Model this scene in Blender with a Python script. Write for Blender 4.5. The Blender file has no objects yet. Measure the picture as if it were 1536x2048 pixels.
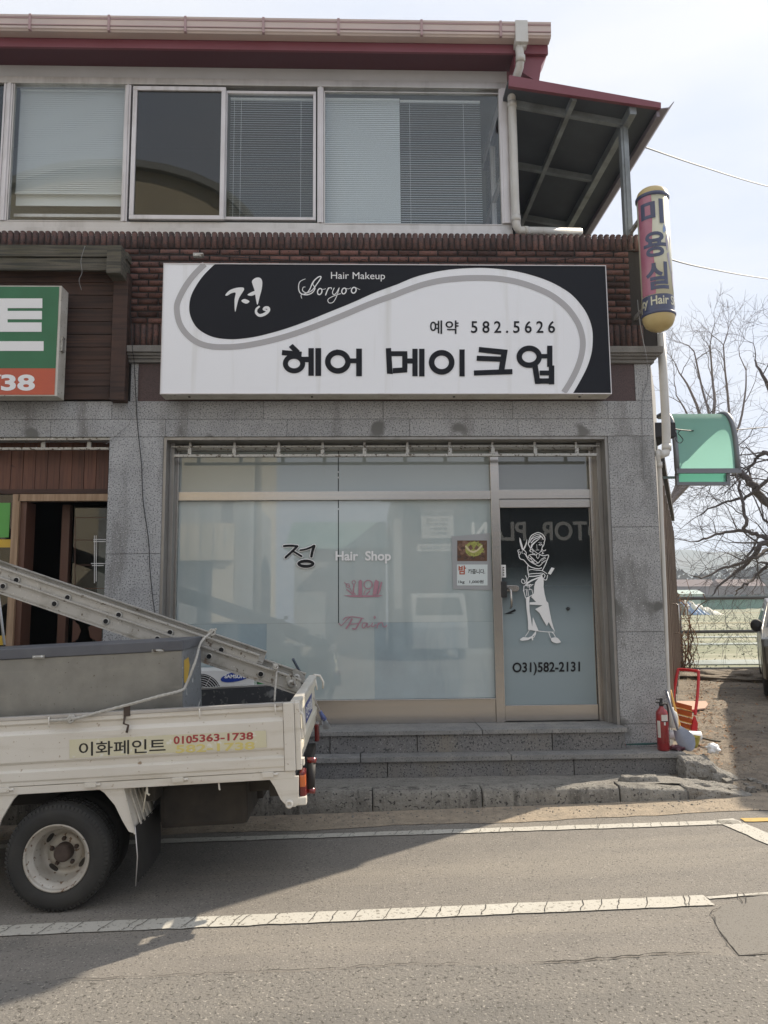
import bpy, bmesh, math, random
from mathutils import Vector, Matrix, noise
R = math.radians
random.seed(7)
sc = bpy.context.scene
# ------------------------------------------------------------------ camera
CAM_H = 1.65; FPX = 1500.0; YAW = R(1.755); PIT = R(6.88); ROL = R(-0.50)
_f = Vector((math.sin(YAW)*math.cos(PIT), math.cos(YAW)*math.cos(PIT), math.sin(PIT)))
_r = Vector((math.cos(YAW), -math.sin(YAW), 0)); _u = _r.cross(_f)
_r2 = math.cos(ROL)*_r + math.sin(ROL)*_u; _u2 = -math.sin(ROL)*_r + math.cos(ROL)*_u
cam_d = bpy.data.cameras.new('camera'); cam = bpy.data.objects.new('camera', cam_d)
sc.collection.objects.link(cam); sc.camera = cam
m3 = Matrix((_r2, _u2, -_f)).transposed()
cam.matrix_world = Matrix.Translation((0, 0, CAM_H)) @ m3.to_4x4()
cam_d.sensor_fit = 'VERTICAL'; cam_d.sensor_height = 24.0; cam_d.lens = 24.0*FPX/2048.0
cam_d.clip_start = 0.05; cam_d.clip_end = 6000
# ------------------------------------------------------------------ light
SUN_EL = 39.0; SUN_AZ = 36.3          # azimuth measured from +X towards +Y
sv = Vector((math.cos(R(SUN_EL))*math.cos(R(SUN_AZ)), math.cos(R(SUN_EL))*math.sin(R(SUN_AZ)), math.sin(R(SUN_EL))))
w = bpy.data.worlds.new('World'); sc.world = w; w.use_nodes = True
wn = w.node_tree; bg = wn.nodes['Background']; sky = wn.nodes.new('ShaderNodeTexSky')
sky.sky_type = 'NISHITA'; sky.sun_disc = False; sky.sun_elevation = R(SUN_EL)
sky.sun_rotation = R(90 - SUN_AZ); sky.air_density = 0.9; sky.dust_density = 5.0; sky.ozone_density = 1.2; sky.altitude = 0
# thin bright overcast veil over the clear-sky gradient: an even, pale, hazy dome
hz_ = wn.nodes.new('ShaderNodeMix'); hz_.data_type = 'RGBA'; hz_.inputs[0].default_value = .985; hz_.inputs[7].default_value = (2.58, 2.72, 3.02, 1)
tcw = wn.nodes.new('ShaderNodeTexCoord'); mpw = wn.nodes.new('ShaderNodeMapping'); mpw.inputs['Scale'].default_value = (1.2, 1.2, 4.0); nzw = wn.nodes.new('ShaderNodeTexNoise'); nzw.inputs['Scale'].default_value = 1.6; nzw.inputs['Detail'].default_value = 5
wn.links.new(tcw.outputs['Generated'], mpw.inputs[0]); wn.links.new(mpw.outputs[0], nzw.inputs['Vector'])
veil = wn.nodes.new('ShaderNodeMix'); veil.data_type = 'RGBA'; veil.inputs[6].default_value = (2.18, 2.40, 2.86, 1); veil.inputs[7].default_value = (2.74, 2.80, 2.96, 1)
mrw = wn.nodes.new('ShaderNodeMapRange'); mrw.inputs[1].default_value = .36; mrw.inputs[2].default_value = .62; wn.links.new(nzw.outputs['Fac'], mrw.inputs[0]); wn.links.new(mrw.outputs[0], veil.inputs[0]); wn.links.new(veil.outputs[2], hz_.inputs[7])
wn.links.new(sky.outputs[0], hz_.inputs[6]); wn.links.new(hz_.outputs[2], bg.inputs[0]); bg.inputs[1].default_value = 0.15
sl = bpy.data.lights.new('sun', 'SUN'); sl.energy = 3.1; sl.angle = R(0.6); sl.color = (1.0, .89, .73)
so = bpy.data.objects.new('sun', sl); sc.collection.objects.link(so); so.rotation_euler = (-sv).to_track_quat('-Z', 'Y').to_euler()
so.location = (20, 20, 30)
sc.view_settings.view_transform = 'Standard'; sc.view_settings.look = 'None'
sc.view_settings.exposure = 1.15; sc.view_settings.gamma = 1.0; sc.view_settings.use_curve_mapping = False
sc.cycles.max_bounces = 8; sc.cycles.transparent_max_bounces = 24
# ------------------------------------------------------------------ pixel <-> place helpers (the photo is 1536x2048)
def ray(px, py):
    return _f + (px-768)/FPX*_r2 - (py-1024)/FPX*_u2
def PY(px, py, Y):
    d = ray(px, py); t = Y/d.y; return Vector((t*d.x, Y, CAM_H + t*d.z))
def PX(px, py, Y): return PY(px, py, Y).x
def PZ(px, py, Y): return PY(px, py, Y).z
def PG(px, py, Z=0.0, s=0.02):
    d = ray(px, py); t = (Z-CAM_H)/(d.z - s*d.x); return Vector((t*d.x, t*d.y, CAM_H + t*d.z))
# ------------------------------------------------------------------ materials
M = {}
def mat(name, col, rough=.75, metal=0.0, var=None, speck=None, bump=None, coat=0.0, spec=.5, island=0.0, streak=None, trans=0.0, anis=None, pos=False):
    """var=(scale, colour2, contrast)  speck=(scale, colour2, threshold)  bump=(scale, strength)"""
    m = bpy.data.materials.new(name); m.use_nodes = True; nt = m.node_tree; n = nt.nodes; b = n['Principled BSDF']
    b.inputs['Roughness'].default_value = rough; b.inputs['Metallic'].default_value = metal
    b.inputs['Coat Weight'].default_value = coat; b.inputs['Coat Roughness'].default_value = .04; b.inputs['Coat IOR'].default_value = 1.95 if 'film' in name else 1.5
    if 'film' in name: b.inputs['Coat Roughness'].default_value = .018
    b.inputs['Specular IOR Level'].default_value = spec
    tc = n.new('ShaderNodeTexCoord'); vec = tc.outputs['Object']
    rgb = n.new('ShaderNodeRGB'); rgb.outputs[0].default_value = (*col, 1); cur = rgb.outputs[0]
    def mix(a, c2, fac, mode='MIX'):
        x = n.new('ShaderNodeMix'); x.data_type = 'RGBA'; x.blend_type = mode
        if hasattr(fac, 'type') or not isinstance(fac, float): nt.links.new(fac, x.inputs[0])
        else: x.inputs[0].default_value = fac
        nt.links.new(a, x.inputs[6])
        if isinstance(c2, tuple): x.inputs[7].default_value = (*c2, 1)
        else: nt.links.new(c2, x.inputs[7])
        return x.outputs[2]
    def nz(scale, detail=4, rgh=.6, st=None):
        t = n.new('ShaderNodeTexNoise'); t.inputs['Scale'].default_value = scale; t.inputs['Detail'].default_value = detail
        t.inputs['Roughness'].default_value = rgh
        if st:
            mp = n.new('ShaderNodeMapping'); mp.inputs['Scale'].default_value = st; nt.links.new(vec, mp.inputs[0]); nt.links.new(mp.outputs[0], t.inputs['Vector'])
        else: nt.links.new(vec, t.inputs['Vector'])
        return t.outputs['Fac']
    def ramp(f, a, c):
        r = n.new('ShaderNodeMapRange'); r.inputs[1].default_value = a; r.inputs[2].default_value = c; nt.links.new(f, r.inputs[0]); return r.outputs[0]
    if var:
        for v in (var if isinstance(var, list) else [var]):
            cur = mix(cur, v[1], ramp(nz(v[0]), .5-v[2], .5+v[2]))
    if streak: # (stretch vec, colour2, lo, hi)
        cur = mix(cur, streak[1], ramp(nz(1.0, 5, .6, streak[0]), streak[2], streak[3]))
    if speck:
        for s in (speck if isinstance(speck, list) else [speck]):
            cur = mix(cur, s[1], ramp(nz(s[0], 2, .5), s[2], s[2]+.06))
    if island:
        g = n.new('ShaderNodeNewGeometry'); r = n.new('ShaderNodeMapRange'); r.inputs[3].default_value = 1-island; r.inputs[4].default_value = 1+island
        nt.links.new(g.outputs['Random Per Island'], r.inputs[0])
        c = n.new('ShaderNodeCombineColor')
        for i in range(3): nt.links.new(r.outputs[0], c.inputs[i])
        cur = mix(cur, c.outputs[0], 1.0, 'MULTIPLY')
    nt.links.new(cur, b.inputs['Base Color'])
    if bump:
        bp = n.new('ShaderNodeBump'); bp.inputs['Strength'].default_value = bump[1]; bp.inputs['Distance'].default_value = bump[2] if len(bump) > 2 else .01
        nt.links.new(nz(bump[0], 6, .65), bp.inputs['Height']); nt.links.new(bp.outputs[0], b.inputs['Normal'])
    M[name] = m; return m
def schlick(nt, f0, gain=1.0):
    n = nt.nodes; lw = n.new('ShaderNodeLayerWeight'); lw.inputs[0].default_value = .5
    p = n.new('ShaderNodeMath'); p.operation = 'POWER'; p.inputs[1].default_value = 5; nt.links.new(lw.outputs['Facing'], p.inputs[0])
    q = n.new('ShaderNodeMath'); q.operation = 'MULTIPLY_ADD'; q.use_clamp = True; q.inputs[1].default_value = 1-f0; q.inputs[2].default_value = f0; nt.links.new(p.outputs[0], q.inputs[0]); return q.outputs[0]
def glass(name, tint=(.8, .85, .85), rough=0.0, refl=.05):
    m = bpy.data.materials.new(name); m.use_nodes = True; nt = m.node_tree; n = nt.nodes; n.remove(n['Principled BSDF'])
    o = n['Material Output']; t = n.new('ShaderNodeBsdfTransparent'); t.inputs[0].default_value = (*tint, 1)
    g = n.new('ShaderNodeBsdfGlossy'); g.inputs['Roughness'].default_value = rough; fo = schlick(nt, refl)
    x = n.new('ShaderNodeMixShader')
    nt.links.new(fo, x.inputs[0])
    nt.links.new(t.outputs[0], x.inputs[1]); nt.links.new(g.outputs[0], x.inputs[2]); nt.links.new(x.outputs[0], o.inputs[0])
    M[name] = m; return m
# ------------------------------------------------------------------ mesh builder
class MB:
    def __init__(s): s.v = []; s.f = []; s.s = []; s.uv = None
    def add(s, vs, fs, smooth=False):
        k = len(s.v); s.v += [tuple(v) for v in vs]; s.f += [tuple(i+k for i in f) for f in fs]; s.s += [smooth]*len(fs); return s
    def box(s, x0, x1, y0, y1, z0, z1):
        if x0 > x1: x0, x1 = x1, x0
        if y0 > y1: y0, y1 = y1, y0
        if z0 > z1: z0, z1 = z1, z0
        return s.add([(x0,y0,z0),(x1,y0,z0),(x1,y1,z0),(x0,y1,z0),(x0,y0,z1),(x1,y0,z1),(x1,y1,z1),(x0,y1,z1)],
                     [(0,3,2,1),(4,5,6,7),(0,1,5,4),(1,2,6,5),(2,3,7,6),(3,0,4,7)])
    def hexa(s, p):   # 8 corners, bottom ring then top ring
        return s.add(p, [(0,3,2,1),(4,5,6,7),(0,1,5,4),(1,2,6,5),(2,3,7,6),(3,0,4,7)])
    def prism(s, poly, axis, a, b, smooth=False):
        """poly of 2-D points; axis 'y': (x,z) extruded from y=a to y=b; 'x': (y,z); 'z': (x,y)"""
        def P(p, t): return {'y': (p[0], t, p[1]), 'x': (t, p[0], p[1]), 'z': (p[0], p[1], t)}[axis]
        n = len(poly); ar = sum(poly[i][0]*poly[(i+1) % n][1]-poly[(i+1) % n][0]*poly[i][1] for i in range(n))
        q = list(poly) if ar > 0 else list(poly)[::-1]
        vs = [P(p, a) for p in q]+[P(p, b) for p in q]
        s.add(vs, [tuple(range(n)), tuple(range(2*n-1, n-1, -1))]); k = len(s.v)-2*n
        s.f += [(k+(i+1) % n, k+i, k+n+i, k+n+(i+1) % n) for i in range(n)]; s.s += [smooth]*n; return s
    def tube(s, pts, r, n=8, caps=True, smooth=True):
        pts = [Vector(p) for p in pts]; rs = r if isinstance(r, (list, tuple)) else [r]*len(pts); k0 = len(s.v); m = len(pts)
        nrm = None; rings = []
        for i, p in enumerate(pts):
            t = (pts[min(i+1, m-1)]-pts[max(i-1, 0)]).normalized()
            if nrm is None: nrm = t.orthogonal().normalized()
            nrm = (nrm - t*nrm.dot(t)); nrm = nrm.normalized() if nrm.length > 1e-6 else t.orthogonal().normalized()
            bn = t.cross(nrm); rings.append([p+rs[i]*(math.cos(2*math.pi*j/n)*nrm+math.sin(2*math.pi*j/n)*bn) for j in range(n)])
        s.v += [tuple(v) for g in rings for v in g]
        for i in range(m-1):
            for j in range(n):
                a = k0+i*n+j; b = k0+i*n+(j+1) % n; s.f.append((a, b, b+n, a+n)); s.s.append(smooth)
        if caps:
            s.f.append(tuple(k0+j for j in range(n))[::-1]); s.f.append(tuple(k0+(m-1)*n+j for j in range(n))); s.s += [False, False]
        return s
    def lathe(s, prof, c, axis='z', n=24, smooth=True, a0=0, a1=2*math.pi):
        """prof: (radius, height) pairs"""
        k0 = len(s.v); m = len(prof)
        for (r, h) in prof:
            for j in range(n):
                a = a0+(a1-a0)*j/n; u, v = r*math.cos(a), r*math.sin(a)
                s.v.append({'z': (c[0]+u, c[1]+v, c[2]+h), 'y': (c[0]+u, c[1]+h, c[2]+v), 'x': (c[0]+h, c[1]+u, c[2]+v)}[axis])
        for i in range(m-1):
            for j in range(n):
                a = k0+i*n+j; b = k0+i*n+(j+1) % n; s.f.append((a, b, b+n, a+n)); s.s.append(smooth)
        return s
    def grid(s, fn, nu, nv, smooth=True):
        k = len(s.v)
        for j in range(nv+1):
            for i in range(nu+1): s.v.append(tuple(fn(i/nu, j/nv)))
        for j in range(nv):
            for i in range(nu):
                a = k+j*(nu+1)+i; s.f.append((a, a+1, a+nu+2, a+nu+1)); s.s.append(smooth)
        return s
ROOTM = {}
def link(o): sc.collection.objects.link(o); return o
def build(mb, name, material, parent=None, bevel=0, segs=2, local=False, fix=True):
    me = bpy.data.meshes.new(name); me.from_pydata(mb.v, [], mb.f); me.polygons.foreach_set('use_smooth', mb.s); me.materials.append(material)
    if fix or bevel:
        bm = bmesh.new(); bm.from_mesh(me)
        if fix: bmesh.ops.recalc_face_normals(bm, faces=bm.faces)
        if bevel:
            ed = [e for e in bm.edges if len(e.link_faces) == 2 and e.calc_face_angle(0) > .6]
            bmesh.ops.bevel(bm, geom=ed, offset=bevel, segments=segs, affect='EDGES', profile=.6, clamp_overlap=True)
        bm.to_mesh(me); bm.free()
    o = bpy.data.objects.new(name, me); link(o)
    if parent is not None:
        RM = ROOTM[parent.name]
        if not local: me.transform(RM.inverted())
        o.parent = parent; ROOTM[o.name] = RM
    else: ROOTM[o.name] = Matrix()
    return o
def tag(o, label=None, cat=None, group=None, kind=None):
    if label: o['label'] = label
    if cat: o['category'] = cat
    if group: o['group'] = group
    if kind: o['kind'] = kind
    return o
def thing(name, loc, label, cat, group=None, rot=(0, 0, 0)):
    o = bpy.data.objects.new(name, None); link(o); o.location = loc; o.rotation_euler = rot; o.empty_display_size = .2
    ROOTM[o.name] = Matrix.LocRotScale(Vector(loc), __import__('mathutils').Euler(rot), None)
    return tag(o, label, cat, group)
def boxes(name, material, parent, *bb, bevel=0):
    for q in bb: build(MB().box(*q), name, material, parent, bevel=bevel)
def solo(mb, name, material, label, cat, loc=None, group=None, **k):
    """a thing that is one mesh, its origin moved to its base"""
    if loc is None:
        xs = [v[0] for v in mb.v]; ys = [v[1] for v in mb.v]; zs = [v[2] for v in mb.v]
        loc = ((min(xs)+max(xs))/2, (min(ys)+max(ys))/2, min(zs))
    o = build(mb, name, material, None, **k); o.data.transform(Matrix.Translation(Vector(loc)).inverted()); o.location = loc
    ROOTM[o.name] = Matrix.Translation(Vector(loc)); return tag(o, label, cat, group)
def struct(mb, name, material, **k): return tag(build(mb, name, material, None, **k), kind='structure')
def bez(pts, n=8, closed=False):
    """Catmull-Rom through 2-D or 3-D points"""
    P = [Vector(p) for p in pts]; out = []
    N = len(P); rng = range(N if closed else N-1)
    for i in rng:
        p0 = P[(i-1) % N] if (closed or i > 0) else P[0]; p1 = P[i]; p2 = P[(i+1) % N]; p3 = P[(i+2) % N] if (closed or i+2 < N) else P[-1]
        for j in range(n):
            t = j/n; out.append(.5*((2*p1)+(-p0+p2)*t+(2*p0-5*p1+4*p2-p3)*t*t+(-p0+3*p1-3*p2+p3)*t*t*t))
    if not closed: out.append(P[-1])
    return out
# flat art: shapes given in photo pixels, laid on the upright plane y=Y
class Art:
    def __init__(s, Y, ox=0, oy=0, k=1.0, th=.0015, step=.0004):
        s.mb = MB(); s.Y = Y; s.o = (ox, oy, k); s.th = th; s.n = 0; s.step = step
    def P(s, p): return PY(s.o[0]+p[0]/s.o[2], s.o[1]+p[1]/s.o[2], s.Y)
    def poly(s, pts, smooth=0, closed=True):
        if smooth: pts = bez(pts, smooth, closed)
        q = [s.P(p) for p in pts]; y = s.Y-s.n*s.step; s.n += 1
        s.mb.prism([(a.x, a.z) for a in q], 'y', y-s.th, y); return s
    def rect(s, x0, y0, x1, y1): return s.poly([(x0, y0), (x1, y0), (x1, y1), (x0, y1)])
    def stroke(s, pts, w, smooth=6, w2=None, cap=True):
        P = [Vector(p) for p in (bez(pts, smooth) if smooth and len(pts) > 2 else pts)]; m = len(P)
        L = []; Rr = []
        for i, p in enumerate(P):
            t = P[min(i+1, m-1)]-P[max(i-1, 0)]
            t = t.normalized() if t.length else Vector((1, 0))
            f = i/(m-1) if m > 1 else 0
            ww = (w if not callable(w) else w(f)) if w2 is None else w+(w2-w)*f
            nn = Vector((-t.y, t.x))*ww/2; L.append(p+nn); Rr.append(p-nn)
        y = s.Y-s.n*s.step; s.n += 1
        A = [s.P(p) for p in L]; B = [s.P(p) for p in Rr]; k = len(s.mb.v)
        for a in A: s.mb.v.append((a.x, y-s.th, a.z))
        for a in B: s.mb.v.append((a.x, y-s.th, a.z))
        for i in range(m-1): s.mb.f.append((k+i, k+i+1, k+m+i+1, k+m+i)); s.mb.s.append(False)
        if cap and not callable(w):
            for e, ww in ((P[0], w), (P[-1], w if w2 is None else w2)):
                if ww > 1.5: s.poly([(e.x+ww/2*math.cos(a*math.pi/5), e.y+ww/2*math.sin(a*math.pi/5)) for a in range(10)])
        return s
    def ring(s, cx, cy, rx, ry, w, rot=0):
        n = 40; y = s.Y-s.n*s.step; s.n += 1; k = len(s.mb.v)
        for (a, b) in ((rx, ry), (rx-w, ry-w)):
            for i in range(n):
                t = 2*math.pi*i/n; u, v = a*math.cos(t), b*math.sin(t)
                q = s.P((cx+u*math.cos(rot)-v*math.sin(rot), cy+u*math.sin(rot)+v*math.cos(rot))); s.mb.v.append((q.x, y-s.th, q.z))
        for i in range(n): s.mb.f.append((k+i, k+(i+1) % n, k+n+(i+1) % n, k+n+i)); s.mb.s.append(False)
        return s
    def build(s, name, material, parent): return build(s.mb, name, material, parent, fix=False)
def text_mesh(body, bold=0.0, extrude=0.0, shear=0.0, spacing=1.0):
    c = bpy.data.curves.new('lettering', 'FONT'); c.body = body; c.size = 1; c.offset = bold; c.extrude = extrude; c.shear = shear
    c.space_character = spacing; c.resolution_u = 4
    o = bpy.data.objects.new('lettering', c); link(o); dg = bpy.context.evaluated_depsgraph_get(); dg.update()
    me = bpy.data.meshes.new_from_object(o.evaluated_get(dg)); bpy.data.objects.remove(o); bpy.data.curves.remove(c)
    return me
def text_px(body, box, Y, material, parent, name='lettering', bold=0.0, th=.0015, shear=0.0, spacing=1.0, slope=0.0, mirror=False, fn=None, fine=False):
    """lettering fitted to the photo-pixel box (x0,y0,x1,y1) on the upright plane y=Y"""
    me = text_mesh(body, bold, 0.0, shear, spacing)
    if fine:      # enough vertices to bend round a drum
        b_ = bmesh.new(); b_.from_mesh(me); bmesh.ops.triangulate(b_, faces=b_.faces)
        for _ in range(4):
            le = [e for e in b_.edges if e.calc_length() > .09]
            if not le: break
            bmesh.ops.subdivide_edges(b_, edges=le, cuts=1); bmesh.ops.triangulate(b_, faces=b_.faces)
        b_.to_mesh(me); b_.free()
    vs = [v.co.copy() for v in me.vertices]; xs = [v.x for v in vs]; ys = [v.y for v in vs]
    x0, x1, y0, y1 = min(xs), max(xs), min(ys), max(ys); mb = MB(); out = []
    for v in vs:
        u = (v.x-x0)/(x1-x0); t = (v.y-y0)/(y1-y0)
        if mirror: u = 1-u
        if fn: out.append(fn(u, t)); continue
        px = box[0]+u*(box[2]-box[0]); py = box[3]-t*(box[3]-box[1])+slope*(px-box[0])
        if True: q = PY(px, py, Y); out.append((q.x, Y-th, q.z))
    mb.add(out, [tuple(p.vertices) for p in me.polygons]); bpy.data.meshes.remove(me)
    return build(mb, name, material, parent, fix=False)
# ================================================================== MATERIALS
mat('granite', (.34,.345,.35), .75, var=[(1.3,(.27,.27,.27),.18),(5,(.40,.40,.40),.2)], streak=((3.2,3.2,.55),(.17,.165,.155),.53,.70), speck=[(72,(.155,.155,.16),.54),(88,(.54,.54,.54),.61),(2.6,(.15,.148,.14),.66)], bump=(120,.15,.003), island=.10)
mat('granite_light', (.42,.41,.39), .75, var=(2,(.3,.29,.28),.2), speck=(150,(.2,.2,.2),.58))
mat('alu_dark', (.34,.325,.305), .4, metal=.5, var=(3,(.26,.245,.23),.25), streak=((6,6,.8),(.20,.19,.175),.5,.75))
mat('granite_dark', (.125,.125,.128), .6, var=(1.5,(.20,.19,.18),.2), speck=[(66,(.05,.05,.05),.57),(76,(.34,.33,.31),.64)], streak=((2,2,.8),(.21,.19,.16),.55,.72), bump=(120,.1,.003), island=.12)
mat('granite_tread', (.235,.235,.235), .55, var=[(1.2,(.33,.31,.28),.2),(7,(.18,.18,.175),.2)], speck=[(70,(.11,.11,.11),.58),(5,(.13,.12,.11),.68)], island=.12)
mat('granite_maroon', (.085,.05,.048), .6, speck=[(140,(.03,.02,.02),.54),(160,(.16,.11,.10),.62)])
mat('granite_weathered', (.26,.25,.23), .85, var=(4,(.14,.13,.12),.25), speck=(140,(.1,.1,.1),.58))
mat('brick', (.118,.056,.047), .85, var=[(2,(.062,.04,.037),.22),(25,(.16,.075,.058),.2)], speck=(50,(.03,.02,.02),.60), island=.55, bump=(80,.5,.004))
mat('brick_dark', (.062,.045,.042), .85, var=[(3,(.06,.05,.05),.2),(18,(.15,.075,.06),.2)], speck=(70,(.03,.02,.02),.6), island=.3, bump=(60,.5,.004))
mat('mortar', (.045,.04,.038), .95, bump=(60,.6,.004))
mat('wood_dark', (.09,.047,.033), .8, var=(2,(.055,.032,.025),.2), streak=((1.5,10,40),(.035,.022,.018),.45,.65), island=.25, bump=(30,.3,.004))
mat('wood_grey', (.14,.125,.10), .9, streak=((2,20,60),(.05,.05,.042),.42,.62), var=(3,(.10,.09,.06),.2), bump=(40,.6,.006))
mat('wood_red', (.15,.062,.037), .6, streak=((40,10,2),(.08,.032,.02),.45,.7), speck=(6,(.035,.015,.01),.70), island=.18, bump=(40,.15,.003))
mat('wood_frame', (.40,.27,.17), .5, streak=((40,20,2),(.30,.19,.11),.4,.6))
mat('wood_frame_red', (.12,.055,.035), .5)
mat('alu', (.60,.58,.56), .42, metal=.55, var=(3,(.48,.46,.44),.25), streak=((6,6,.8),(.40,.38,.36),.5,.75))
mat('alu_white', (.72,.70,.71), .4, metal=.15, var=(3,(.60,.57,.57),.25), streak=((8,8,.8),(.45,.42,.40),.55,.8))
mat('stainless', (.47,.45,.43), .24, metal=.9, var=(2,(.46,.43,.40),.25), streak=((1,2,50),(.50,.46,.42),.4,.6))
mat('steel_old', (.42,.41,.38), .5, metal=.5, speck=[(35,(.10,.08,.06),.58),(60,(.72,.71,.68),.64)])
mat('white_wall', (.55,.54,.54), .7, var=(2,(.45,.44,.43),.25))
mat('gutter', (.62,.50,.44), .5, var=(1.2,(.50,.41,.38),.2))
mat('gutter_line', (.40,.27,.27), .6)
mat('red_metal', (.22,.065,.085), .45, var=(1,(.19,.05,.065),.2))
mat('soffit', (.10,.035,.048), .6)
mat('purple_grey', (.22,.19,.22), .6)
mat('porch_sheet', (.085,.098,.115), .55, var=(2,(.06,.068,.08),.2))
mat('porch_steel', (.30,.33,.35), .5, metal=.2, var=(4,(.17,.18,.18),.2))
mat('pvc', (.62,.61,.58), .4, var=(3,(.50,.48,.44),.22), streak=((12,12,.8),(.33,.31,.28),.56,.8))
mat('blind', (.75,.78,.80), .55)
mat('blind_white', (.80,.82,.82), .55)
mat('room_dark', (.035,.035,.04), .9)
mat('room_floor', (.10,.09,.08), .6)
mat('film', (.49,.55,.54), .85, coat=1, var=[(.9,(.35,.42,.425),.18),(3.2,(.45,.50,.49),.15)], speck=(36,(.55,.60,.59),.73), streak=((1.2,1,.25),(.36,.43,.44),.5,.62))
mat('film_low', (.34,.44,.485), .85, coat=1, var=[(.8,(.36,.43,.45),.12),(3,(.29,.36,.39),.2)], speck=(24,(.44,.50,.50),.74), streak=((1.5,1,.3),(.40,.47,.48),.52,.64))  # shade of the room behind the glass, painted into the film as bluish tone
mat('film_top', (.30,.34,.33), .85, coat=.9)
mat('white_vinyl', (.80,.80,.80), .5)
mat('black_vinyl', (.008,.009,.012), .5, spec=.3)
mat('pink_vinyl', (.42,.22,.27), .5)
mat('sign_white', (.87,.88,.91), .35, var=(.6,(.83,.84,.87),.2), streak=((6,6,.3),(.70,.70,.69),.56,.80))
mat('sign_black', (.008,.009,.014), .55, spec=.25)
mat('sign_grey', (.42,.41,.42), .4)
mat('sign_green', (.025,.16,.075), .35, var=(3,(.02,.13,.06),.2))
mat('sign_orange', (.55,.10,.045), .4, var=(3,(.45,.09,.05),.2))
mat('dirty_white', (.62,.60,.55), .6, var=(5,(.45,.42,.36),.2), speck=(40,(.2,.17,.13),.66))
mat('black_rubber', (.014,.014,.014), .65, var=(6,(.03,.028,.026),.2), bump=(60,.3,.003))
mat('tyre', (.022,.022,.021), .8, var=(5,(.045,.042,.037),.22), bump=(90,.3,.003))
mat('cable', (.012,.012,.012), .6)
mat('wire_grey', (.22,.22,.22), .6)
mat('green_sticker', (.10,.36,.07), .4)
mat('yellow_sticker', (.60,.38,.04), .4)
mat('asphalt', (.205,.188,.165), .9, var=[(.45,(.235,.213,.182),.2),(2.2,(.172,.158,.14),.2),(9,(.22,.20,.175),.25)],
    streak=((.25,1.6,1),(.255,.23,.195),.50,.66), speck=[(.9,(.16,.148,.13),.66),(75,(.11,.10,.088),.60),(90,(.36,.33,.285),.63),(48,(.13,.118,.10),.68)], bump=(85,.6,.010))
mat('asphalt_patch', (.21,.194,.17), .9, var=[(1.2,(.195,.18,.158),.2)], speck=[(110,(.12,.11,.09),.60),(120,(.26,.24,.21),.66)], bump=(120,.4,.008))
mat('crack', (.03,.026,.022), .95)
mat('sand', (.31,.262,.20), .95, var=[(2,(.24,.20,.155),.2),(11,(.42,.34,.25),.2)], speck=(50,(.12,.10,.08),.64), bump=(40,.8,.02))
mat('dirt', (.22,.18,.135), .95, var=[(.9,(.12,.10,.08),.12),(5,(.30,.25,.19),.2)], streak=((.5,2.2,1),(.13,.11,.09),.52,.66), speck=[(40,(.06,.05,.04),.62),(60,(.36,.31,.25),.66)], bump=(30,.9,.03))
mat('concrete', (.24,.225,.20), .9, var=[(2.5,(.15,.14,.125),.2),(12,(.30,.28,.245),.2)], speck=[(60,(.08,.07,.06),.60),(90,(.38,.36,.32),.68)], bump=(35,.9,.02))
mat('kerb_stone', (.25,.235,.205), .9, var=[(2,(.13,.12,.105),.2),(9,(.32,.30,.26),.22)], speck=[(45,(.06,.055,.05),.60),(80,(.42,.39,.34),.66)], bump=(28,1.0,.02), streak=((9,9,1.2),(.10,.092,.08),.52,.66))
mat('paint_line', (.56,.54,.48), .8, var=[(3,(.45,.43,.37),.2),(.8,(.50,.47,.41),.15)], speck=[(55,(.22,.20,.17),.61),(18,(.26,.24,.20),.68)], bump=(85,.5,.006))
mat('paint_yellow', (.55,.36,.10), .8, speck=(55,(.22,.18,.12),.62))
# frosted film that thins out upwards: a real gradient film on the door glass
def fade_film():
    m = bpy.data.materials.new('fade_film'); m.use_nodes = True; nt = m.node_tree; n = nt.nodes; b = n['Principled BSDF']; o = n['Material Output']
    b.inputs['Base Color'].default_value = (.26,.32,.34,1); b.inputs['Roughness'].default_value = .85; b.inputs['Coat Weight'].default_value = .6; b.inputs['Coat Roughness'].default_value = .03
    g = n.new('ShaderNodeBsdfGlossy'); g.inputs['Roughness'].default_value = 0; t = n.new('ShaderNodeBsdfTransparent'); t.inputs[0].default_value = (.45,.48,.48,1)
    x = n.new('ShaderNodeMixShader')
    nt.links.new(schlick(nt, .06), x.inputs[0]); nt.links.new(t.outputs[0], x.inputs[1]); nt.links.new(g.outputs[0], x.inputs[2])
    tc = n.new('ShaderNodeTexCoord'); sp = n.new('ShaderNodeSeparateXYZ'); nt.links.new(tc.outputs['Generated'], sp.inputs[0])
    mr = n.new('ShaderNodeMapRange'); mr.inputs[1].default_value = .36; mr.inputs[2].default_value = .74; mr.inputs[3].default_value = 1; mr.inputs[4].default_value = .04; mr.interpolation_type = 'SMOOTHSTEP'
    nt.links.new(sp.outputs[2], mr.inputs[0]); y = n.new('ShaderNodeMixShader')
    nt.links.new(mr.outputs[0], y.inputs[0]); nt.links.new(x.outputs[0], y.inputs[1]); nt.links.new(b.outputs[0], y.inputs[2]); nt.links.new(y.outputs[0], o.inputs[0])
    M['fade_film'] = m
fade_film()
glass('glass', (.93,.95,.95), 0, .055)
glass('glass_dark', (.40,.41,.39), 0, .075)

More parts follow.
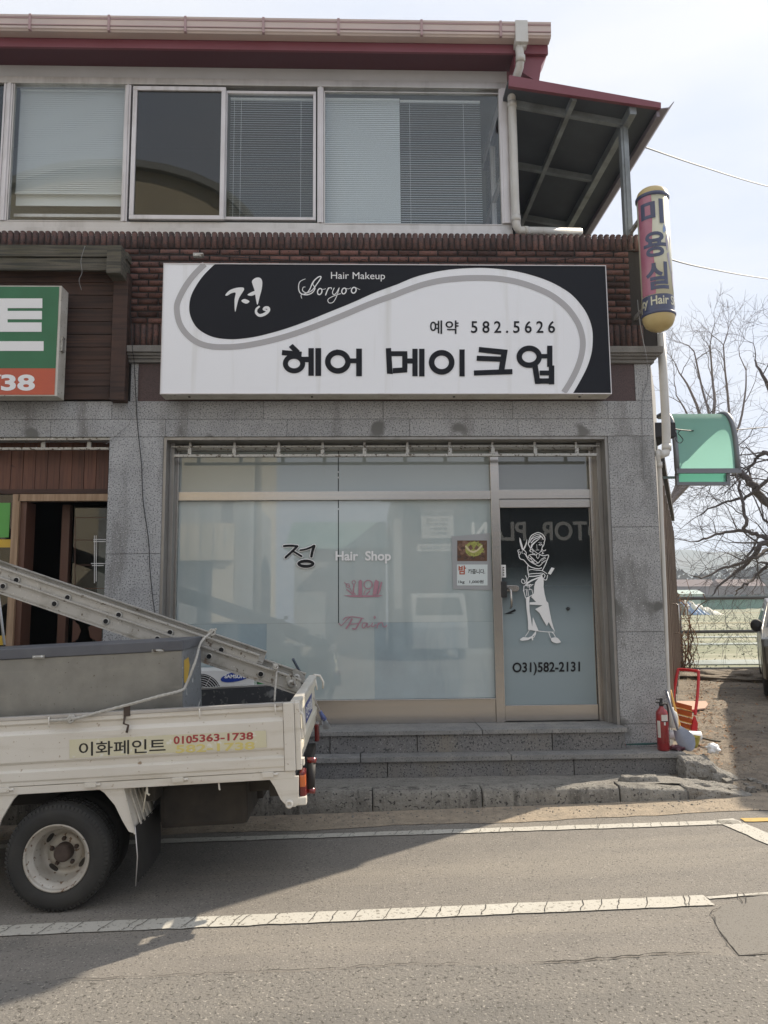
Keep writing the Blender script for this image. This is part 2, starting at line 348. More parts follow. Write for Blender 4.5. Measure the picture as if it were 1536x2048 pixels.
# ================================================================== GROUND
FY = 7.2                                   # the building's granite front
XC = PX(1320, 1100, FY)                    # its right-hand corner
def gz(x, y):                              # alley lot
    t = max(0, min(1, (y-6.0)/3)); base = .02*x*(1-t)+(.14+.004*(y-6))*t
    return base + .035*(noise.noise(Vector((x*.6, y*.6, 3)))) + .012*noise.noise(Vector((x*3, y*3, 1)))
mb = MB(); mb.grid(lambda u, v: (-60+120*u, -40+46.35*v, .02*max(-20, min(20, (-60+120*u)))), 12, 6, False)
struct(mb, 'road', M['asphalt'])
mb = MB(); mb.grid(lambda u, v: (2.2+24*u, 5.9+10.3*v, gz(2.2+24*u, 5.9+10.3*v) - (.10*max(0, 1-v*34.)**2 if 2.2+24*u < 30 else 0)+.01), 160, 80)
struct(mb, 'dirt_lot', M['dirt'])
mb = MB(); mb.box(-2500, 2500, 6.4, 3500, -.6, -.45)
mat('field', (.29,.29,.19), .95, var=[(.12,(.36,.33,.22),.12),(.6,(.22,.235,.14),.2)], streak=((.02,.35,1),(.42,.39,.28),.5,.6), bump=(3,.5,.05))
struct(mb, 'field', M['field'])
# sandy gutter strip along the kerb, irregular edge
mb = MB(); top = []; bot = []
for i in range(90):
    x = -6+i*.13; y0 = 5.78+.05*noise.noise(Vector((x*1.3, 0, 0)))+.03*noise.noise(Vector((x*6, 2, 0)))+(max(0, x-1.2)*.02); top.append((x, 6.3)); bot.append((x, y0))
k = 0
for i in range(89):
    a, b = bot[i], bot[i+1]; mb.add([(a[0],a[1],.02*a[0]+.004),(b[0],b[1],.02*b[0]+.004),(b[0],6.28,.02*b[0]+.012),(a[0],6.28,.02*a[0]+.012)], [(0,1,2,3)])
struct(mb, 'gutter_sand', M['sand'])
# parking lines
def strip(p, q, wd, z=.006, n=160, jag=.012):
    mb = MB(); P0 = Vector(p); Q = Vector(q); d = (Q-P0); t = d.normalized(); nn = Vector((-t.y, t.x)); k = 0
    for i in range(n+1):
        c = P0+d*i/n
        for s in (-1, 1):
            e = c+nn*s*(wd/2+jag*noise.noise(Vector((c.x*9, c.y*9, s*4)))); mb.v.append((e.x, e.y, .02*e.x+z))
    for i in range(n): mb.f.append((2*i, 2*i+2, 2*i+3, 2*i+1)); mb.s.append(False)
    return mb
def g2(px, py): v = PG(px, py); return (v.x, v.y)
A = g2(-400, 1715); 
def thru(p, q, x): return (x, p[1]+(q[1]-p[1])*(x-p[0])/(q[0]-p[0]))
L1 = (thru(g2(700,1671), g2(1478,1645), -7.5), g2(1478,1645)); L2 = (thru(g2(60,1861), g2(1330,1806), -7.5), g2(1418,1802))
l1 = strip(L1[0], L1[1], .095)
struct(l1, 'parking_line_by_kerb', M['paint_line'])
l2 = strip(L2[0], L2[1], .135); s2 = strip(g2(1415,1797), g2(1620,1783), .03); l2.add(s2.v, s2.f); struct(l2, 'parking_line_by_lane', M['paint_line'])
l3 = strip(g2(1446,1640), g2(1690,1745), .16); struct(l3, 'parking_line_across', M['paint_line'], )
l3 = strip(g2(1485,1641), g2(1900,1634), .085); struct(l3, 'yellow_road_line', M['paint_yellow'])
# the older lane surface beyond the long crack
mat('asphalt_old', (.205,.19,.168), .92, var=[(.6,(.175,.163,.147),.2),(3,(.225,.207,.18),.2)], streak=((.2,1.2,1),(.155,.146,.132),.52,.66), speck=[(58,(.095,.087,.075),.595),(70,(.37,.34,.295),.625),(.7,(.14,.13,.115),.66)], bump=(60,.8,.014))
cp = [(-7.5, g2(0,1968)[1]-.02)]+[g2(*p) for p in ((0,1966),(400,1951),(640,1943),(800,1931),(930,1932),(1040,1929),(1150,1926),(1260,1916),(1340,1911),(1430,1911),(1480,1915),(1536,1910))]+[(7.5, g2(1600,1905)[1])]
mb = MB()
for (xa_, ya_), (xb_, yb_) in zip(cp, cp[1:]): mb.add([(xa_,-3,.02*xa_+.0022),(xb_,-3,.02*xb_+.0022),(xb_,yb_,.02*xb_+.0022),(xa_,ya_,.02*xa_+.0022)], [(0,1,2,3)])
struct(mb, 'old_lane', M['asphalt_old'])
# patch of newer asphalt and cracks
mb = MB(); pts = [g2(*p) for p in ((1700,1770),(1530,1791),(1480,1800),(1440,1815),(1425,1835),(1440,1865),(1460,1890),(1478,1912),(1536,1910),(1750,1905))]
mb.add([(p[0], p[1], .02*p[0]+.004) for p in pts], [tuple(range(len(pts)))]); struct(mb, 'asphalt_patch', M['asphalt_patch'])
def crack(name, pts, wd, seed):
    P = [Vector(g2(*p)) for p in pts]; out = []; rnd = random.Random(seed)
    for a, b in zip(P, P[1:]):
        n = max(2, int((b-a).length/.035))
        for i in range(n): c = a+(b-a)*i/n; nn = Vector((-(b-a).y, (b-a).x)).normalized(); out.append(c+nn*rnd.uniform(-.012, .012))
    out.append(P[-1]); mb = MB(); n = len(out)
    for i, c in enumerate(out):
        t = (out[min(i+1, n-1)]-out[max(i-1, 0)]).normalized(); nn = Vector((-t.y, t.x)); h = wd*rnd.uniform(.15, 1)*(1-abs(2*i/n-1)**4)
        for s in (-1, 1): e = c+nn*h*s/2; mb.v.append((e.x, e.y, .02*e.x+.0085))
    for i in range(n-1): mb.f.append((2*i, 2*i+2, 2*i+3, 2*i+1)); mb.s.append(False)
    return mb
mb = MB()
for j, (pts, wd) in enumerate([([(1040,1928),(1150,1925),(1260,1915),(1340,1910),(1430,1910)], .014), ([(1040,1928),(930,1931),(800,1930),(640,1942),(400,1950),(0,1968)], .006),
                  ([(1440,1812),(1425,1830),(1432,1858),(1460,1890),(1480,1915)], .006), ([(1478,1914),(1536,1909),(1600,1905)], .005), ([(1430,1800),(1480,1795),(1536,1791)], .006)]):
    c = crack('crack', pts, wd, j); mb.add(c.v, c.f)
for i in range(34):   # thin cracks across the painted lines
    x = -2.4+i*.14+random.uniform(-.075, .075); yc_ = L2[0][1]+(L2[1][1]-L2[0][1])*(x-L2[0][0])/(L2[1][0]-L2[0][0])
    p = []; 
    for t in range(5): p.append((x+t*.012+random.uniform(-.008,.008), yc_-.066+.033*t))
    for a, b in zip(p, p[1:]): mb.add([(a[0],a[1],.02*a[0]+.0095),(a[0]+.004,a[1],.02*a[0]+.0095),(b[0]+.004,b[1],.02*b[0]+.0095),(b[0],b[1],.02*b[0]+.0095)], [(0,1,2,3)])
for i in range(26):
    x = -.6+i*.13+random.uniform(-.07, .07); p = []
    yc_ = L1[0][1]+(L1[1][1]-L1[0][1])*(x-L1[0][0])/(L1[1][0]-L1[0][0])
    for t in range(4): p.append((x+t*.01+random.uniform(-.006,.006), yc_-.045+.03*t))
    for a, b in zip(p, p[1:]): mb.add([(a[0],a[1],.02*a[0]+.0095),(a[0]+.003,a[1],.02*a[0]+.0095),(b[0]+.003,b[1],.02*b[0]+.0095),(b[0],b[1],.02*b[0]+.0095)], [(0,1,2,3)])
struct(mb, 'road_cracks', M['crack'])
# sidewalk strip + kerb blocks
SW = .155
mb = MB(); mb.grid(lambda u, v: (-12+14.75*u, 6.33+.63*v, SW-.004-.058*v+.010*noise.noise(Vector(((-12+14.75*u)*3, v*3, 0)))+.004*noise.noise(Vector(((-12+14.75*u)*14, v*12, 0)))), 300, 14); struct(mb, 'sidewalk', M['concrete'])
kx = [-8.5,-7.5,-6.5,-5.5,-4.5,-3.5,-2.45, -1.02, PX(745,1600,6.17), .95, PX(1240,1590,6.17), 2.62]
mb = MB(); rnd = random.Random(3)
for a, b in zip(kx, kx[1:]):
    n = max(4, int((b-a)/.018)); a += .005; b -= .005; zt = SW+.012+rnd.uniform(-.008, .008)
    def kf(x, j):
        nx = noise.noise(Vector((x*7, j*3.1, 0)))+.6*noise.noise(Vector((x*31, j*5.1, 2))); ny = noise.noise(Vector((x*17, j*2.1, 5)))+.7*noise.noise(Vector((x*43, j*4.1, 7)))
        return [(6.165-.012*ny, -.12), (6.16-.012*nx, .02), (6.165-.008*nx, .09), (6.175-.006*ny, zt-.02-.006*ny), (6.195, zt-.004*abs(nx)), (6.335, zt)][j]
    k = len(mb.v)
    for i in range(n+1):
        x = a+(b-a)*i/n
        for j in range(6):
            y, z = kf(x, j)
            if x > 2.0 and b > 2.5: z = z if z < 0 else z - max(0, z-.02*x-.02)*max(0, (x-2.05)/.75)*.55
            mb.v.append((x, y, z))
    for i in range(n):
        for j in range(5): q = k+i*6+j; mb.f.append((q, q+6, q+7, q+1)); mb.s.append(True)
    for e in (0, n): mb.f.append(tuple(k+e*6+j for j in range(6))); mb.s.append(False)
struct(mb, 'kerb', M['kerb_stone'])
# broken concrete ramp at the end of the kerb and steps
def lump(name, cx, cy, cz, rx, ry, rz, seed, material, n=40, amp=.25, flat=.6):
    mb = MB(); k = 0
    def f(u, v):
        a = u*2*math.pi; b = v*math.pi/2
        d = Vector((math.cos(a)*math.cos(b), math.sin(a)*math.cos(b), math.sin(b)))
        nn = 1+amp*noise.noise(d*1.6+Vector((seed, 0, 0)))+amp*.45*noise.noise(d*5+Vector((0, seed, 0)))+amp*.2*noise.noise(d*13)
        return (cx+rx*d.x*nn, cy+ry*d.y*nn, cz+rz*min(1, (max(0, d.z)**flat))*nn)
    return mb.grid(f, n, n//2)
mb = MB()
def rough(p, seed, amp=.014, n=7):
    """a broken block: the eight-cornered solid p with pitted, chipped faces"""
    P8 = [Vector(q) for q in p]
    def T3(u, v, w_): 
        a = P8[0].lerp(P8[1], u); b = P8[3].lerp(P8[2], u); c = P8[4].lerp(P8[5], u); d = P8[7].lerp(P8[6], u)
        q = a.lerp(b, v).lerp(c.lerp(d, v), w_); e = Vector((seed*3.7, 0, seed))
        k_ = Vector((noise.noise(q*9+e), noise.noise(q*9+e*2), noise.noise(q*9-e))); k2 = Vector((noise.noise(q*31+e), noise.noise(q*29), noise.noise(q*33-e)))
        cc = (abs(u-.5) > .49)+(abs(v-.5) > .49)+(abs(w_-.5) > .49); q = q.lerp(sum(P8, Vector())/8, .05*max(0, cc-1)*(1+noise.noise(q*14))); return q+k_*amp*1.6+k2*amp*.7
    m_ = MB()
    for f in (lambda a, b: T3(a, 0, b), lambda a, b: T3(a, 1, b), lambda a, b: T3(0, a, b), lambda a, b: T3(1, a, b), lambda a, b: T3(a, b, 1)):
        m_.grid(f, n, n, False)
    return m_
for p, sd_, am in (([(2.80,6.66,.0),(3.30,6.60,.0),(3.36,6.95,.05),(2.86,7.15,.1),(2.84,6.72,.25),(3.06,6.66,.22),(3.12,7.0,.24),(2.86,7.1,.27)], 1, .02),
                   ([(3.02,6.60,.0),(3.42,6.55,.0),(3.45,6.70,.03),(3.05,6.95,.05),(3.03,6.66,.19),(3.30,6.60,.07),(3.34,6.76,.08),(3.08,6.95,.21)], 2, .016),
                   ([(2.70,6.42,.02),(3.18,6.38,.03),(3.20,6.54,.03),(2.72,6.60,.03),(2.72,6.44,.13),(3.14,6.40,.08),(3.16,6.53,.09),(2.74,6.6,.14)], 3, .012),
                   ([(2.60,6.17,.0),(3.18,6.17,.02),(3.18,6.3,.02),(2.60,6.36,.02),(2.61,6.18,.155),(3.16,6.19,.075),(3.16,6.29,.08),(2.61,6.35,.16)], 4, .010),
                   ([(2.15,6.42,.12),(2.50,6.40,.12),(2.52,6.50,.12),(2.16,6.52,.12),(2.17,6.43,.185),(2.46,6.42,.18),(2.48,6.49,.18),(2.2,6.51,.19)], 5, .010)):
    r8 = rough(p, sd_, am, 14); mb.add(r8.v, r8.f)
rr_ = random.Random(9)
for i in range(38):
    x_ = rr_.uniform(2.7, 3.5); y_ = rr_.uniform(6.2, 6.75); s_ = rr_.uniform(.012, .04); z_ = .02*x_+.01; a8 = [Vector((sx*s_*rr_.uniform(.6,1.2), sy*s_*rr_.uniform(.6,1.2), sz*s_*rr_.uniform(.5,.9))) for sx, sy, sz in ((-1,-1,-1),(1,-1,-1),(1,1,-1),(-1,1,-1),(-1,-1,1),(1,-1,1),(1,1,1),(-1,1,1))]
    mb.hexa([q_+Vector((x_, y_, z_+s_*.5)) for q_ in a8])
solo(mb, 'concrete_rubble', M['concrete'], 'broken lumps of old concrete at the right end of the granite steps', 'rubble', loc=(3.0, 6.7, .05))

# ================================================================== THE SHOP BUILDING
B = thing('shop_building', (0, FY, 0), 'two storey shop house with granite front, brick band and aluminium windows upstairs', 'building')
GW = FY; BACK = 12.5; Z1 = .48; Z0 = .28
OL = -1.915; OR = 2.44; ztop = 3.265      # shop opening
LL = -2.43                                # left neighbour's opening ends here
WL = -9.0
# steps
mb = MB()
for a, b in ((-9,-4.2),(-4.2,-2.0),(-2.0,-.02),(-.012,1.33),(1.338,PX(1372,1506,6.9))): mb.box(a, b, 6.90, 7.6, Z0-.045, Z0)
build(mb, 'step_tread', M['granite_tread'], B, bevel=.004)
mb = MB()
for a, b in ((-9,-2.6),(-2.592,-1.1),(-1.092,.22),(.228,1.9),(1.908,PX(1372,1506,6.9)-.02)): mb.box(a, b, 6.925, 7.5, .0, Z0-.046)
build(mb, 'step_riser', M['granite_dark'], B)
mb = MB()
for a, b in ((-9,-1.6),(-1.592,1.1),(1.108,OR+.01)): mb.box(a, b, 7.06, 7.62, Z1-.04, Z1)
build(mb, 'top_step', M['granite_tread'], B, bevel=.004)
mb = MB()
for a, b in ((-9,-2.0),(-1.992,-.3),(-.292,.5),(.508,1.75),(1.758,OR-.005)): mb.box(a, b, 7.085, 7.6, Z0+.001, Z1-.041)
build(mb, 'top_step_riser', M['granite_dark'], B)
mb = MB(); mb.box(-2.4, 2.86, 7.61, BACK, -.3, Z1-.02); mb.box(-9, -2.4, 7.61, BACK, -.3, .30); build(mb, 'floor_slab', M['room_floor'], B)
# granite pillars, built from stone panels with fine joints
def panels(name, x0, x1, zs, y0=GW, y1=7.6, material='granite', j=.002):
    mb = MB()
    for a, b in zip(zs, zs[1:]): mb.box(x0, x1, y0, y1, a+j, b-j)
    return build(mb, name, M[material], B, bevel=.0015, segs=1)
panels('pillar', LL, OL, [Z0, 1.08, 2.13, ztop])
mat('granite_stained', (.34,.345,.35), .75, var=[(1.7,(.22,.22,.215),.10),(4.5,(.37,.37,.37),.2)], streak=((2.6,2.6,.7),(.13,.128,.12),.50,.68), speck=[(72,(.15,.15,.155),.54),(88,(.54,.54,.54),.61),(3.4,(.12,.118,.11),.64)], bump=(120,.15,.003), island=.06)
panels('pillar', OR, XC, [Z0, Z1+.01, 1.35, 2.36, ztop], material='granite_stained')
zj = PZ(700, 838, FY); zt = PZ(700, 802, FY)
mb = MB()
for xs, a, b in (([WL,-4.6,-3.0,-1.9,-.72,-.12+.6,1.55,XC], ztop, zj), ([WL,-4.0,-2.42,-.95,.22,1.5,2.45,XC], zj, zt)):
    for p, q in zip(xs, xs[1:]): mb.box(p+.0015, q-.0015, GW, 7.6, a+.0015, b-.0015)
build(mb, 'lintel', M['granite'], B, bevel=.0015, segs=1)
zc0 = PZ(700, 727, FY); zc1 = zc0+.16
build(MB().box(PX(262,760,FY), PX(276,760,FY), GW, 7.6, zt+.002, zc0-.002), 'frieze_end', M['granite'], B); build(MB().box(PX(1270,760,FY), XC, GW, 7.6, zt+.002, zc0-.002), 'frieze_end', M['granite'], B)
mb = MB(); mb.box(PX(276,760,FY)+.002, PX(1270,760,FY)-.002, GW+.006, 7.6, zt+.002, zc0-.002); build(mb, 'frieze', M['granite_maroon'], B)
mb = MB()
for i, (pr, h0, h1) in enumerate(((.03,0,.035),(.05,.035,.06),(.075,.06,.085),(.10,.085,.15))): mb.box(PX(258,700,FY), XC+pr, GW-pr, 7.6, zc0+h0+.0005, zc0+h1)
build(mb, 'cornice', M['granite_weathered'], B, bevel=.003)
# brick band
zb0 = zc0+.155; zs1 = zb0+.26; zs2 = PZ(700, 498, FY); zb3 = PZ(700, 462, FY)-.01
XB = PX(1275, 560, FY)
mb = MB(); mb.box(WL, XB-.02, GW+.035, 7.6, zt, zb3-.04); mb.box(XB-.02, XB+.20, GW+.06, 7.6, zb0, zb3-.05); build(mb, 'brick_backing', M['mortar'], B)
def halfround(mb, x0, x1, y, z0, z1, r, vertical, n=6):
    P = []
    for i in range(n+1):
        a = math.pi*i/n; P.append((math.cos(a), math.sin(a)))
    if vertical:
        c = (x0+x1)/2; h = (x1-x0)/2; mb.prism([(c+h*p[0], y-r*p[1]) for p in P], 'z', z0, z1-.012, True)
        mb.prism([(c+h*.9*p[0], z1-.0121+.016*p[1]) for p in P], 'y', y-r*.75, y+.02)
    else:
        c = (z0+z1)/2; h = (z1-z0)/2; mb.prism([(y-r*p[1], c+h*p[0]) for p in P], 'x', x0, x1, True)
mb = MB(); row = 0; z = zs1; ph = .0655; XBr = PX(1262, 560, FY)
rnd = random.Random(5)
while z < zs2-.02:
    x = -2.3-(row % 2)*.1
    while x < XBr-.02:
        x1 = min(x+.192, XBr)
        if x1-x > .03: halfround(mb, x, x1-.009, GW+.04, z+.004, z+ph-.008, .026, False)
        x += .2
    z += ph; row += 1
build(mb, 'brick_courses', M['brick'], B)
for nm, z0, z1 in (('lower_brick_band', zb0, zs1-.004), ('upper_brick_band', zs2+.01, zb3)):
    mb = MB(); x = -9.0 if z0 > 5 else -2.3
    while x < XB+.01: halfround(mb, x+.002, x+.059, GW+.045, z0, z1, .032, True); x += .0615
    build(mb, nm, M['brick_dark'], B)
mb = MB()
for i in range(14): halfround(mb, XB+.055, XB+.18, GW+.085, zs1+i*.0655, zs1+i*.0655+.055, .02, False)
build(mb, 'brick_return', M['brick_dark'], B)
# oblique side wall behind the corner
SA = Vector((XC+.01, 7.22)); SB = Vector((PX(1359, 1340, 14.5), 14.5)); sd = (SB-SA).normalized(); sn = Vector((sd.y, -sd.x))
def SP(t, out, z): p = SA+sd*t+sn*out; return (p.x, p.y, z)
def sbox(mb, t0, t1, o0, o1, z0, z1): return mb.hexa([SP(t0,o0,z0),SP(t1,o0,z0),SP(t1,o1,z0),SP(t0,o1,z0),SP(t0,o0,z1),SP(t1,o0,z1),SP(t1,o1,z1),SP(t0,o1,z1)])
SLn = (SB-SA).length
for q_ in ((.0,.42,-.2,0,.1,3.20),(0,.42,-.2,.0,3.2035,zc0),(.42,1.2,-.2,.0,3.25,zc0),(SLn-.25,SLn,-.2,0,.1,3.2)): build(sbox(MB(), *q_), 'side_pillar', M['granite_light'], B)
mb = MB(); sbox(mb, .42, SLn, -.16, .0, .1, .52); build(mb, 'side_plinth', M['concrete'], B)
mat('brown_metal', (.16,.105,.08), .4, metal=.4, var=(3,(.22,.17,.14),.2))
mb = MB(); sbox(mb, .42, SLn, -.12, .01, 2.95, 3.2); build(mb, 'side_lintel', M['brown_metal'], B); mat('eave_dark', (.06,.055,.05), .7)
mb = MB(); sbox(mb, 1.3, SLn+.1, -.1, .06, 3.2, 3.32); build(mb, 'side_eave', M['eave_dark'], B)
mat('brown_metal', (.27,.21,.17), .4, metal=.4, var=(3,(.20,.15,.12),.2))
mb = MB(); t = .42; 
while t < SLn-.3:
    sbox(mb, t, t+.07, -.1, .045, .52, 2.95); t += .86
sbox(mb, .5, SLn-.3, -.08, .03, 2.25, 2.33); sbox(mb, .5, SLn-.3, -.08, .03, .52, .60)
build(mb, 'side_window_frame', M['brown_metal'], B)
mb = MB(); sbox(mb, .5, SLn-.3, -.06, -.055, .6, 2.95); build(mb, 'side_window_glass', M['glass_dark'], B)
mb = MB(); mb.tube([SP(2.2,.05,1.25),SP(2.2,.11,1.25),SP(2.2,.11,1.6),SP(2.2,.05,1.6)], .012, 8); build(mb, 'side_door_handle', M['stainless'], B)
# walls closing the shop (left, right, back, ceiling)
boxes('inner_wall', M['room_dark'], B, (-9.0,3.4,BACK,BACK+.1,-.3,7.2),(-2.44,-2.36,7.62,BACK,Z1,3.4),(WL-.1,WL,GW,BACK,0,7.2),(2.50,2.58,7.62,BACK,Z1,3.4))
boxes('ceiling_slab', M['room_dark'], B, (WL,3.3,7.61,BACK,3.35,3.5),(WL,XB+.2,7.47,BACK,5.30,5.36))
mb = MB(); mb.box(WL, XB+.1, 7.62, 7.7, 3.5, 5.32); build(mb, 'front_backing', M['mortar'], B)
boxes('counter', M['room_floor'], B, (-1.0,.2,9.3,9.8,Z1,1.5),(1.2,2.3,10.2,10.5,Z1,1.3))
mat('pale_green', (.30,.40,.30), .7)
boxes('wall_cabinet', M['pale_green'], B, (1.75,2.15,10.0,10.1,1.75,2.1),(2.0,2.3,9.9,10.0,1.3,1.62),(1.7,2.35,9.9,10.0,1.1,1.18),(2.1,2.2,9.7,9.8,1.6,2.1))
# stepped aluminium/stone reveals of the shop opening
mb = MB()
mb.box(OL-.001, OL+.03, GW+.012, 7.55, Z1, ztop); mb.box(OR-.03, OR+.001, GW+.012, 7.55, Z1, ztop); mb.box(OL+.031, OR-.031, GW+.012, 7.55, ztop-.03, ztop)
mb.box(OL+.031, OL+.075, GW+.14, 7.54, Z1, ztop-.031); mb.box(OR-.075, OR-.031, GW+.14, 7.54, Z1, ztop-.031)
build(mb, 'opening_reveal', M['alu_dark'], B, bevel=.003)
# awning bracket rail above the shop window
mb = MB(); YR = 7.28
zr = PZ(760, 911, YR); zr2 = PZ(760, 893, 7.32); mb.box(OL+.09, OR-.09, YR-.015, YR+.03, zr-.012, zr+.014); boxes('awning_bar', M['steel_old'], B, (OL+.05,OR-.05,7.31,7.33,zr2-.006,zr2+.006),(OL+.08,OR-.08,7.40,7.44,ztop-.09,ztop-.04))
build(mb, 'awning_rail', M['steel_old'], B, bevel=.002)
for px in (379, 468, 557, 645, 729, 815, 900, 986, 1071, 1154):
    x = PX(px, 900, YR); mb = MB(); mb.box(x-.018, x+.018, YR+.0, YR+.025, zr+.015, zr+.075); mb.box(x-.012, x+.012, YR+.026, YR+.04, zr+.03, ztop-.035); mb.box(x-.006, x+.006, YR+.03, 7.41, zr+.10, zr+.12)
    build(mb, 'awning_hanger', M['steel_old'], B, bevel=.002)
# shop window: frame, panes with frosted film
YG = 7.50
Xl = PX(352, 1100, YG); Xm0 = PX(984, 1150, YG); Xm1 = PX(1001, 1150, YG); Xr = PX(1184, 1150, YG)
zt0 = PZ(680, 1001, YG); zt1 = PZ(680, 984, YG); zb = PZ(680, 1402, YG); zhead = ztop-.09
W = build(MB().box(Xl, Xl+.02, YG-.05, YG+.05, Z1, zhead).box(Xl+.0205, Xm0-.001, YG-.045, YG+.04, zt0, zt1).box(Xl+.0205, Xm0-.001, YG-.03, YG+.04, Z1+.001, zb)
          .box(Xl+.0205, Xm0-.001, YG-.05, YG+.03, zb+.001, zb+.014).box(Xm0, Xm1, YG-.05, YG+.05, Z1, zhead).box(Xm1+.001, Xr, YG-.045, YG+.04, zt0+.004, zt1+.01)
          .box(Xl, Xr+.08, YG-.05, YG+.05, zhead+.001, zhead+.05).box(Xr+.001, Xr+.055, YG-.05, YG+.05, Z1, zhead).box(Xr+.056, OR-.076, YG-.02, YG+.05, Z1, zhead), 'shop_window_frame', M['stainless'], B, bevel=.002)
xg = PX(677, 1100, YG)
zf = PZ(680, 1246, YG)
build(MB().box(Xl+.021, xg-.005, YG, YG+.008, zt1+.001, zhead).box(xg+.004, Xm0-.001, YG, YG+.008, zt1+.001, zhead), 'transom_pane', M['film_top'], W)
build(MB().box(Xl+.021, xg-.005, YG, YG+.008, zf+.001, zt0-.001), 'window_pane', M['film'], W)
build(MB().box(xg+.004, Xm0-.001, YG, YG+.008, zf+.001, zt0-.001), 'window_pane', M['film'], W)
build(MB().box(Xl+.021, PX(533,1300,YG), YG, YG+.008, zb+.015, zf), 'window_pane', M['film_low'], W)  # outer low panes darker than the middle one: furniture shadows put into the colour
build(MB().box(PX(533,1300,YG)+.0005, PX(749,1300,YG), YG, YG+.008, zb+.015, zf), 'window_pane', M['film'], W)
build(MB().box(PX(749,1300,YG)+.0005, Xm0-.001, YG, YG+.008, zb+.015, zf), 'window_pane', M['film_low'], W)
mat('film_mid', (.145,.16,.15), .85, coat=1)
build(MB().box(Xm1+.001, Xr-.001, YG, YG+.008, zt1+.011, zhead), 'transom_pane', M['film_mid'], W)
build(MB().box(xg-.005, xg+.004, YG+.004, YG+.010, zf, zt0).box(xg-.005, xg+.004, YG+.004, YG+.01, zt1+.001, zhead), 'glass_joint', M['black_vinyl'], W)
build(MB().box(xg-.004, xg+.002, YG+.001, YG+.003, PZ(677,955,YG)-.008, PZ(677,955,YG)+.008).box(xg-.004, xg+.002, YG+.001, YG+.003, PZ(677,944,YG)-.008, PZ(677,944,YG)+.008).box(xg-.004, xg+.002, YG+.001, YG+.003, PZ(677,1018,YG)-.008, PZ(677,1018,YG)+.008), 'glass_clip', M['white_vinyl'], W)
build(MB().box(Xl+.021, Xm0-.001, YG+.02, YG+.026, Z1, zhead), 'inner_screen', M['mortar'], W)
# door
D0 = Xm1+.012; D1 = PX(1186, 1200, YG); dz0 = Z1+.012; dz1 = PZ(1085, 1016, YG); dzt = zt0-.0
D = build(MB().box(Xm1+.004, Xm1+.009, YG-.012, YG+.012, dz0, dzt-.004).box(Xr-.008, Xr-.003, YG-.012, YG+.012, dz0, dzt-.004).box(Xm1+.004, Xr-.003, YG-.04, YG+.02, dz1+.001, dzt-.004).box(Xm1+.004, Xr-.003, YG-.035, YG+.02, dz0, PZ(1095, 1409, YG)), 'shop_door', M['stainless'], B, bevel=.003)
build(MB().box(Xm1+.0092, Xr-.0082, YG-.008, YG+.002, PZ(1095, 1409, YG)+.001, dz1), 'door_glass', M['fade_film'], D)
YD = YG-.012
a = Art(YD, 980, 1030, 4.877); a.mb.box(0,0,0,0,0,0); a.mb = MB()
hx = PX(1022, 1200, YG-.09)
build(MB().tube([(hx-.06, YG-.02, PZ(1022,1177,YG)), (hx+.0, YG-.06, PZ(1022,1177,YG-.05)), (hx+.003, YG-.09, PZ(1022,1182,YG-.09)), (hx+.004, YG-.095, PZ(1024,1200,YG-.09)), (hx+.005, YG-.085, PZ(1025,1213,YG-.09)), (hx+.005, YG-.03, PZ(1025,1216,YG-.05))], .011, 10), 'door_handle', M['stainless'], D)
c0 = PY(1032, 1176.5, YG-.02); mb = MB(); mb.prism([(c0.x+.055*0-.11+ .0, c0.z-.03),(c0.x, c0.z-.03)]+[(c0.x+.03*math.cos(t*math.pi/8), c0.z+.03*math.sin(t*math.pi/8)) for t in range(-3,4)]+[(c0.x, c0.z+.03),(c0.x-.11, c0.z+.03)], 'y', YG-.03, YG-.012)
build(mb, 'handle_plate', M['stainless'], D, bevel=.003)
build(MB().box(PX(1000,1180,YG), PX(1012,1180,YG), YG-.055, YG-.012, PZ(1005,1195,YG), PZ(1005,1163,YG)), 'door_lock', M['black_rubber'], D, bevel=.006)
build(MB().box(PX(1002,1140,YG), PX(1011,1140,YG), YG-.02, YG-.012, PZ(1005,1155,YG), PZ(1005,1130,YG)), 'door_notice', M['white_vinyl'], D)
a = Art(YG-.021, 0, 0, 1); 
for i in range(4): a.stroke([(1004.5, 1134+i*5), (1008.5, 1136+i*5)], 1.2, 0, cap=False); a.stroke([(1005, 1137.5+i*5), (1008, 1133.5+i*5)], 1.0, 0, cap=False)
a.build('notice_lettering', M['black_vinyl'], D)
c1 = PY(1136, 1217.5, YD); build(MB().lathe([(0,-.02),(.013,-.02),(.016,-.012),(.018,0)], c1, 'y', 16), 'door_knob', M['black_rubber'], D)
a = Art(YD); a.poly([(1000,1214),(1005,1212),(1003,1217)]); a.poly([(1008,1228),(1022,1222),(1030,1218),(1032,1222),(1022,1226),(1028,1227),(1018,1228)]); a.build('peeled_sticker', M['black_vinyl'], D)
text_px('O31)582-2131', (1025, 1325, 1160, 1351), YD, M['black_vinyl'], D, 'door_phone_number', bold=.022, slope=-.015)
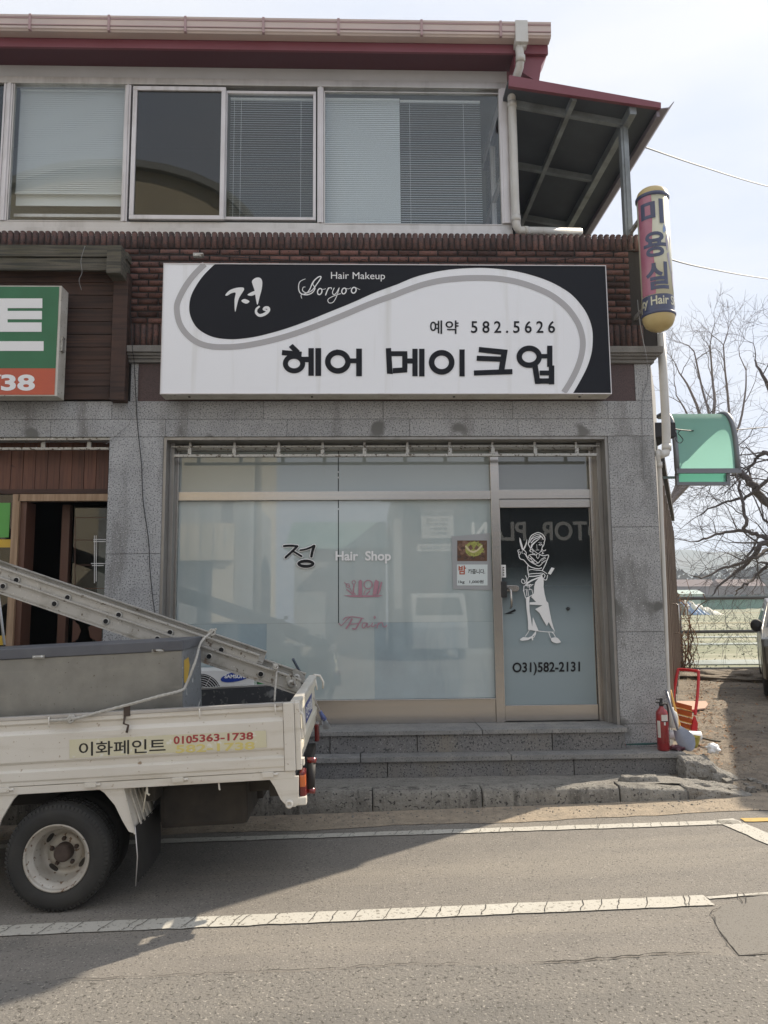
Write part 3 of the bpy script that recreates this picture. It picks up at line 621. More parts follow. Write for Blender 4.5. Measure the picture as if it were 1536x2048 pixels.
# the hairdresser figure cut from white vinyl (crop coordinates: origin 980,1030, scale 4.877)
a = Art(YD, 980, 1030, 4.877, step=.0002)
S = lambda p, w, sm=5, w2=None: a.stroke(p, w, sm, w2, cap=False)
a.poly([(288,218),(300,240),(318,300),(322,335),(312,340),(298,300),(288,255)]); a.poly([(362,232),(345,285),(325,325),(318,340),(326,345),(345,318),(360,275)])
S([(325,335),(352,365),(348,385),(330,372)], 7); S([(290,338),(272,345),(275,362),(290,358)], 6); S([(283,360),(276,378),(290,385),(300,370),(295,358)], 5)
S([(318,345),(310,365),(320,375)], 5)
S([(282,380),(285,410),(300,430),(330,440),(365,480),(385,500),(420,515),(470,525),(505,515)], 8); S([(345,385),(370,430),(400,460),(440,482),(478,497),(510,470),(530,445)], 7)
S([(350,380),(362,405),(378,420)], 5)
S([(372,285),(385,235),(405,200),(440,180),(470,172),(505,185),(530,215),(535,240),(525,275)], 8); S([(395,240),(425,205),(470,190),(500,205)], 6); S([(385,270),(405,235),(445,215),(480,205),(500,212)], 7)
S([(400,275),(430,240),(465,225),(500,212),(520,240)], 9); a.poly([(400,290),(425,268),(455,245),(500,215),(480,235),(440,270),(418,295),(405,325),(395,318)])
S([(372,285),(380,300),(395,330),(388,350),(405,362)], 8); S([(395,330),(420,350),(412,372),(430,376)], 6); S([(530,275),(520,300),(505,325),(520,350),(545,340)], 7); S([(505,330),(500,350),(515,368),(505,380),(525,375)], 6)
S([(405,320),(425,345),(450,365),(470,378),(490,360),(505,330),(512,290)], 5); S([(455,285),(458,330),(465,333)], 3); S([(445,342),(478,342)], 4, 0); S([(474,290),(490,282),(505,287),(492,295),(474,290)], 5); S([(470,270),(485,266),(505,272)], 3)
S([(435,375),(440,392),(460,380)], 6); S([(455,385),(452,405),(465,425),(478,405),(478,385)], 5)
S([(378,392),(400,385),(440,388)], 7, 0); S([(378,392),(372,410),(385,425),(405,420)], 6, 0); S([(385,395),(430,440),(465,468)], 7, 0); S([(480,385),(520,398),(560,390),(570,402),(555,440),(540,480),(520,520),(508,542)], 8)
S([(385,440),(395,425),(430,470)], 6, 0); S([(405,430),(415,470)], 5, 0); S([(425,430),(430,475),(470,470)], 5, 0); S([(395,450),(425,470),(455,492)], 6, 0); S([(470,470),(500,430),(540,410)], 6, 0); S([(500,450),(520,430),(545,425)], 5, 0); S([(500,465),(530,455),(545,440)], 5,0)
S([(370,480),(366,520),(372,575),(380,600)], 8); S([(375,540),(400,532),(450,538),(510,545),(555,575)], 6); S([(370,578),(420,572),(470,570),(510,568),(535,590),(520,625),(548,632),(560,585)], 7)
a.poly([(598,512),(628,520),(590,582),(562,572)])
S([(345,590),(355,615),(350,650)], 6, 0); S([(312,625),(305,650),(320,668),(340,665),(330,635),(312,625)], 6); S([(375,600),(365,625),(350,660)], 6, 0); S([(380,600),(430,598),(480,590),(515,580)], 10, 0); S([(345,680),(400,640),(450,620),(500,600)], 14, 0); S([(335,660),(390,650),(440,625)], 8, 0)
a.poly([(505,585),(522,640),(520,700),(530,770),(548,840),(565,855),(578,930),(598,1030),(618,1100),(632,1140),(600,1100),(570,1045),(552,1082),(520,1030),(480,955),(438,918),(510,880),(384,874),(384,852),(448,848),(400,800),(425,770),(428,700),(440,655),(470,620)])
S([(330,690),(325,735),(345,810),(395,790),(425,770)], 8, 0); S([(320,740),(352,722),(358,790)], 7, 0); S([(375,730),(405,725),(418,775)], 7, 0); S([(375,790),(365,725)], 6, 0); S([(335,690),(420,680)], 7, 0)
a.ring(369, 691, 14, 14, 5); a.ring(391, 687, 13, 13, 5); S([(380,700),(388,725)], 6, 0)
S([(352,810),(356,900),(366,985),(372,1040),(372,1115),(430,1125),(500,1135),(560,1140),(625,1142)], 7, 0)
a.poly([(352,810),(385,790),(380,850),(384,940),(410,1090),(415,995),(470,1128),(372,1112),(368,1000)])
S([(385,1115),(365,1150),(340,1185)], 6, 0); S([(445,1130),(442,1160),(428,1190),(410,1200)], 7, 0); a.poly([(292,1210),(320,1190),(370,1195),(405,1180),(440,1135),(440,1165),(415,1185),(420,1220),(408,1222),(402,1200),(370,1218),(310,1226),(292,1220)])
S([(570,1145),(585,1190),(598,1210)], 7, 0); S([(600,1142),(620,1160),(635,1190)], 7, 0); a.poly([(592,1205),(612,1195),(650,1195),(685,1232),(682,1243),(650,1250),(612,1240),(596,1225)], 3)
a.build('hairdresser_decal', M['white_vinyl'], D)
# lettering on the shop window
YW = YG-.004
a = Art(YW, 540, 1040, 4.8, th=.004)
def jeong(a, k):
    T = lambda pts, w, w2=None: a.stroke(pts, w+k, 5, None if w2 is None else w2+k)
    T([(135,250),(200,246),(262,252)], 20); T([(262,252),(215,300),(150,360)], 22); T([(222,300),(265,325),(302,348)], 16, 20)
    T([(290,290),(340,282),(395,262),(420,248)], 16, 20); T([(425,250),(408,300),(398,350)], 26, 24)
    a.ring(345, 420, 82+k/2, 40+k/2, 30+k, 0)
jeong(a, 16); a.build('white_letter_outline', M['white_vinyl'], W)
a = Art(YW-.006, 540, 1040, 4.8, th=.004); jeong(a, 0); a.build('black_letter', M['black_vinyl'], W)
text_px('Hair  Shop', (671, 1102, 782, 1127), YW-.004, M['white_vinyl'], W, 'window_lettering', bold=.028)
a = Art(YW, 540, 1040, 4.8)
S = lambda p, w, sm=5, w2=None: a.stroke(p, w, sm, w2, cap=False)
a.poly([(705,722),(1085,722),(1040,738),(880,742),(770,738)]); S([(712,598),(745,625),(770,640)], 7); a.ring(748, 630, 20, 22, 6); a.ring(805, 598, 20, 20, 6); S([(765,650),(800,715)], 6, 0); S([(735,665),(800,718)], 10, 0); S([(808,620),(800,690),(820,715)], 12)
a.poly([(848,720),(850,590),(865,572),(885,585),(885,720)]); a.ring(942, 620, 44, 46, 10); S([(915,670),(900,715)], 8, 0); S([(960,680),(925,715)], 12, 0)
a.poly([(985,718),(1000,600),(1015,572),(1045,590),(1040,650),(1020,718)]); a.poly([(1025,718),(1050,640),(1065,590),(1078,600),(1060,680),(1040,715)])
S([(660,990),(680,1010),(700,1000),(760,940),(800,930),(900,945)], 9); S([(700,960),(730,935),(790,930)], 9); S([(790,945),(760,1000),(730,1045)], 16); S([(880,945),(850,1000),(820,1045),(790,1040)], 14); S([(760,1000),(850,995)], 9, 0)
S([(930,990),(895,990),(885,1025),(905,1035),(935,990),(930,1025),(950,1025),(965,1010)], 9); S([(985,985),(975,1020),(1000,1020),(1020,1000)], 9); a.ring(1005, 935, 11, 13, 9); S([(1040,985),(1025,1040)], 9); S([(1035,1010),(1060,985),(1080,990),(1085,1020),(1110,1025),(1120,1005)], 9)
a.build('pink_decal', M['pink_vinyl'], W)
# ---------------------------------------------------------------- left neighbour's opening
mb = MB(); yk = 7.46
x = WL; z0 = PZ(100,985,yk); z1 = ztop+.1
while x < LL-.01: mb.box(x+.002, min(x+.118, LL-.003), yk, yk+.02, z0, z1); x += .12
build(mb, 'wood_fascia', M['wood_red'], B, bevel=.003)
build(MB().box(WL, LL-.004, yk-.03, yk+.02, PZ(100,988,yk)-.0, PZ(100,979,yk)), 'fascia_rail', M['wood_dark'], B)
zr = PZ(100, 897, YR); build(MB().box(WL, LL-.0, GW+.02, GW+.05, ztop-.025, ztop-.0005), 'awning_bar', M['steel_old'], B); mb = MB(); mb.box(WL, LL-.03, YR, YR+.03, zr-.012, zr+.012)
for px in (86, 178, -6, -98): x = PX(px, 890, YR); mb.box(x-.02, x+.02, YR+.001, YR+.02, zr+.0115, ztop-.026)
build(mb, 'awning_rail', M['steel_old'], B, bevel=.002)
mb = MB(); zd = PZ(100, 1003, yk); zdt = PZ(100, 989, yk)-.001; mb.box(PX(40,1000,yk), LL-.01, yk-.04, yk+.04, zd, zdt)
mb.box(PX(24,1100,yk), PX(38,1100,yk), yk-.04, yk+.04, Z1-.1, zdt)
build(mb, 'door_frame', M['wood_frame'], B, bevel=.002)
boxes('door_post', M['wood_frame_red'], B, (PX(38,1100,yk)+.001,PX(50,1100,yk),yk-.01,yk+.2,Z1-.1,zd-.001),(PX(120,1200,yk+.3),PX(136,1200,yk+.3),yk+.26,yk+.34,Z1-.1,zd))
build(MB().box(WL, PX(24,1100,yk)-.002, yk-.005, yk+.003, Z1-.1, zdt), 'side_pane', M['glass_dark'], B)
build(MB().box(-4.2, PX(20,1040,yk), yk-.009, yk-.0055, PZ(10,1075,yk), PZ(10,1006,yk)), 'green_sticker', M['green_sticker'], B)
boxes('yellow_sticker', M['yellow_sticker'], B, (-4.2,PX(22,1090,yk),yk-.009,yk-.0055,PZ(10,1095,yk),PZ(10,1079,yk)),(-4.2,PX(16,1270,yk),yk-.009,yk-.0055,PZ(10,1290,yk),PZ(10,1271,yk)))
gx0 = PX(146, 1100, 7.7)
SD = build(MB().box(gx0, LL+.03, 7.70, 7.706, Z1-.1, zd), 'sliding_glass', M['glass'], B)
a = Art(7.695)
for p in ([(189,1071),(189,1166)], [(192.5,1071),(192.5,1163)], [(187,1079),(212,1079)], [(187,1083),(212,1083)], [(182,1127),(212,1127)], [(184,1131),(208,1131)]): a.stroke(p, 1.5, 0, cap=False)
a.build('glass_pattern', M['white_vinyl'], SD)
a = Art(7.698)
for p in ([(150,1035),(150,1290)], [(149,1035),(212,1035)], [(149,1080),(186,1080)], [(149,1130),(182,1130)], [(149,1177),(212,1177)]): a.stroke(p, 1.2, 0, cap=False)
a.poly([(146,1240),(158,1250),(162,1262),(156,1278),(144,1285)]); a.poly([(205,1240),(190,1242),(177,1255),(180,1275),(203,1287)])
a.build('glass_pattern_dark', M['wood_frame_red'], SD)
mat('grey_green', (.17,.19,.17), .8)
build(MB().box(gx0+.05, LL+.02, 8.3, 8.35, Z1-.1, 2.35), 'room_partition', M['grey_green'], B)
build(MB().box(-8.9,-2.5,9.9,10.0,.3,1.1), 'inner_counter', M['room_floor'], B)
# timber cladding above
mb = MB(); yb = 7.17; z = zt+.005; i = 0
zz = [PZ(150, py, yb) for py in (799,772,746,720,694,669,643,617,590,565,540,515)]
for a_, b_ in zip(zz, zz[1:]): mb.box(WL, PX(222,700,yb), yb, yb+.02, a_+.002, b_-.003)
build(mb, 'timber_cladding', M['wood_dark'], B, bevel=.003)
xp0 = PX(222,700,7.08); xp1 = PX(252,700,7.08)
build(MB().box(xp0, xp1, 7.08, 7.2, PZ(240,800,7.08), PZ(240,545,7.08)), 'timber_post', M['wood_dark'], B, bevel=.005)
build(MB().box(WL, PX(215,520,6.99), 7.0, 7.03, PZ(100,540,7.0), PZ(100,515,7.0)-.003).box(WL, PX(214,520,6.99), 6.985, 7.03, PZ(100,514,7.0), PZ(100,491,7.0)).box(WL, xp1, 7.031, 7.16, PZ(100,514,7.0), PZ(100,500,7.0)), 'timber_fascia', M['wood_grey'], B, bevel=.004)
build(MB().box(PX(213,520,6.9), PX(242,520,6.9), 6.9, 7.19, PZ(228,546,6.9), PZ(228,490,6.9)), 'timber_end_block', M['wood_grey'], B, bevel=.006)
# ---------------------------------------------------------------- first floor windows
Y2 = 7.36; zs = PZ(600, 458, Y2)-.02; zh = PZ(600, 178, Y2); XR = PX(1018, 300, Y2)
H2 = PZ(600, 134, Y2)
build(MB().box(WL, XR, Y2, Y2+.1, PZ(600,165,Y2), H2+.12), 'upper_wall_band', M['white_wall'], B)
boxes('window_head', M['alu'], B, (WL,XR+.005,Y2-.03,Y2+.05,PZ(600,176,Y2),PZ(600,163,Y2)-.0005), bevel=.003)
boxes('window_sill', M['alu'], B, (WL,XR+.004,Y2-.015,Y2+.05,zs-.0,PZ(600,447,Y2)),(WL,XR+.004,Y2-.05,Y2+.05,zs-.1,zs-.001), bevel=.003)
zsi = PZ(600,447,Y2)+.001; zhi = PZ(600,176,Y2)-.001
def post(p0, p1, dy=-.02, nm='window_post'):
    return build(MB().box(PX(p0,310,Y2), PX(p1,310,Y2), Y2+dy, Y2+.06, zsi, zhi).box(PX(p0,310,Y2)+.02, PX(p1,310,Y2)-.02, Y2+dy-.012, Y2+dy-.0005, zsi, zhi), nm, M['alu_white'], B, bevel=.002)
post(7, 21); post(248, 259); post(635, 647); post(1000, 1019, -.03); post(-240,-226)
def pane_window(p0, p1, y0, y1, fr, material='glass', name='window', off=0.0, frm='alu_white'):
    x0, x1 = PX(p0, 310, Y2+off), PX(p1, 310, Y2+off); a, b = PZ(500, y1, Y2+off), PZ(500, y0, Y2+off)
    F = build(MB().box(x0, x1, Y2+off-.02, Y2+off+.02, b-fr, b).box(x0, x1, Y2+off-.02, Y2+off+.02, a, a+fr).box(x0, x0+fr, Y2+off-.02, Y2+off+.02, a+fr+.0004, b-fr-.0004).box(x1-fr, x1, Y2+off-.02, Y2+off+.02, a+fr+.0004, b-fr-.0004), name, M[frm], B, bevel=.003)
    build(MB().box(x0+fr, x1-fr, Y2+off, Y2+off+.006, a+fr, b-fr), 'window_glass', M[material], F); return F, x0+fr, x1-fr, a+fr, b-fr
def blinds(F, x0, x1, z0, z1, tilt, material, step=.026, name='blind', y=.09, cords=()):
    mb = MB(); z = z1-.02; h = .0125
    while z > z0:
        dy, dz = h*math.cos(tilt), h*math.sin(tilt); c = Y2+y
        mb.hexa([(x0,c-dy,z-dz),(x1,c-dy,z-dz),(x1,c+dy,z+dz),(x0,c+dy,z+dz),(x0,c-dy,z-dz+.0012),(x1,c-dy,z-dz+.0012),(x1,c+dy,z+dz+.0012),(x0,c+dy,z+dz+.0012)]); z -= step
    mb.box(x0, x1, Y2+y-.014, Y2+y+.014, z1-.02, z1); mb.box(x0, x1, Y2+y-.012, Y2+y+.012, z0-.012, z0)
    for c in cords: X = PX(c, 310, Y2+y); mb.box(X-.0015, X+.0015, Y2+y-.02, Y2+y-.018, z0, z1)
    return build(mb, name, M[material], F)
f, x0, x1, z0, z1 = pane_window(22, 249, 170, 447, .012, name='left_window', frm='alu'); blinds(f, x0+.01, x1-.02, PZ(150,388,Y2+.1), z1, R(66), 'blind_white', .0235, cords=(122,)); 
mb = MB(); mb.box(x0, x1, Y2+.13, Y2+.14, PZ(150,412,Y2+.13), z1); build(mb, 'roller_shade', M['blind_white'], f); mb = MB(); mb.box(x0,x1,Y2+.1,Y2+.13,PZ(150,434,Y2+.1),PZ(150,428,Y2+.1)); build(mb, 'inner_rail', M['alu_white'], f)
f, x0, x1, z0, z1 = pane_window(263, 450, 177, 441, .044, 'glass_dark', 'sliding_sash', -.03)
f, x0, x1, z0, z1 = pane_window(448, 632, 184, 441, .030, name='sliding_sash', off=.012); blinds(f, x0+.02, x1-.01, z0+.01, z1, R(28), 'blind', .0255, y=.075, cords=(468,482,602))
f, x0, x1, z0, z1 = pane_window(648, 1001, 182, 449, .012, name='right_window', frm='alu'); blinds(f, PX(650,300,Y2+.09), PX(800,300,Y2+.09), z0+.02, z1, R(70), 'blind', .0225, cords=(712,)); blinds(f, PX(801,300,Y2+.11), PX(962,300,Y2+.11), z0+.05, z1, R(38), 'blind', .0255, y=.11, cords=(820,928))
f, x0, x1, z0, z1 = pane_window(-225, 6, 170, 447, .02, 'glass_dark', 'left_window')
# rooms behind, side glazing of the glass corner
mb = MB(); mb.box(WL, XR-.02, 8.6, 8.66, 5.36, 7.2); mb.box(WL, XR, Y2+.1, 8.6, 7.15, 7.2); build(mb, 'upper_room', M['grey_green'], B)
mb = MB()
for (ya, yb_) in ((Y2+.101, Y2+.14), (8.1, 8.16), (9.6, 9.66), (11, 11.06)): mb.box(XR-.06, XR-.005, ya, yb_, 5.4, 7.1)
mb.box(XR-.055, XR-.01, Y2+.141, 11, 5.4, 5.46); mb.box(XR-.055, XR-.01, Y2+.141, 11, 6.2, 6.25); mb.box(XR-.055, XR-.01, Y2+.141, 11, 7.0, 7.1)
build(mb, 'side_glazing_frame', M['alu_white'], B)
mb = MB(); mb.box(XR-.034, XR-.030, Y2+.12, 11, 5.46, 7.0); build(mb, 'side_glazing', M['glass'], B)
# roof, eave, gutter
YE = 6.95; ex = PX(1102, 60, YE)
zg1 = PZ(550, 37, YE); zg0 = PZ(550, 66, YE)
mb = MB(); prof = [(YE+.11,zg0),(YE+.02,zg0),(YE+.012,zg0+.012),(YE,zg0+.02),(YE,zg0+.045),(YE+.006,zg0+.048),(YE+.006,zg0+.054),(YE-.004,zg0+.058),(YE-.004,zg1-.04),(YE+.004,zg1-.036),(YE+.004,zg1-.03),(YE-.008,zg1-.02),(YE-.008,zg1),(YE+.01,zg1),(YE+.11,zg1)]
mb.prism(prof, 'x', WL, ex); build(mb, 'gutter', M['gutter'], B)
build(MB().box(WL, ex-.001, YE-.0065, YE, zg0+.0485, zg0+.058).box(WL, ex-.001, YE-.010, YE, zg1-.040, zg1-.029), 'gutter_groove', M['gutter_line'], B)
for px in (60, 218, 371, 527, 677, 843, 1001, -100, -260):
    x = PX(px, 50, YE); build(MB().box(x-.012, x+.012, YE-.014, YE+.02, zg0-.006, zg1+.004), 'gutter_bracket', M['gutter_line'], B)
x0 = PX(1030, 60, YE); x1 = PX(1055, 60, YE); build(MB().box(x0, x1, YE-.025, YE+.10, zg0-.075, zg1+.004).box(x0+.02, x1-.02, YE+.01, YE+.09, zg0-.1, zg0-.0755), 'downspout_box', M['pvc'], B, bevel=.004)
YF = YE+.115; exf = PX(1096, 100, YF)
zf1 = PZ(550, 78, YF)+.05; zf0 = PZ(550, 100, YF)
mb = MB(); mb.box(WL, exf, YF, YF+.03, zf0, zf1); build(mb, 'fascia_board', M['red_metal'], B)
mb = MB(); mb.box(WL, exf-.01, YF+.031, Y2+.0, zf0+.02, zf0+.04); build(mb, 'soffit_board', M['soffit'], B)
mb = MB(); mb.prism([(YF+.031, zf0+.041), (YF+.031, zf1), (BACK, zf1+1.8), (BACK, zf0+.041)], 'x', WL, exf-.011); build(mb, 'roof', M['red_metal'], B)
# gable side of the eave, stepping down to the porch
xa = PX(1018, 150, Y2); mb = MB(); mb.prism([(xa-.001, PZ(1010,168,Y2)), (xa, zf0+.019), (exf, zf0+.019), (PX(1083,130,7.1), PZ(1083,130,7.1)), (PX(1078,165,7.1), PZ(1078,165,7.1))], 'y', YF+.04, Y2-.032); build(mb, 'eave_return', M['red_metal'], B)
# porch roof to the right
YP = 6.98; P0 = PY(1018, 150, YP); P1 = PY(1322, 205, YP); P2 = PY(1322, 216, YP); P3 = PY(1018, 172, YP)
mb = MB(); mb.prism([(P0.x, P0.z), (P1.x, P1.z), (P2.x, P2.z), (P3.x, P3.z)], 'y', YP, YP+.04); build(mb, 'porch_fascia', M['red_metal'], B)
mb = MB(); q = [(P0.x, P0.z-.01), (P1.x, P1.z-.01), (P1.x, P1.z-.045), (P0.x, P0.z-.045)]; mb.prism(q, 'y', YP+.041, 11.8); build(mb, 'porch_roof', M['porch_sheet'], B)
sl_ = (P1.z-P0.z)/(P1.x-P0.x)
def pz(x): return P0.z-.046+(x-P0.x)*sl_
mb = MB()
for y in (7.26, 8.3, 9.4, 10.5, 11.6):
    a_, b_ = XR, 2.80; mb.hexa([(a_,y,pz(a_)-.07),(b_,y,pz(b_)-.07),(b_,y+.05,pz(b_)-.07),(a_,y+.05,pz(a_)-.07),(a_,y,pz(a_)-.001),(b_,y,pz(b_)-.001),(b_,y+.05,pz(b_)-.001),(a_,y+.05,pz(a_)-.001)])
for x in (2.17, 2.76):
    mb.box(x, x+(.05 if x < 2.5 else .07), YP+.05, 11.7, pz(x)-.075-(.03 if x > 2.5 else 0), pz(x)-.003)
build(mb, 'porch_beam', M['porch_steel'], B)
build(MB().box(2.735, 2.815, 7.24, 7.32, 5.3, pz(2.78)-.1).box(2.76, 2.79, 7.228, 7.2395, 5.3, pz(2.78)-.1), 'porch_post', M['porch_steel'], B, bevel=.003)
build(MB().box(2.735, 2.815, 11.2, 11.28, 5.3, pz(2.78)-.1), 'porch_post', M['porch_steel'], B)
gx = P1.x; mb = MB(); mb.prism([(gx-.02, P1.z-.06), (gx+.09, P1.z-.04), (gx+.15, P1.z+.03), (gx+.145, P1.z+.035), (gx+.09, P1.z-.03), (gx-.02, P1.z-.045)], 'y', YP+.03, 11.8)
mb.box(gx-.03, gx+.0, YP+.05, 11.8, P1.z-.12, P1.z-.061); build(mb, 'porch_gutter', M['purple_grey'], B)
# parapet floor pipe + elbow
def pipe(name, pts, r, material, Y=None, n=14, coll=()):
    P = [PY(p[0], p[1], p[2] if len(p) > 2 else Y) for p in pts]; mb = MB(); mb.tube(P, r, n)
    for i, dr in coll: 
        a_ = P[i]; d_ = (P[min(i+1,len(P)-1)]-P[max(0,i-1)]).normalized()*.03; mb.tube([a_-d_, a_+d_], r+dr, n)
    return build(mb, name, M[material], B)
pipe('downpipe', [(1039,84,7.0),(1039,102,7.0),(1041,118,7.0),(1039,135,7.03),(1034,150,7.08),(1026,178,7.18),(1023,196,7.24),(1024,210,7.25),(1027,300,7.25),(1030,400,7.25),(1032,438,7.25),(1033,452,7.25),(1038,461,7.26),(1050,462,7.3),(1075,462,7.4),(1160,464,7.7)], .043, 'pvc', coll=((2,.006),(7,.006),(10,.005),(13,.006)))
pipe('side_downpipe', [(1322,668,7.26),(1327,760,7.26),(1332,850,7.26),(1333,895,7.26),(1331,906,7.25),(1322,909,7.22),(1316,906,7.19)], .042, 'pvc', coll=((3,.005),))
pipe('side_downpipe', [(1316,902,7.19),(1316,912,7.19),(1319,930,7.22),(1323,1040,7.23),(1329,1180,7.23),(1334,1330,7.23),(1338,1420,7.23),(1339,1450,7.23)], .021, 'pvc', coll=((2,.006),))
# ================================================================== MAIN SIGN
YS = 6.98
T = thing('shop_sign', (0, YS, PZ(770,795,YS)), 'large white and black fascia sign with grey swoosh above the shop window', 'sign')
sx0 = PX(324, 650, YS); sx1 = PX(1217, 650, YS); sz0 = PZ(770, 788.5, YS); sz1 = PZ(770, 529, YS)
build(MB().box(sx0, sx1, YS+.002, YS+.19, sz0, sz1), 'housing', M['dirty_white'], T, bevel=.004)
build(MB().box(sx0+.008, sx1-.008, YS-.002, YS+.0015, sz0+.01, sz1-.008), 'sign_face', M['sign_white'], T)
for px in (375, 623, 910, 1164): build(MB().box(PX(px,790,YS)-.01, PX(px,790,YS)+.01, YS+.07, YS+.09, sz0-.008, sz0+.002), 'bolt', M['black_rubber'], T)
YSF = YS-.003
fr = build(MB().box(sx0, sx1, YS-.009, YS+.001, sz0, sz0+.0095).box(sx0, sx1, YS-.009, YS+.001, sz1-.0075, sz1).box(sx0, sx0+.0075, YS-.008, YS+.001, sz0+.01, sz1-.008).box(sx1-.0075, sx1, YS-.008, YS+.001, sz0+.01, sz1-.008), 'sign_frame', M['alu_white'], T)
def c5(x, y): return (300+(x+1418)/2.954, 480+y/2.954)
def c4(x, y): return (300+x/2.954, 480+y/2.954)
Ltop = sz1-.009; Lbot = sz0+.011; Lr = sx1-.0085
edge = [c4(*p) for p in ((385,141),(320,205),(270,275),(240,340),(232,410),(245,465),(275,515),(320,550),(380,575),(450,585),(520,585),(620,572),(720,548),(820,518),(930,478),(1060,425),(1190,372),(1330,310),(1460,262))]+[c5(*p) for p in ((70,250),(150,218),(250,192),(350,175),(450,167),(560,165),(680,175),(790,195),(900,228),(990,268),(1070,320),(1130,385),(1170,450),(1193,520),(1198,590),(1190,670),(1165,750),(1125,830),(1082,905))]
E3 = [PY(p[0], p[1], YSF) for p in bez(edge, 5)]
mb = MB(); poly = [(min(Lr, v.x), max(Lbot, min(Ltop-.004, v.z))) for v in E3]
poly[0] = (poly[0][0], Ltop); poly[-1] = (poly[-1][0], Lbot)
poly += [(Lr, Lbot), (Lr, Ltop)]
mb.prism(poly, 'y', YSF-.0015, YSF); build(mb, 'black_panel', M['sign_black'], T)
a = Art(YSF, step=.0)
g = [c4(*p) for p in ((323,143),(255,212),(200,290),(163,370),(160,430),(178,500),(220,560),(280,605),(350,627),(430,633),(530,628),(640,610),(760,582),(880,545),(1010,497),(1140,445),(1270,390),(1365,353))]+[c5(*p) for p in ((20,328),(90,300),(190,265),(300,240),(420,227),(540,224),(650,230),(760,250),(860,283),(950,325),(1030,385),(1085,450),(1122,520),(1139,600),(1131,680),(1105,760),(1065,840),(1027,900))]
a.stroke(g, 11.5, 5, cap=False); a.build('grey_swoosh', M['sign_grey'], T)
a = Art(YSF-.002, 300, 480, 2.954, step=.00015); st = lambda p, w_: a.stroke(p, w_, 0, cap=False)
# he
a.poly([(843,614),(885,655),(868,682),(820,632)]); a.poly([(781,650),(897,660),(894,692),(778,680)]); a.ring(851, 730, 66, 58, 30); a.rect(895, 690, 940, 722); a.rect(936, 639, 968, 802); a.rect(977, 639, 1011, 803)
# eo
a.ring(1110, 719, 76, 71, 33); a.rect(1178, 700, 1222, 728); a.rect(1218, 642, 1252, 805); a.poly([(1080,655),(1108,646),(1112,662),(1084,672)]); a.build('shop_name', M['sign_black'], T); a = Art(YSF-.002, 300, 480, 2.954, step=.00015)
# me
a.poly([(1393,640),(1424,638),(1434,792),(1400,790)]); a.poly([(1425,657),(1520,657),(1521,686),(1427,686)]); a.poly([(1434,757),(1520,752),(1520,782),(1434,788)]); a.rect(1490, 680, 1521, 760)
a.rect(1518, 700, 1555, 730); a.rect(1550, 643, 1581, 805); a.rect(1590, 643, 1622, 806)
# i
a.ring(1418+305, 723, 76, 73, 33); a.rect(1418+410, 647, 1418+441, 806); a.poly([(1695,660),(1722,650),(1726,664),(1700,676)])
O = 1418
# keu
a.poly([(O+526,632),(O+695,649),(O+690,682),(O+523,663)]); a.poly([(O+660,650),(O+695,650),(O+674,780),(O+640,780)]); a.poly([(O+513,684),(O+682,690),(O+679,720),(O+511,714)]); a.poly([(O+495,771),(O+722,763),(O+723,793),(O+496,801)])
# eop
a.ring(O+822, 690, 75, 66, 32); a.rect(O+890, 674, O+930, 700); a.rect(O+928, 625, O+959, 750); a.poly([(O+840,748),(O+872,740),(O+889,850),(O+857,851)]); a.rect(O+938, 742, O+970, 853); a.rect(O+884, 772, O+940, 800); a.rect(O+884, 818, O+940, 849)
a.build('shop_name', M['sign_black'], T)
text_px('예약', (860, 641, 917, 668), YSF-.002, M['sign_black'], T, 'phone_lettering', bold=.012, spacing=1.15)
text_px('582.5626', (942, 642, 1110, 666), YSF-.002, M['sign_black'], T, 'phone_lettering', bold=.012, spacing=1.5)
text_px('Hair Makeup', (662, 544, 770, 562), YSF-.002, M['white_vinyl'], T, 'small_lettering', slope=.01)
a = Art(YSF-.002, 300, 480, 2.954, step=.00015)
a.poly([(445,325),(470,298),(510,283),(548,281),(556,292),(545,312),(525,345),(514,385),(504,424),(500,400),(500,350),(506,312),(480,315),(458,328)], 3)
a.poly([(540,358),(560,349),(588,362),(572,376),(550,370)], 3); a.poly([(576,324),(600,308),(622,302),(626,318),(600,330)], 3)
a.poly([(603,242),(625,224),(650,224),(663,245),(660,290),(648,335),(636,382),(628,362),(618,300),(608,268)], 3)
a.stroke([(648,392),(630,408),(628,430),(648,446),(678,438),(700,418),(698,402),(682,400),(672,410),(690,418)], lambda f: 10+8*math.sin(f*math.pi), 5, cap=False)
a.build('brush_letter', M['white_vinyl'], T)
a = Art(YSF-.002, 300, 480, 2.954, step=.00015); th = lambda f: 3.2+3.5*math.sin(f*math.pi)
a.stroke([(897,346),(893,325),(915,318),(955,300),(985,262),(1008,228),(1008,216),(990,222),(962,250),(945,290),(925,312),(902,300),(905,280),(918,278)], th, 6, cap=False)
a.stroke([(918,230),(885,248),(878,285),(890,315),(925,324),(958,312),(975,285),(962,262),(970,245)], th, 6, cap=False)
a.ring(1003, 305, 16, 22, 7, .3); a.stroke([(1012,290),(1025,292),(1038,288)], 3, 4); a.stroke([(1055,284),(1045,305),(1038,325)], 7, 4); a.stroke([(1045,302),(1056,286),(1070,282),(1072,290)], 5, 4)
a.stroke([(1088,285),(1078,310),(1086,324),(1102,312),(1116,286)], 5, 4); a.stroke([(1118,284),(1102,335),(1082,368),(1058,372),(1052,352),(1080,334),(1125,318)], 4.5, 6)
a.ring(1146, 302, 16, 21, 7, .3); a.stroke([(1155,286),(1172,290),(1186,284)], 3, 4); a.ring(1204, 298, 17, 21, 7, .3); a.stroke([(1214,282),(1226,288),(1240,294)], 3, 4)
a.build('script_lettering', M['white_vinyl'], T)
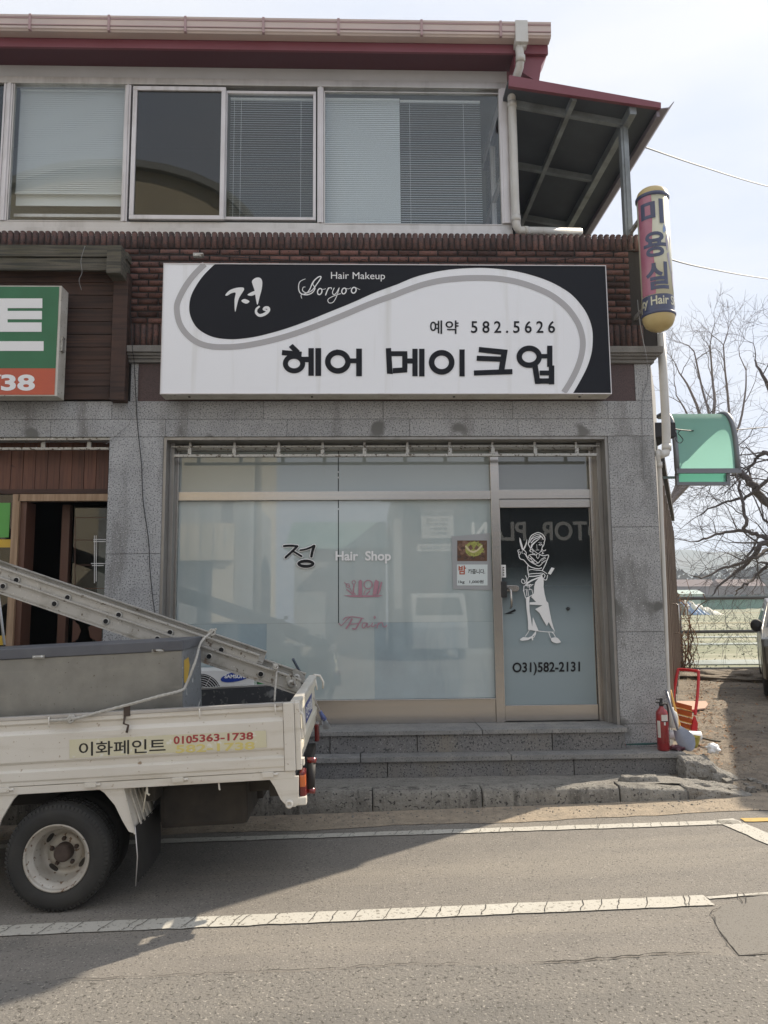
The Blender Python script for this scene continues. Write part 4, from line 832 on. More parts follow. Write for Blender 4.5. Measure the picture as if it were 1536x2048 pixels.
# ================================================================== NEIGHBOUR'S SIGN
YN = 6.92; T = thing('neighbour_sign', (PX(60,790,YN)-.8, YN, PZ(60,793,YN)), 'green and orange box sign with white lettering on dark timber cladding', 'sign')
nx0 = -4.9; nx1 = PX(118, 690, YN); nz0 = PZ(60, 792, YN); nz1 = PZ(60, 571, YN); nm = PZ(60, 737, YN)
build(MB().box(nx0, nx1, YN+.002, YN+.17, nz0, nz1), 'housing', M['dirty_white'], T, bevel=.004)
build(MB().box(nx0+.01, nx1-.022, YN-.003, YN+.0015, nm+.0005, nz1-.012), 'green_face', M['sign_green'], T)
build(MB().box(nx0+.01, nx1-.022, YN-.003, YN+.0015, nz0+.012, nm), 'orange_face', M['sign_orange'], T)
a = Art(YN-.0035, 0, 450, 2.954, step=.00015)
for (y0, y1, x1) in ((434,491,250),(508,557,248),(576,631,246)): a.rect(-40, y0, x1, y1)
a.rect(-40, 434, 45, 631); a.rect(-110, 687, 258, 744); a.build('sign_letter', M['white_vinyl'], T)
text_px('이화페인', (-640, 598, -60, 702), YN-.0035, M['white_vinyl'], T, 'sign_letter', bold=.03)
text_px('1738', (-58, 749, 70, 782), YN-.0035, M['white_vinyl'], T, 'sign_number', bold=.035)
build(MB().box(nx1+.001, nx1+.02, YN+.03, YN+.09, PZ(120,700,YN), PZ(120,670,YN)), 'power_switch', M['steel_old'], T, bevel=.003)
# ================================================================== POLE SIGN
c = PY(1311, 520, 6.86); RP = .148; pz0 = PZ(1315, 632, 6.86); pz1 = PZ(1302, 402, 6.86)
T = thing('pole_sign', (c.x, 6.86, pz0-.12), 'cylindrical yellow capped pole sign with vertical lettering at the upper right corner of the building', 'sign', rot=(0, 0, 0))
lean = (PX(1302,402,6.86)-PX(1315,632,6.86))/(pz1-pz0)
def PC(a, r, z): return (c.x+r*math.sin(a), 6.86-r*math.cos(a), z)
mat('pole_yellow', (.60,.47,.22), .35, var=(4,(.52,.40,.18),.2)); mat('pole_cream', (.66,.63,.46), .35, coat=.5, var=(5,(.58,.56,.42),.2)); mat('pole_red', (.38,.10,.17), .4, coat=.5, var=(4,(.46,.20,.24),.2)); mat('pole_navy', (.06,.07,.13), .4, coat=.4); mat('pole_blue', (.25,.35,.62), .4); mat('pole_purple', (.42,.39,.48), .4)
mb = MB(); mb.lathe([(.0,pz0),(RP,pz0),(RP,pz1),(0,pz1)], (c.x, 6.86, 0), 'z', 48); build(mb, 'drum', M['pole_cream'], T)
def wrap(name, a0, a1, z0, z1, material, r=RP+.0015, fn0=None, fn1=None):
    mb = MB(); mb.grid(lambda u, v: PC(((fn0(v) if fn0 else a0)+((fn1(v) if fn1 else a1)-(fn0(v) if fn0 else a0))*u), r, z0+(z1-z0)*v), 24, 24); return build(mb, name, M[material], T, fix=False)
wrap('red_panel', 0, 0, pz0+.17, pz1-.01, 'pole_red', fn0=lambda v: -1.5, fn1=lambda v: -.48+.05*math.sin(v*9))
wrap('dark_band', -1.6, 1.6, pz0+.012, pz0+.165, 'pole_navy')
def wtext(body, a0, a1, z0, z1, material, name, bold=.02, r=RP+.004):
    return text_px(body, None, 0, M[material], T, name, bold, fine=True, fn=lambda u, t: PC(a0+(a1-a0)*u, r, z0+(z1-z0)*t))
hz = pz1-pz0
wtext('미', -1.2, .28, pz0+hz*.74, pz0+hz*.95, 'pole_navy', 'pole_letter', .035); wtext('용', -1.12, .34, pz0+hz*.455, pz0+hz*.67, 'pole_navy', 'pole_letter', .03); wtext('실', -1.06, .38, pz0+hz*.18, pz0+hz*.41, 'pole_navy', 'pole_letter', .03)
wtext('Beauty Hair Shop', -2.75, 1.75, pz0+.035, pz0+.15, 'pole_cream', 'band_lettering', .02)
a_ = [( .45,.62,.03),(.6,.58,.05),(.75,.48,.06),(.9,.36,.05),(.7,.40,.04),(1.05,.30,.06),(.95,.22,.05)]
mb = MB()
def blob(pts): k = len(mb.v); mb.v.extend([PC(p[0]-.08, RP+.003, pz0+hz*p[1]) for p in pts]); mb.f.append(tuple(range(k, k+len(pts)))); mb.s.append(False)
blob([(.40,.60),(.52,.66),(.60,.58),(.50,.50),(.42,.53)]); blob([(.45,.48),(.6,.50),(.72,.40),(.80,.30),(.66,.34),(.52,.42)]); blob([(.8,.30),(.95,.36),(1.1,.25),(.98,.18),(.85,.22)]); blob([(.7,.62),(.8,.70),(.9,.60),(.8,.54)])
build(mb, 'bird_print', M['pole_purple'], T, fix=False)
mb = MB(); blob([(.26,.69),(.36,.74),(.38,.70),(.48,.745),(.50,.67),(.40,.68),(.34,.655),(.27,.665)]); build(mb, 'butterfly_print', M['pole_blue'], T, fix=False)
for ring_ in ([(RP+.004,pz1-.012),(RP+.012,pz1+.0),(RP+.012,pz1+.02),(RP+.004,pz1+.026)], [(RP+.004,pz0-.02),(RP+.012,pz0-.012),(RP+.012,pz0+.006),(RP+.004,pz0+.012)]): build(MB().lathe(ring_, (c.x,6.86,0), 'z', 40), 'dark_ring', M['pole_navy'], T)
mb = MB(); mb.lathe([(RP+.003,pz1+.02),(RP,pz1+.045),(RP*.92,pz1+.075),(RP*.76,pz1+.098),(RP*.45,pz1+.108),(0,pz1+.11)], (c.x,6.86,0), 'z', 40); build(mb, 'top_cap', M['pole_yellow'], T)
mb = MB(); mb.lathe([(0,pz0-.155),(.04,pz0-.155),(.05,pz0-.14),(RP*.62,pz0-.13),(RP*.85,pz0-.10),(RP*.98,pz0-.055),(RP+.004,pz0-.018)], (c.x,6.86,0), 'z', 40); build(mb, 'bottom_cap', M['pole_yellow'], T)
for z in (pz0+.1, pz1-.15): build(MB().box(c.x-.10, c.x-.07, 6.93, 7.26, z, z+.04), 'wall_bracket', M['steel_old'], T)
# ================================================================== CHESTNUT POSTER on the window
YQ = YG-.006
T = thing('chestnut_poster', (PX(944,1180,YQ), YQ, PZ(944,1180,YQ)), 'grey sheet with a chestnut picture and price, stuck on the glass left of the door', 'poster')
mat('rust_brown', (.12,.06,.035), .7); mat('paper_grey', (.34,.35,.36), .7); mat('paper', (.62,.68,.68), .7); mat('ink_red', (.40,.08,.03), .6); mat('chestnut', (.11,.05,.035), .35, island=.6, var=(30,(.20,.12,.08),.2)); mat('husk', (.35,.36,.10), .8, island=.4); mat('husk_in', (.62,.55,.32), .7)
a = Art(YQ); a.poly([(903,1073),(980,1066),(984,1180),(906,1178)]); a.build('backing_sheet', M['paper_grey'], T)
a = Art(YQ-.003); a.rect(914, 1129, 975, 1171); a.build('price_sheet', M['paper'], T)
a = Art(YQ-.003, step=.0001); a.rect(914.5, 1081, 974, 1122); a.build('picture_ground', M['rust_brown'], T)
a = Art(YQ-.0045, step=.00004, th=.0003); rnd = random.Random(4)
for i in range(60):
    x, y = rnd.uniform(918, 970), rnd.uniform(1084, 1119); r = rnd.uniform(2.5, 4.5); ph = rnd.uniform(0, 6)
    a.poly([(max(914.6,min(973.8,x+r*math.cos(t*.785+ph)*(1.25 if t % 4 == 0 else 1))), max(1081.2,min(1121.8,y+r*.85*math.sin(t*.785+ph)))) for t in range(8)])
a.build('chestnut_print', M['chestnut'], T)
a = Art(YQ-.0074, step=.00004, th=.0003); a.poly([(948+19*math.cos(t*.524)*(1+.08*math.sin(t*5)), 1098+15*math.sin(t*.524)) for t in range(12)])
for i in range(90):
    t = rnd.uniform(0, 6.28); r = rnd.uniform(0, 1)**.5; x, y = 948+19*r*math.cos(t), 1098+15*r*math.sin(t); q = rnd.uniform(0, 6.28)
    a.poly([(x+4*math.cos(q), y+4*math.sin(q)), (x+1.3*math.cos(q+1.6), y+1.3*math.sin(q+1.6)), (x-1.3*math.cos(q+1.6), y-1.3*math.sin(q+1.6))])
a.build('husk_print', M['husk'], T)
a = Art(YQ-.0125, step=.0002, th=.0003); a.stroke([(932,1093),(938,1100),(947,1104),(956,1099),(963,1092)], 4, 4); a.build('husk_edge_print', M['husk_in'], T)
a = Art(YQ-.0135, step=.0002, th=.0003); a.poly([(936,1094),(942,1089),(946,1097),(941,1101)]); a.poly([(948,1098),(953,1090),(958,1095),(953,1100)]); a.build('nut_print', M['chestnut'], T)
text_px('밤', (917, 1131, 932, 1149), YQ-.0035, M['ink_red'], T, 'price_lettering', .03)
text_px('까줍니다.', (936, 1138, 970, 1148), YQ-.0035, M['black_vinyl'], T, 'price_lettering', .02)
text_px('1kg   1,000원', (917, 1160, 967, 1168), YQ-.0035, M['black_vinyl'], T, 'price_lettering', .02)
# ================================================================== CABLES on the front
def cable(name, pts, r, material, label, cat='cable', n=6, smooth=5):
    P = [PY(p[0], p[1], p[2]) for p in pts]; P = bez(P, smooth); mb = MB(); mb.tube(P, r, n); return solo(mb, name, M[material], label, cat)
cable('black_cable', [(258,560,7.15),(262,640,7.15),(265,700,7.08),(268,720,7.12),(272,800,7.18),(275,850,7.18),(283,930,7.18),(286,1000,7.18),(297,1080,7.18),(300,1140,7.18),(306,1200,7.18),(314,1250,7.18)], .0042, 'cable', 'long black cable hanging down the granite pillar left of the shop window')
cable('thin_wire', [(250,810,7.12),(262,826,7.16),(258,848,7.17),(245,860,7.17),(225,878,7.18),(212,888,7.19)], .003, 'wire_grey', 'short loose wire end hanging below the dark timber post')
cable('frayed_cord', [(170,492,6.96),(162,520,6.95),(164,545,6.96),(158,560,6.97),(163,580,6.99)], .003, 'wire_grey', 'pale frayed cord dangling from the weathered fascia board above the green sign', 'cord')
cable('grey_cable', [(1275,600,7.1),(1279,640,7.05),(1286,680,7.02),(1292,710,7.02),(1296,745,7.14),(1293,770,7.17),(1285,790,7.18),(1284,840,7.18),(1286,900,7.18),(1288,960,7.18)], .0042, 'wire_grey', 'grey cable running from the pole sign down over the cornice to the right pillar')
cable('sign_wire', [(262,512,7.1),(330,507,7.08),(392,510,7.06),(450,513,7.07),(520,517,7.1),(600,522,7.1)], .004, 'cable', 'black wire strung along the brick just above the left end of the big sign')
cable('sign_wire', [(1040,527,7.1),(1100,522,7.08),(1160,515,7.06),(1215,507,7.1),(1270,500,7.1)], .0035, 'cable', 'black wire rising over the bricks above the right end of the big sign')
mb = MB(); q = PY(397,510,7.05); mb.box(q.x-.05,q.x+.05,7.03,7.08,q.z-.02,q.z+.015); solo(mb, 'spotlight_box', M['steel_old'], 'small grey junction fitting on the brick above the left end of the big sign', 'fitting', bevel=.006)
mb = MB(); 
# ================================================================== TRUCK
TR = R(-2.35)
T = thing('pickup_truck', (-1.69, 5.18, -.036), 'white painted flatbed truck with lettered side panel parked at the kerb', 'truck', rot=(0, TR, 0))
TM = ROOTM[T.name]; TI = TM.inverted()
def L(px, py, Y=4.40): return TI @ PY(px, py, Y)        # photo pixel -> truck space
mat('truck_white', (.74,.705,.635), .38, coat=.3, var=[(1.5,(.66,.62,.55),.2)], speck=[(14,(.33,.25,.17),.71),(55,(.45,.38,.29),.69)], streak=((1.2,2,11),(.54,.49,.40),.54,.74))
mat('truck_cream', (.70,.66,.54), .45, var=(3,(.6,.56,.46),.2))
mat('galvanised', (.30,.30,.285), .40, metal=.6, var=[(1.3,(.42,.41,.375),.14),(3.5,(.21,.21,.20),.2)], streak=((.6,1,9),(.40,.38,.33),.55,.75), speck=(60,(.14,.12,.10),.68))
mat('box_paint', (.17,.18,.19), .5, speck=[(14,(.60,.60,.58),.64),(40,(.10,.10,.10),.62)], var=(3,(.21,.22,.23),.2))
mat('lid_paint', (.075,.08,.095), .5, var=(3,(.13,.135,.15),.2))
mat('dark_scuffed', (.045,.047,.052), .6, speck=[(9,(.26,.26,.25),.64),(34,(.16,.16,.15),.62)], var=(3,(.07,.07,.075),.2))
mat('rust', (.095,.07,.057), .85, var=(20,(.06,.042,.034),.2))
mat('wheel_paint', (.52,.50,.45), .45, metal=.2, var=[(8,(.38,.33,.27),.2)], speck=(40,(.16,.10,.06),.62))
mat('underbody', (.018,.017,.016), .85, var=(4,(.06,.05,.04),.2))
mat('lamp_red', (.15,.012,.012), .25, coat=.6); mat('lamp_orange', (.60,.15,.04), .25, coat=.6)
y0 = 4.40-5.18; y1 = y0+1.62                        # truck-space near and far sides
xl = L(0,1420).x-1.0; xr = L(592,1420).x; zr_ = L(590,1408).z; zr0 = L(0,1436).z; ztop_ = (zr_+zr0)/2; zbt = (L(590,1543).z+L(0,1573).z)/2
def tb(mb, x0, x1, ya, yb, z0, z1): return mb.box(x0, x1, ya, yb, z0, z1)
bh = ztop_-zbt
# side gates: pressed panel profile (y, z)
def gate(ys, dirn, name):
    o = ys; d = dirn
    prof = [(o,zbt),(o,zbt+.02),(o-.006*d,zbt+.03),(o-.006*d,zbt+.075),(o+.010*d,zbt+.085),(o+.010*d,zbt+.115),(o-.006*d,zbt+.130),(o-.006*d,ztop_-.095),(o+.012*d,ztop_-.075),(o+.012*d,ztop_-.045),(o-.004*d,ztop_-.035),(o-.004*d,ztop_-.012),
            (o+.035*d,ztop_-.012),(o+.035*d,zbt)]
    return build(MB().prism(prof, 'x', xl, xr-.075), name, M['truck_white'], T, local=True, bevel=.003)
G1 = gate(y0, 1, 'side_gate'); G2 = build(MB().box(xl, xr-.05, y1-.035, y1, zbt, ztop_-.06), 'side_gate', M['dark_scuffed'], T, local=True)
build(MB().box(xl, xr-.074, y0-.008, y0+.04, ztop_-.0115, ztop_+.006), 'top_rail', M['alu'], G1, local=True, bevel=.002)
build(MB().box(xr-.073, xr-.012, y0-.010, y0+.045, zbt, ztop_+.004), 'gate_end', M['truck_white'], G1, local=True, bevel=.005)
build(MB().box(xl, xr-.03, y1-.036, y1+.0, ztop_-.0595, ztop_-.045), 'top_rail', M['alu'], G2, local=True, bevel=.002)
for px, py in ((100,1445),(400,1428),(551,1420),(-220,1462)):
    v = L(px, py-7, 4.40); build(MB().tube([(v.x,y0-.004,v.z+.012),(v.x,y0-.016,v.z+.01),(v.x+.001,y0-.017,v.z-.035),(v.x,y0-.01,v.z-.042)], .0045, 6), 'rope_hook', M['truck_white'], G1, local=True)
# side lettering
def LX(px, py): v = L(px, py); return (v.x, v.z)
ylt = y0-.0075
def tquad(name, p, material, dy=0, par=T):
    q = [LX(*a) for a in p]; return build(MB().prism(q, 'y', ylt-dy-.0008, ylt-dy), name, M[material], par, local=True)
mat('old_sticker', (.64,.60,.41), .6, var=[(4,(.66,.62,.48),.2)], speck=(30,(.72,.70,.62),.62)); mat('ink_black', (.02,.018,.015), .6); mat('ink_yellow', (.66,.56,.20), .6); mat('ink_crimson', (.36,.05,.05), .6)
tquad('side_sticker', [(140,1479),(515,1461),(532,1461),(534,1494),(140,1516)], 'old_sticker', 0, G1)
def ttext(body, box, material, name, bold=.02, dy=.0016, slope=-.047):
    return text_px(body, None, 0, M[material], G1, name, bold, fn=lambda u, t: tuple(TM @ Vector((LX(box[0]+u*(box[2]-box[0]), box[3]-t*(box[3]-box[1])+slope*u*(box[2]-box[0]))[0], ylt-dy, LX(box[0]+u*(box[2]-box[0]), box[3]-t*(box[3]-box[1])+slope*u*(box[2]-box[0]))[1]))))
ttext('이화페인트', (159,1484,332,1512), 'ink_black', 'side_lettering', .012, slope=-.047)
ttext('010', (348,1472,385,1488), 'ink_crimson', 'side_number', .028); ttext('5363-1738', (385,1469,507,1484.5), 'ink_crimson', 'side_number', .028)
ttext('582-1738', (352,1490,510,1506), 'ink_yellow', 'side_number', .022)
# headboard side of bed, floor, frame
build(MB().box(xl, xr-.02, y0+.045, y1-.04, zbt, zbt+.03), 'bed_floor', M['dark_scuffed'], T, local=True)
build(MB().box(xl-.04, xl-.001, y0, y1, zbt, ztop_+.55), 'headboard', M['truck_white'], T, local=True, bevel=.005)
for ya_, yb_ in ((y0+.004, y0+.06), (y1-.06, y1-.004)): build(MB().box(xl, xr-.02, ya_, yb_, zbt-.045, zbt-.003), 'bed_sill', M['truck_white'], T, local=True, bevel=.004)
for px in (8, 182, 357, 537):
    v = LX(px, 1565); build(MB().box(v[0]-.035, v[0]+.03, y0-.008, y0+.003, zbt-.028, zbt+.0).lathe([(0,.03),(.008,.03),(.008,.055),(0,.055)], (v[0], y0-.002, zbt-.014), 'x', 8), 'gate_hinge', M['truck_white'], T, local=True, bevel=.003)
build(MB().box(xr-.86, xr-.34, y0+.30, y0+1.0, zbt-.36, zbt-.1), 'fuel_tank', M['underbody'], T, local=True, bevel=.03)  # dark box added to fill the shaded gap under the bed
build(MB().box(xl-1.6, xr-.1, .0-.36+.0, .0-.26, zbt-.20, zbt-.06).box(xl-1.6, xr-.1, .38, .48, zbt-.20, zbt-.06).box(xr-.18, xr-.12, y0+.1, y1-.1, zbt-.16, zbt-.05).box(xr-.9, xr-.84, y0+.15, y1-.1, zbt-.16, zbt-.05).box(xr-.75, xr-.3, -.05, .3, zbt-.32, zbt-.08), 'chassis', M['underbody'], T, local=True, bevel=.01)
# rear corner bracket plate with bumper bar
q = [LX(*p) for p in ((537,1557),(597,1553),(597,1600),(598,1607),(590,1615),(574,1614),(561,1600),(549,1575))]
build(MB().prism(q, 'y', y0+.006, y0+.03), 'corner_bracket', M['truck_white'], T, local=True, bevel=.003)
v = LX(579, 1609); build(MB().lathe([(0,-.012),(.010,-.012),(.011,-.02),(.021,-.02),(.023,.0),(.023,.03),(0,.03)], (v[0], y0+.0, v[1]+.004), 'y', 16), 'bracket_boss', M['truck_white'], T, local=True)
build(MB().box(v[0]+.022, v[0]+.095, y0+.01, y0+.07, v[1]-.012, v[1]+.032), 'bumper_end', M['truck_white'], T, local=True, bevel=.008)
build(MB().box(xr-.06, xr+.0, y0+.11, y1-.05, v[1]-.01, v[1]+.05), 'rear_bumper', M['underbody'], T, local=True, bevel=.008)
v2 = LX(603, 1578)
build(MB().box(xr+.0, xr+.035, y0+.035, y0+.16, v2[1]-.075, v2[1]+.085), 'tail_lamp', M['lamp_red'], T, local=True, bevel=.012)
build(MB().box(xr+.002, xr+.0365, y0+.033, y0+.10, v2[1]+.0, v2[1]+.07), 'indicator_lamp', M['lamp_orange'], T, local=True, bevel=.01)
build(MB().box(xr+.0, xr+.035, y1-.18, y1-.03, v2[1]+.0, v2[1]+.13), 'tail_lamp', M['lamp_red'], T, local=True, bevel=.012)
build(MB().tube([(xr+.05,y0+.20,v2[1]-.05),(xr+.06,y0+.24,v2[1]+.10)], .026, 10), 'bumper_rubber', M['black_rubber'], T, local=True)
build(MB().tube([(xr+.05,y0+.198,v2[1]-.075),(xr+.052,y0+.205,v2[1]-.045)], .029, 10), 'red_reflector', M['lamp_red'], T, local=True); build(MB().tube([(xr+.06,y0+.238,v2[1]+.09),(xr+.062,y0+.246,v2[1]+.12)], .029, 10), 'red_reflector', M['lamp_red'], T, local=True)
# tailgate across the rear
prof = [(xr-.03,zbt+.02),(xr+.004,zbt+.02),(xr+.004,zbt+.08),(xr+.018,zbt+.09),(xr+.018,zbt+.13),(xr+.004,zbt+.145),(xr+.004,ztop_-.08),(xr+.02,ztop_-.065),(xr+.02,ztop_-.02),(xr-.03,ztop_-.02)]
TG = build(MB().prism(prof, 'y', y0+.075, y1-.02), 'tailgate', M['truck_cream'], T, local=True, bevel=.003)
build(MB().box(xr-.035, xr+.022, y0+.05, y1-.01, ztop_-.0195, ztop_+.008), 'tailgate_rail', M['truck_white'], TG, local=True, bevel=.004)
build(MB().box(xr-.011, xr+.02, y0+.006, y0+.073, zbt+.0, ztop_+.002), 'corner_post', M['truck_white'], T, local=True, bevel=.005)
build(MB().tube([(xr+.012,y0+.03,ztop_-.05),(xr+.035,y0+.03,ztop_-.07),(xr+.04,y0+.045,ztop_-.17),(xr+.025,y0+.05,ztop_-.21)], .009, 8), 'latch_lever', M['truck_white'], T, local=True)
for za_, zb__ in ((.17,.22),(.02,.06)): build(MB().box(xr+.012, xr+.034, y0+.02, y0+.07, zbt+za_, zbt+zb__), 'gate_latch', M['truck_white'], T, local=True, bevel=.004)
mat('sticker_blue', (.05,.07,.25), .5)
build(MB().box(xr+.0045, xr+.0055, y0+.62, y0+1.25, zbt+.16, ztop_-.09), 'rear_sticker', M['sticker_blue'], TG, local=True)
text_px('안전제일', None, 0, M['white_vinyl'], TG, 'rear_lettering', .03, fn=lambda u, t: tuple(TM @ Vector((xr+.0065, y0+.66+.55*u, zbt+.18+(ztop_-.11-zbt-.18)*t))))
for k_, zz_ in ((.05, 0), (1.45, 0)):
    build(MB().tube([(xr+.02,y0+k_+.06,ztop_-.02),(xr+.03,y0+k_+.05,ztop_-.10)], .006, 6), 'rope_hook', M['truck_white'], TG, local=True)
build(MB().tube([(xr+.0,y1-.05,ztop_+.01),(xr+.05,y1-.03,ztop_+.0),(xr+.075,y1-.03,ztop_-.05),(xr+.07,y1-.03,ztop_-.10)], .009, 8), 'latch_lever', M['truck_white'], T, local=True)
# wheel arch brackets and mud flap
q = [LX(*p) for p in ((186,1573),(243,1571),(268,1669),(263,1667),(256,1665),(243,1643),(228,1612),(207,1587))]
build(MB().prism(q, 'y', y0+.012, y0+.03), 'arch_bracket', M['truck_white'], T, local=True, bevel=.003)
a1, a2, a3, a4 = LX(243,1571), LX(279,1571), LX(296,1640), LX(268,1670)
mb = MB(); fx0 = a1[0]; fz0 = a1[1]; fx1 = a4[0]; fz1 = a4[1]
mb.hexa([(fx1-.004,y0+.012,fz1),(fx1+.004,y0+.012,fz1),(fx1+.006,y0+.42,fz1),(fx1-.004,y0+.42,fz1),(fx0-.004,y0+.012,fz0),(fx0+.004,y0+.012,fz0),(fx0+.006,y0+.42,fz0),(fx0-.004,y0+.42,fz0)])
for t in (.10, .17, .24, .31): mb.hexa([(fx1+.005,y0+t,fz1+.03),(fx1+.012,y0+t,fz1+.03),(fx1+.012,y0+t+.02,fz1+.03),(fx1+.005,y0+t+.02,fz1+.03),(fx0+.005,y0+t,fz0-.02),(fx0+.012,y0+t,fz0-.02),(fx0+.012,y0+t+.02,fz0-.02),(fx0+.005,y0+t+.02,fz0-.02)])
build(mb, 'rear_mudguard', M['truck_white'], T, local=True)
f0 = LX(268,1655); f1 = LX(267,1775)
mb = MB(); mb.grid(lambda u, v: (f0[0]+.012*math.sin(v*2.5)+(f1[0]-f0[0])*v+.01*math.sin(u*3), y0+.02+.50*u, f0[1]+(f1[1]-f0[1])*v*(1+(.0 if v < 1 else -.05*abs(math.sin(u*38))-.03*max(0,u-.15)))), 40, 10)
build(mb, 'mud_flap', M['black_rubber'], T, local=True, fix=False); mb2 = MB(); mb2.tube([(f0[0]+.0,y0+.02,f0[1]),(f0[0]+.012,y0+.018,(f0[1]+f1[1])/2),(f1[0]+.006,y0+.02,f1[1])], .0035, 6); build(mb2, 'flap_edge', M['alu'], T, local=True)
q = [LX(*p) for p in ((-80,1590),(42,1582),(24,1601),(8,1628),(0,1642),(-22,1700),(-60,1700))]
build(MB().prism(q, 'y', y0+.012, y0+.03), 'arch_bracket', M['truck_white'], T, local=True, bevel=.003)
build(MB().tube([(a2[0]+.03,y0+.05,a2[1]-.0),(a2[0]-.0,y0+.06,a2[1]-.16)], .004, 6).tube([(a2[0]+.035,y0+.02,a2[1]+.01),(a2[0]+.037,y0+.02,a2[1]-.05),(a2[0]+.05,y0+.02,a2[1]-.06)], .006, 6), 'stay_wire', M['truck_cream'], T, local=True)
v = LX(437,1565); build(MB().tube([(v[0]-.003,y0+.02,v[1]+.01),(v[0],y0+.02,v[1]-.04),(v[0]+.005,y0+.02,v[1]-.045)], .0055, 6), 'under_hook', M['truck_white'], T, local=True)
v = LX(255,1440)
build(MB().box(v[0]-.018,v[0]+.018,y0-.012,y0-.006,ztop_-.02,ztop_+.04).tube([(v[0]-.01,y0-.016,ztop_-.02),(v[0]-.015,y0-.02,ztop_-.06),(v[0]+.01,y0-.018,ztop_-.07),(v[0]+.0,y0-.018,ztop_-.11)], .007, 6), 'rusty_hook', M['rust'], T, local=True)
# wheels
def wheel(x, yo, r=.292, sgn=1, name='wheel'):
    """yo: outer face in truck space, sgn=1 faces -y"""
    W_ = build(MB().lathe([(.172,.012),(.182,-.002),(.20,-.012),(r-.055,-.016),(r-.022,-.004),(r-.006,.018),(r,.04),(r,.15),(r-.008,.168),(r-.03,.185),(.20,.19),(.172,.18)] if sgn > 0 else [(.172,-.012),(.20,.012),(r-.03,.004),(r,-.04),(r,-.15),(r-.03,-.185),(.172,-.18)], (x, yo, r), 'y', 64), 'wheel', M['tyre'], T, local=True)
    if sgn > 0:
        mb = MB(); lug = MB()
        for i in range(72):
            a = i*2*math.pi/72
            for yy in (.045, .085, .125):
                p = lambda aa, rr, y_: (x+rr*math.cos(aa), yo+y_, r+rr*math.sin(aa))
                mb.hexa([p(a,r-.002,yy),p(a+.055,r-.002,yy),p(a+.055,r-.002,yy+.028),p(a,r-.002,yy+.028),p(a,r+.004,yy),p(a+.055,r+.004,yy),p(a+.055,r+.004,yy+.028),p(a,r+.004,yy+.028)])
            for yy in (.0,):
                lug.hexa([p(a,r-.028,yy-.005),p(a+.05,r-.028,yy-.005),p(a+.05,r-.012,yy+.006),p(a,r-.012,yy+.006),p(a,r-.028,yy-.009),p(a+.05,r-.028,yy-.009),p(a+.05,r-.008,yy+.0),p(a,r-.008,yy+.0)])
        build(mb, 'tread', M['tyre'], W_, local=True); build(lug, 'shoulder_lugs', M['tyre'], W_, local=True)
        rim = build(MB().lathe([(.181,.004),(.183,-.006),(.178,-.010),(.171,-.006),(.168,.004),(.164,.014),(.155,.018),(.152,.03),(.146,.034),(.142,.048),(.138,.120),(.128,.140),(.108,.146),(.097,.134),(.090,.124),(.06,.122),(.0,.122)], (x, yo, r), 'y', 64), 'rim', M['wheel_paint'], W_, local=True)
        mb = MB()
        for i in range(4):
            a = .9+i*math.pi/2
            P_ = [(x+rr*math.cos(a+da), yo+.108, r+rr*math.sin(a+da)) for da, rr in ((-.36,.118),(-.2,.130),(0,.134),(.2,.130),(.36,.118),(.2,.108),(0,.105),(-.2,.108))]
            mb.add(P_, [tuple(range(8))])
        for i in range(4):
            a = .9+i*math.pi/2; build(MB().prism([(x+(.118+.013*math.cos(t*.5236))*math.cos(a+.26*math.sin(t*.5236)), r+(.118+.013*math.cos(t*.5236))*math.sin(a+.26*math.sin(t*.5236))) for t in range(12)], 'y', yo+.1385, yo+.15), 'rim_hole', M['underbody'], W_, local=True)
        build(MB().lathe([(.0,.066),(.035,.067),(.046,.073),(.05,.085),(.052,.122)], (x, yo, r), 'y', 32), 'hub', M['rust'], W_, local=True)
        for i in range(5):
            a = .35+i*2*math.pi/5; build(MB().lathe([(0,.098),(.009,.100),(.012,.104),(.012,.122)], (x+.072*math.cos(a), yo, r+.072*math.sin(a)), 'y', 6, smooth=False), 'wheel_nut', M['rust'], W_, local=True)
    return W_
wx = L(113, 1727, 4.42).x
wheel(wx, y0+.02); wheel(wx, y1-.02, sgn=-1)
build(MB().lathe([(0,0),(.285,0),(.29,.02),(.29,.14),(.285,.16),(0,.16)], (wx, y0+.25, .292), 'y', 40), 'inner_tyre', M['tyre'], T, local=True)
build(MB().tube([(wx,y0+.3,.29),(wx,y1-.2,.29)], .05, 12), 'axle', M['underbody'], T, local=True)
wheel(wx-2.5, y0+.03); wheel(wx-2.5, y1-.03, sgn=-1)
# cab, out of frame to the left
cx1 = xl-.06; cx0 = cx1-1.35
CB = build(MB().prism([(cx1,.45),(cx1,1.75),(cx1-.15,1.88),(cx0+.55,1.88),(cx0+.30,1.80),(cx0+.05,1.15),(cx0,.95),(cx0,.38),(wx-2.5-.36,.38),(wx-2.5-.30,.60),(wx-2.5,.70),(wx-2.5+.30,.60),(wx-2.5+.36,.42)], 'y', y0+.02, y1-.02), 'cab', M['truck_white'], T, local=True, bevel=.03)
for ys in (y0+.016, y1-.016): build(MB().prism([(cx1-.18,1.18),(cx1-.20,1.68),(cx0+.52,1.68),(cx0+.26,1.18)], 'y', ys-.002, ys+.002), 'side_window', M['glass_dark'], CB, local=True)
build(MB().hexa([(cx0+.02,y0+.15,1.15),(cx0+.03,y0+.15,1.15),(cx0+.03,y1-.15,1.15),(cx0+.02,y1-.15,1.15),(cx0+.27,y0+.2,1.75),(cx0+.28,y0+.2,1.75),(cx0+.28,y1-.2,1.75),(cx0+.27,y1-.2,1.75)]), 'windscreen', M['glass_dark'], CB, local=True)
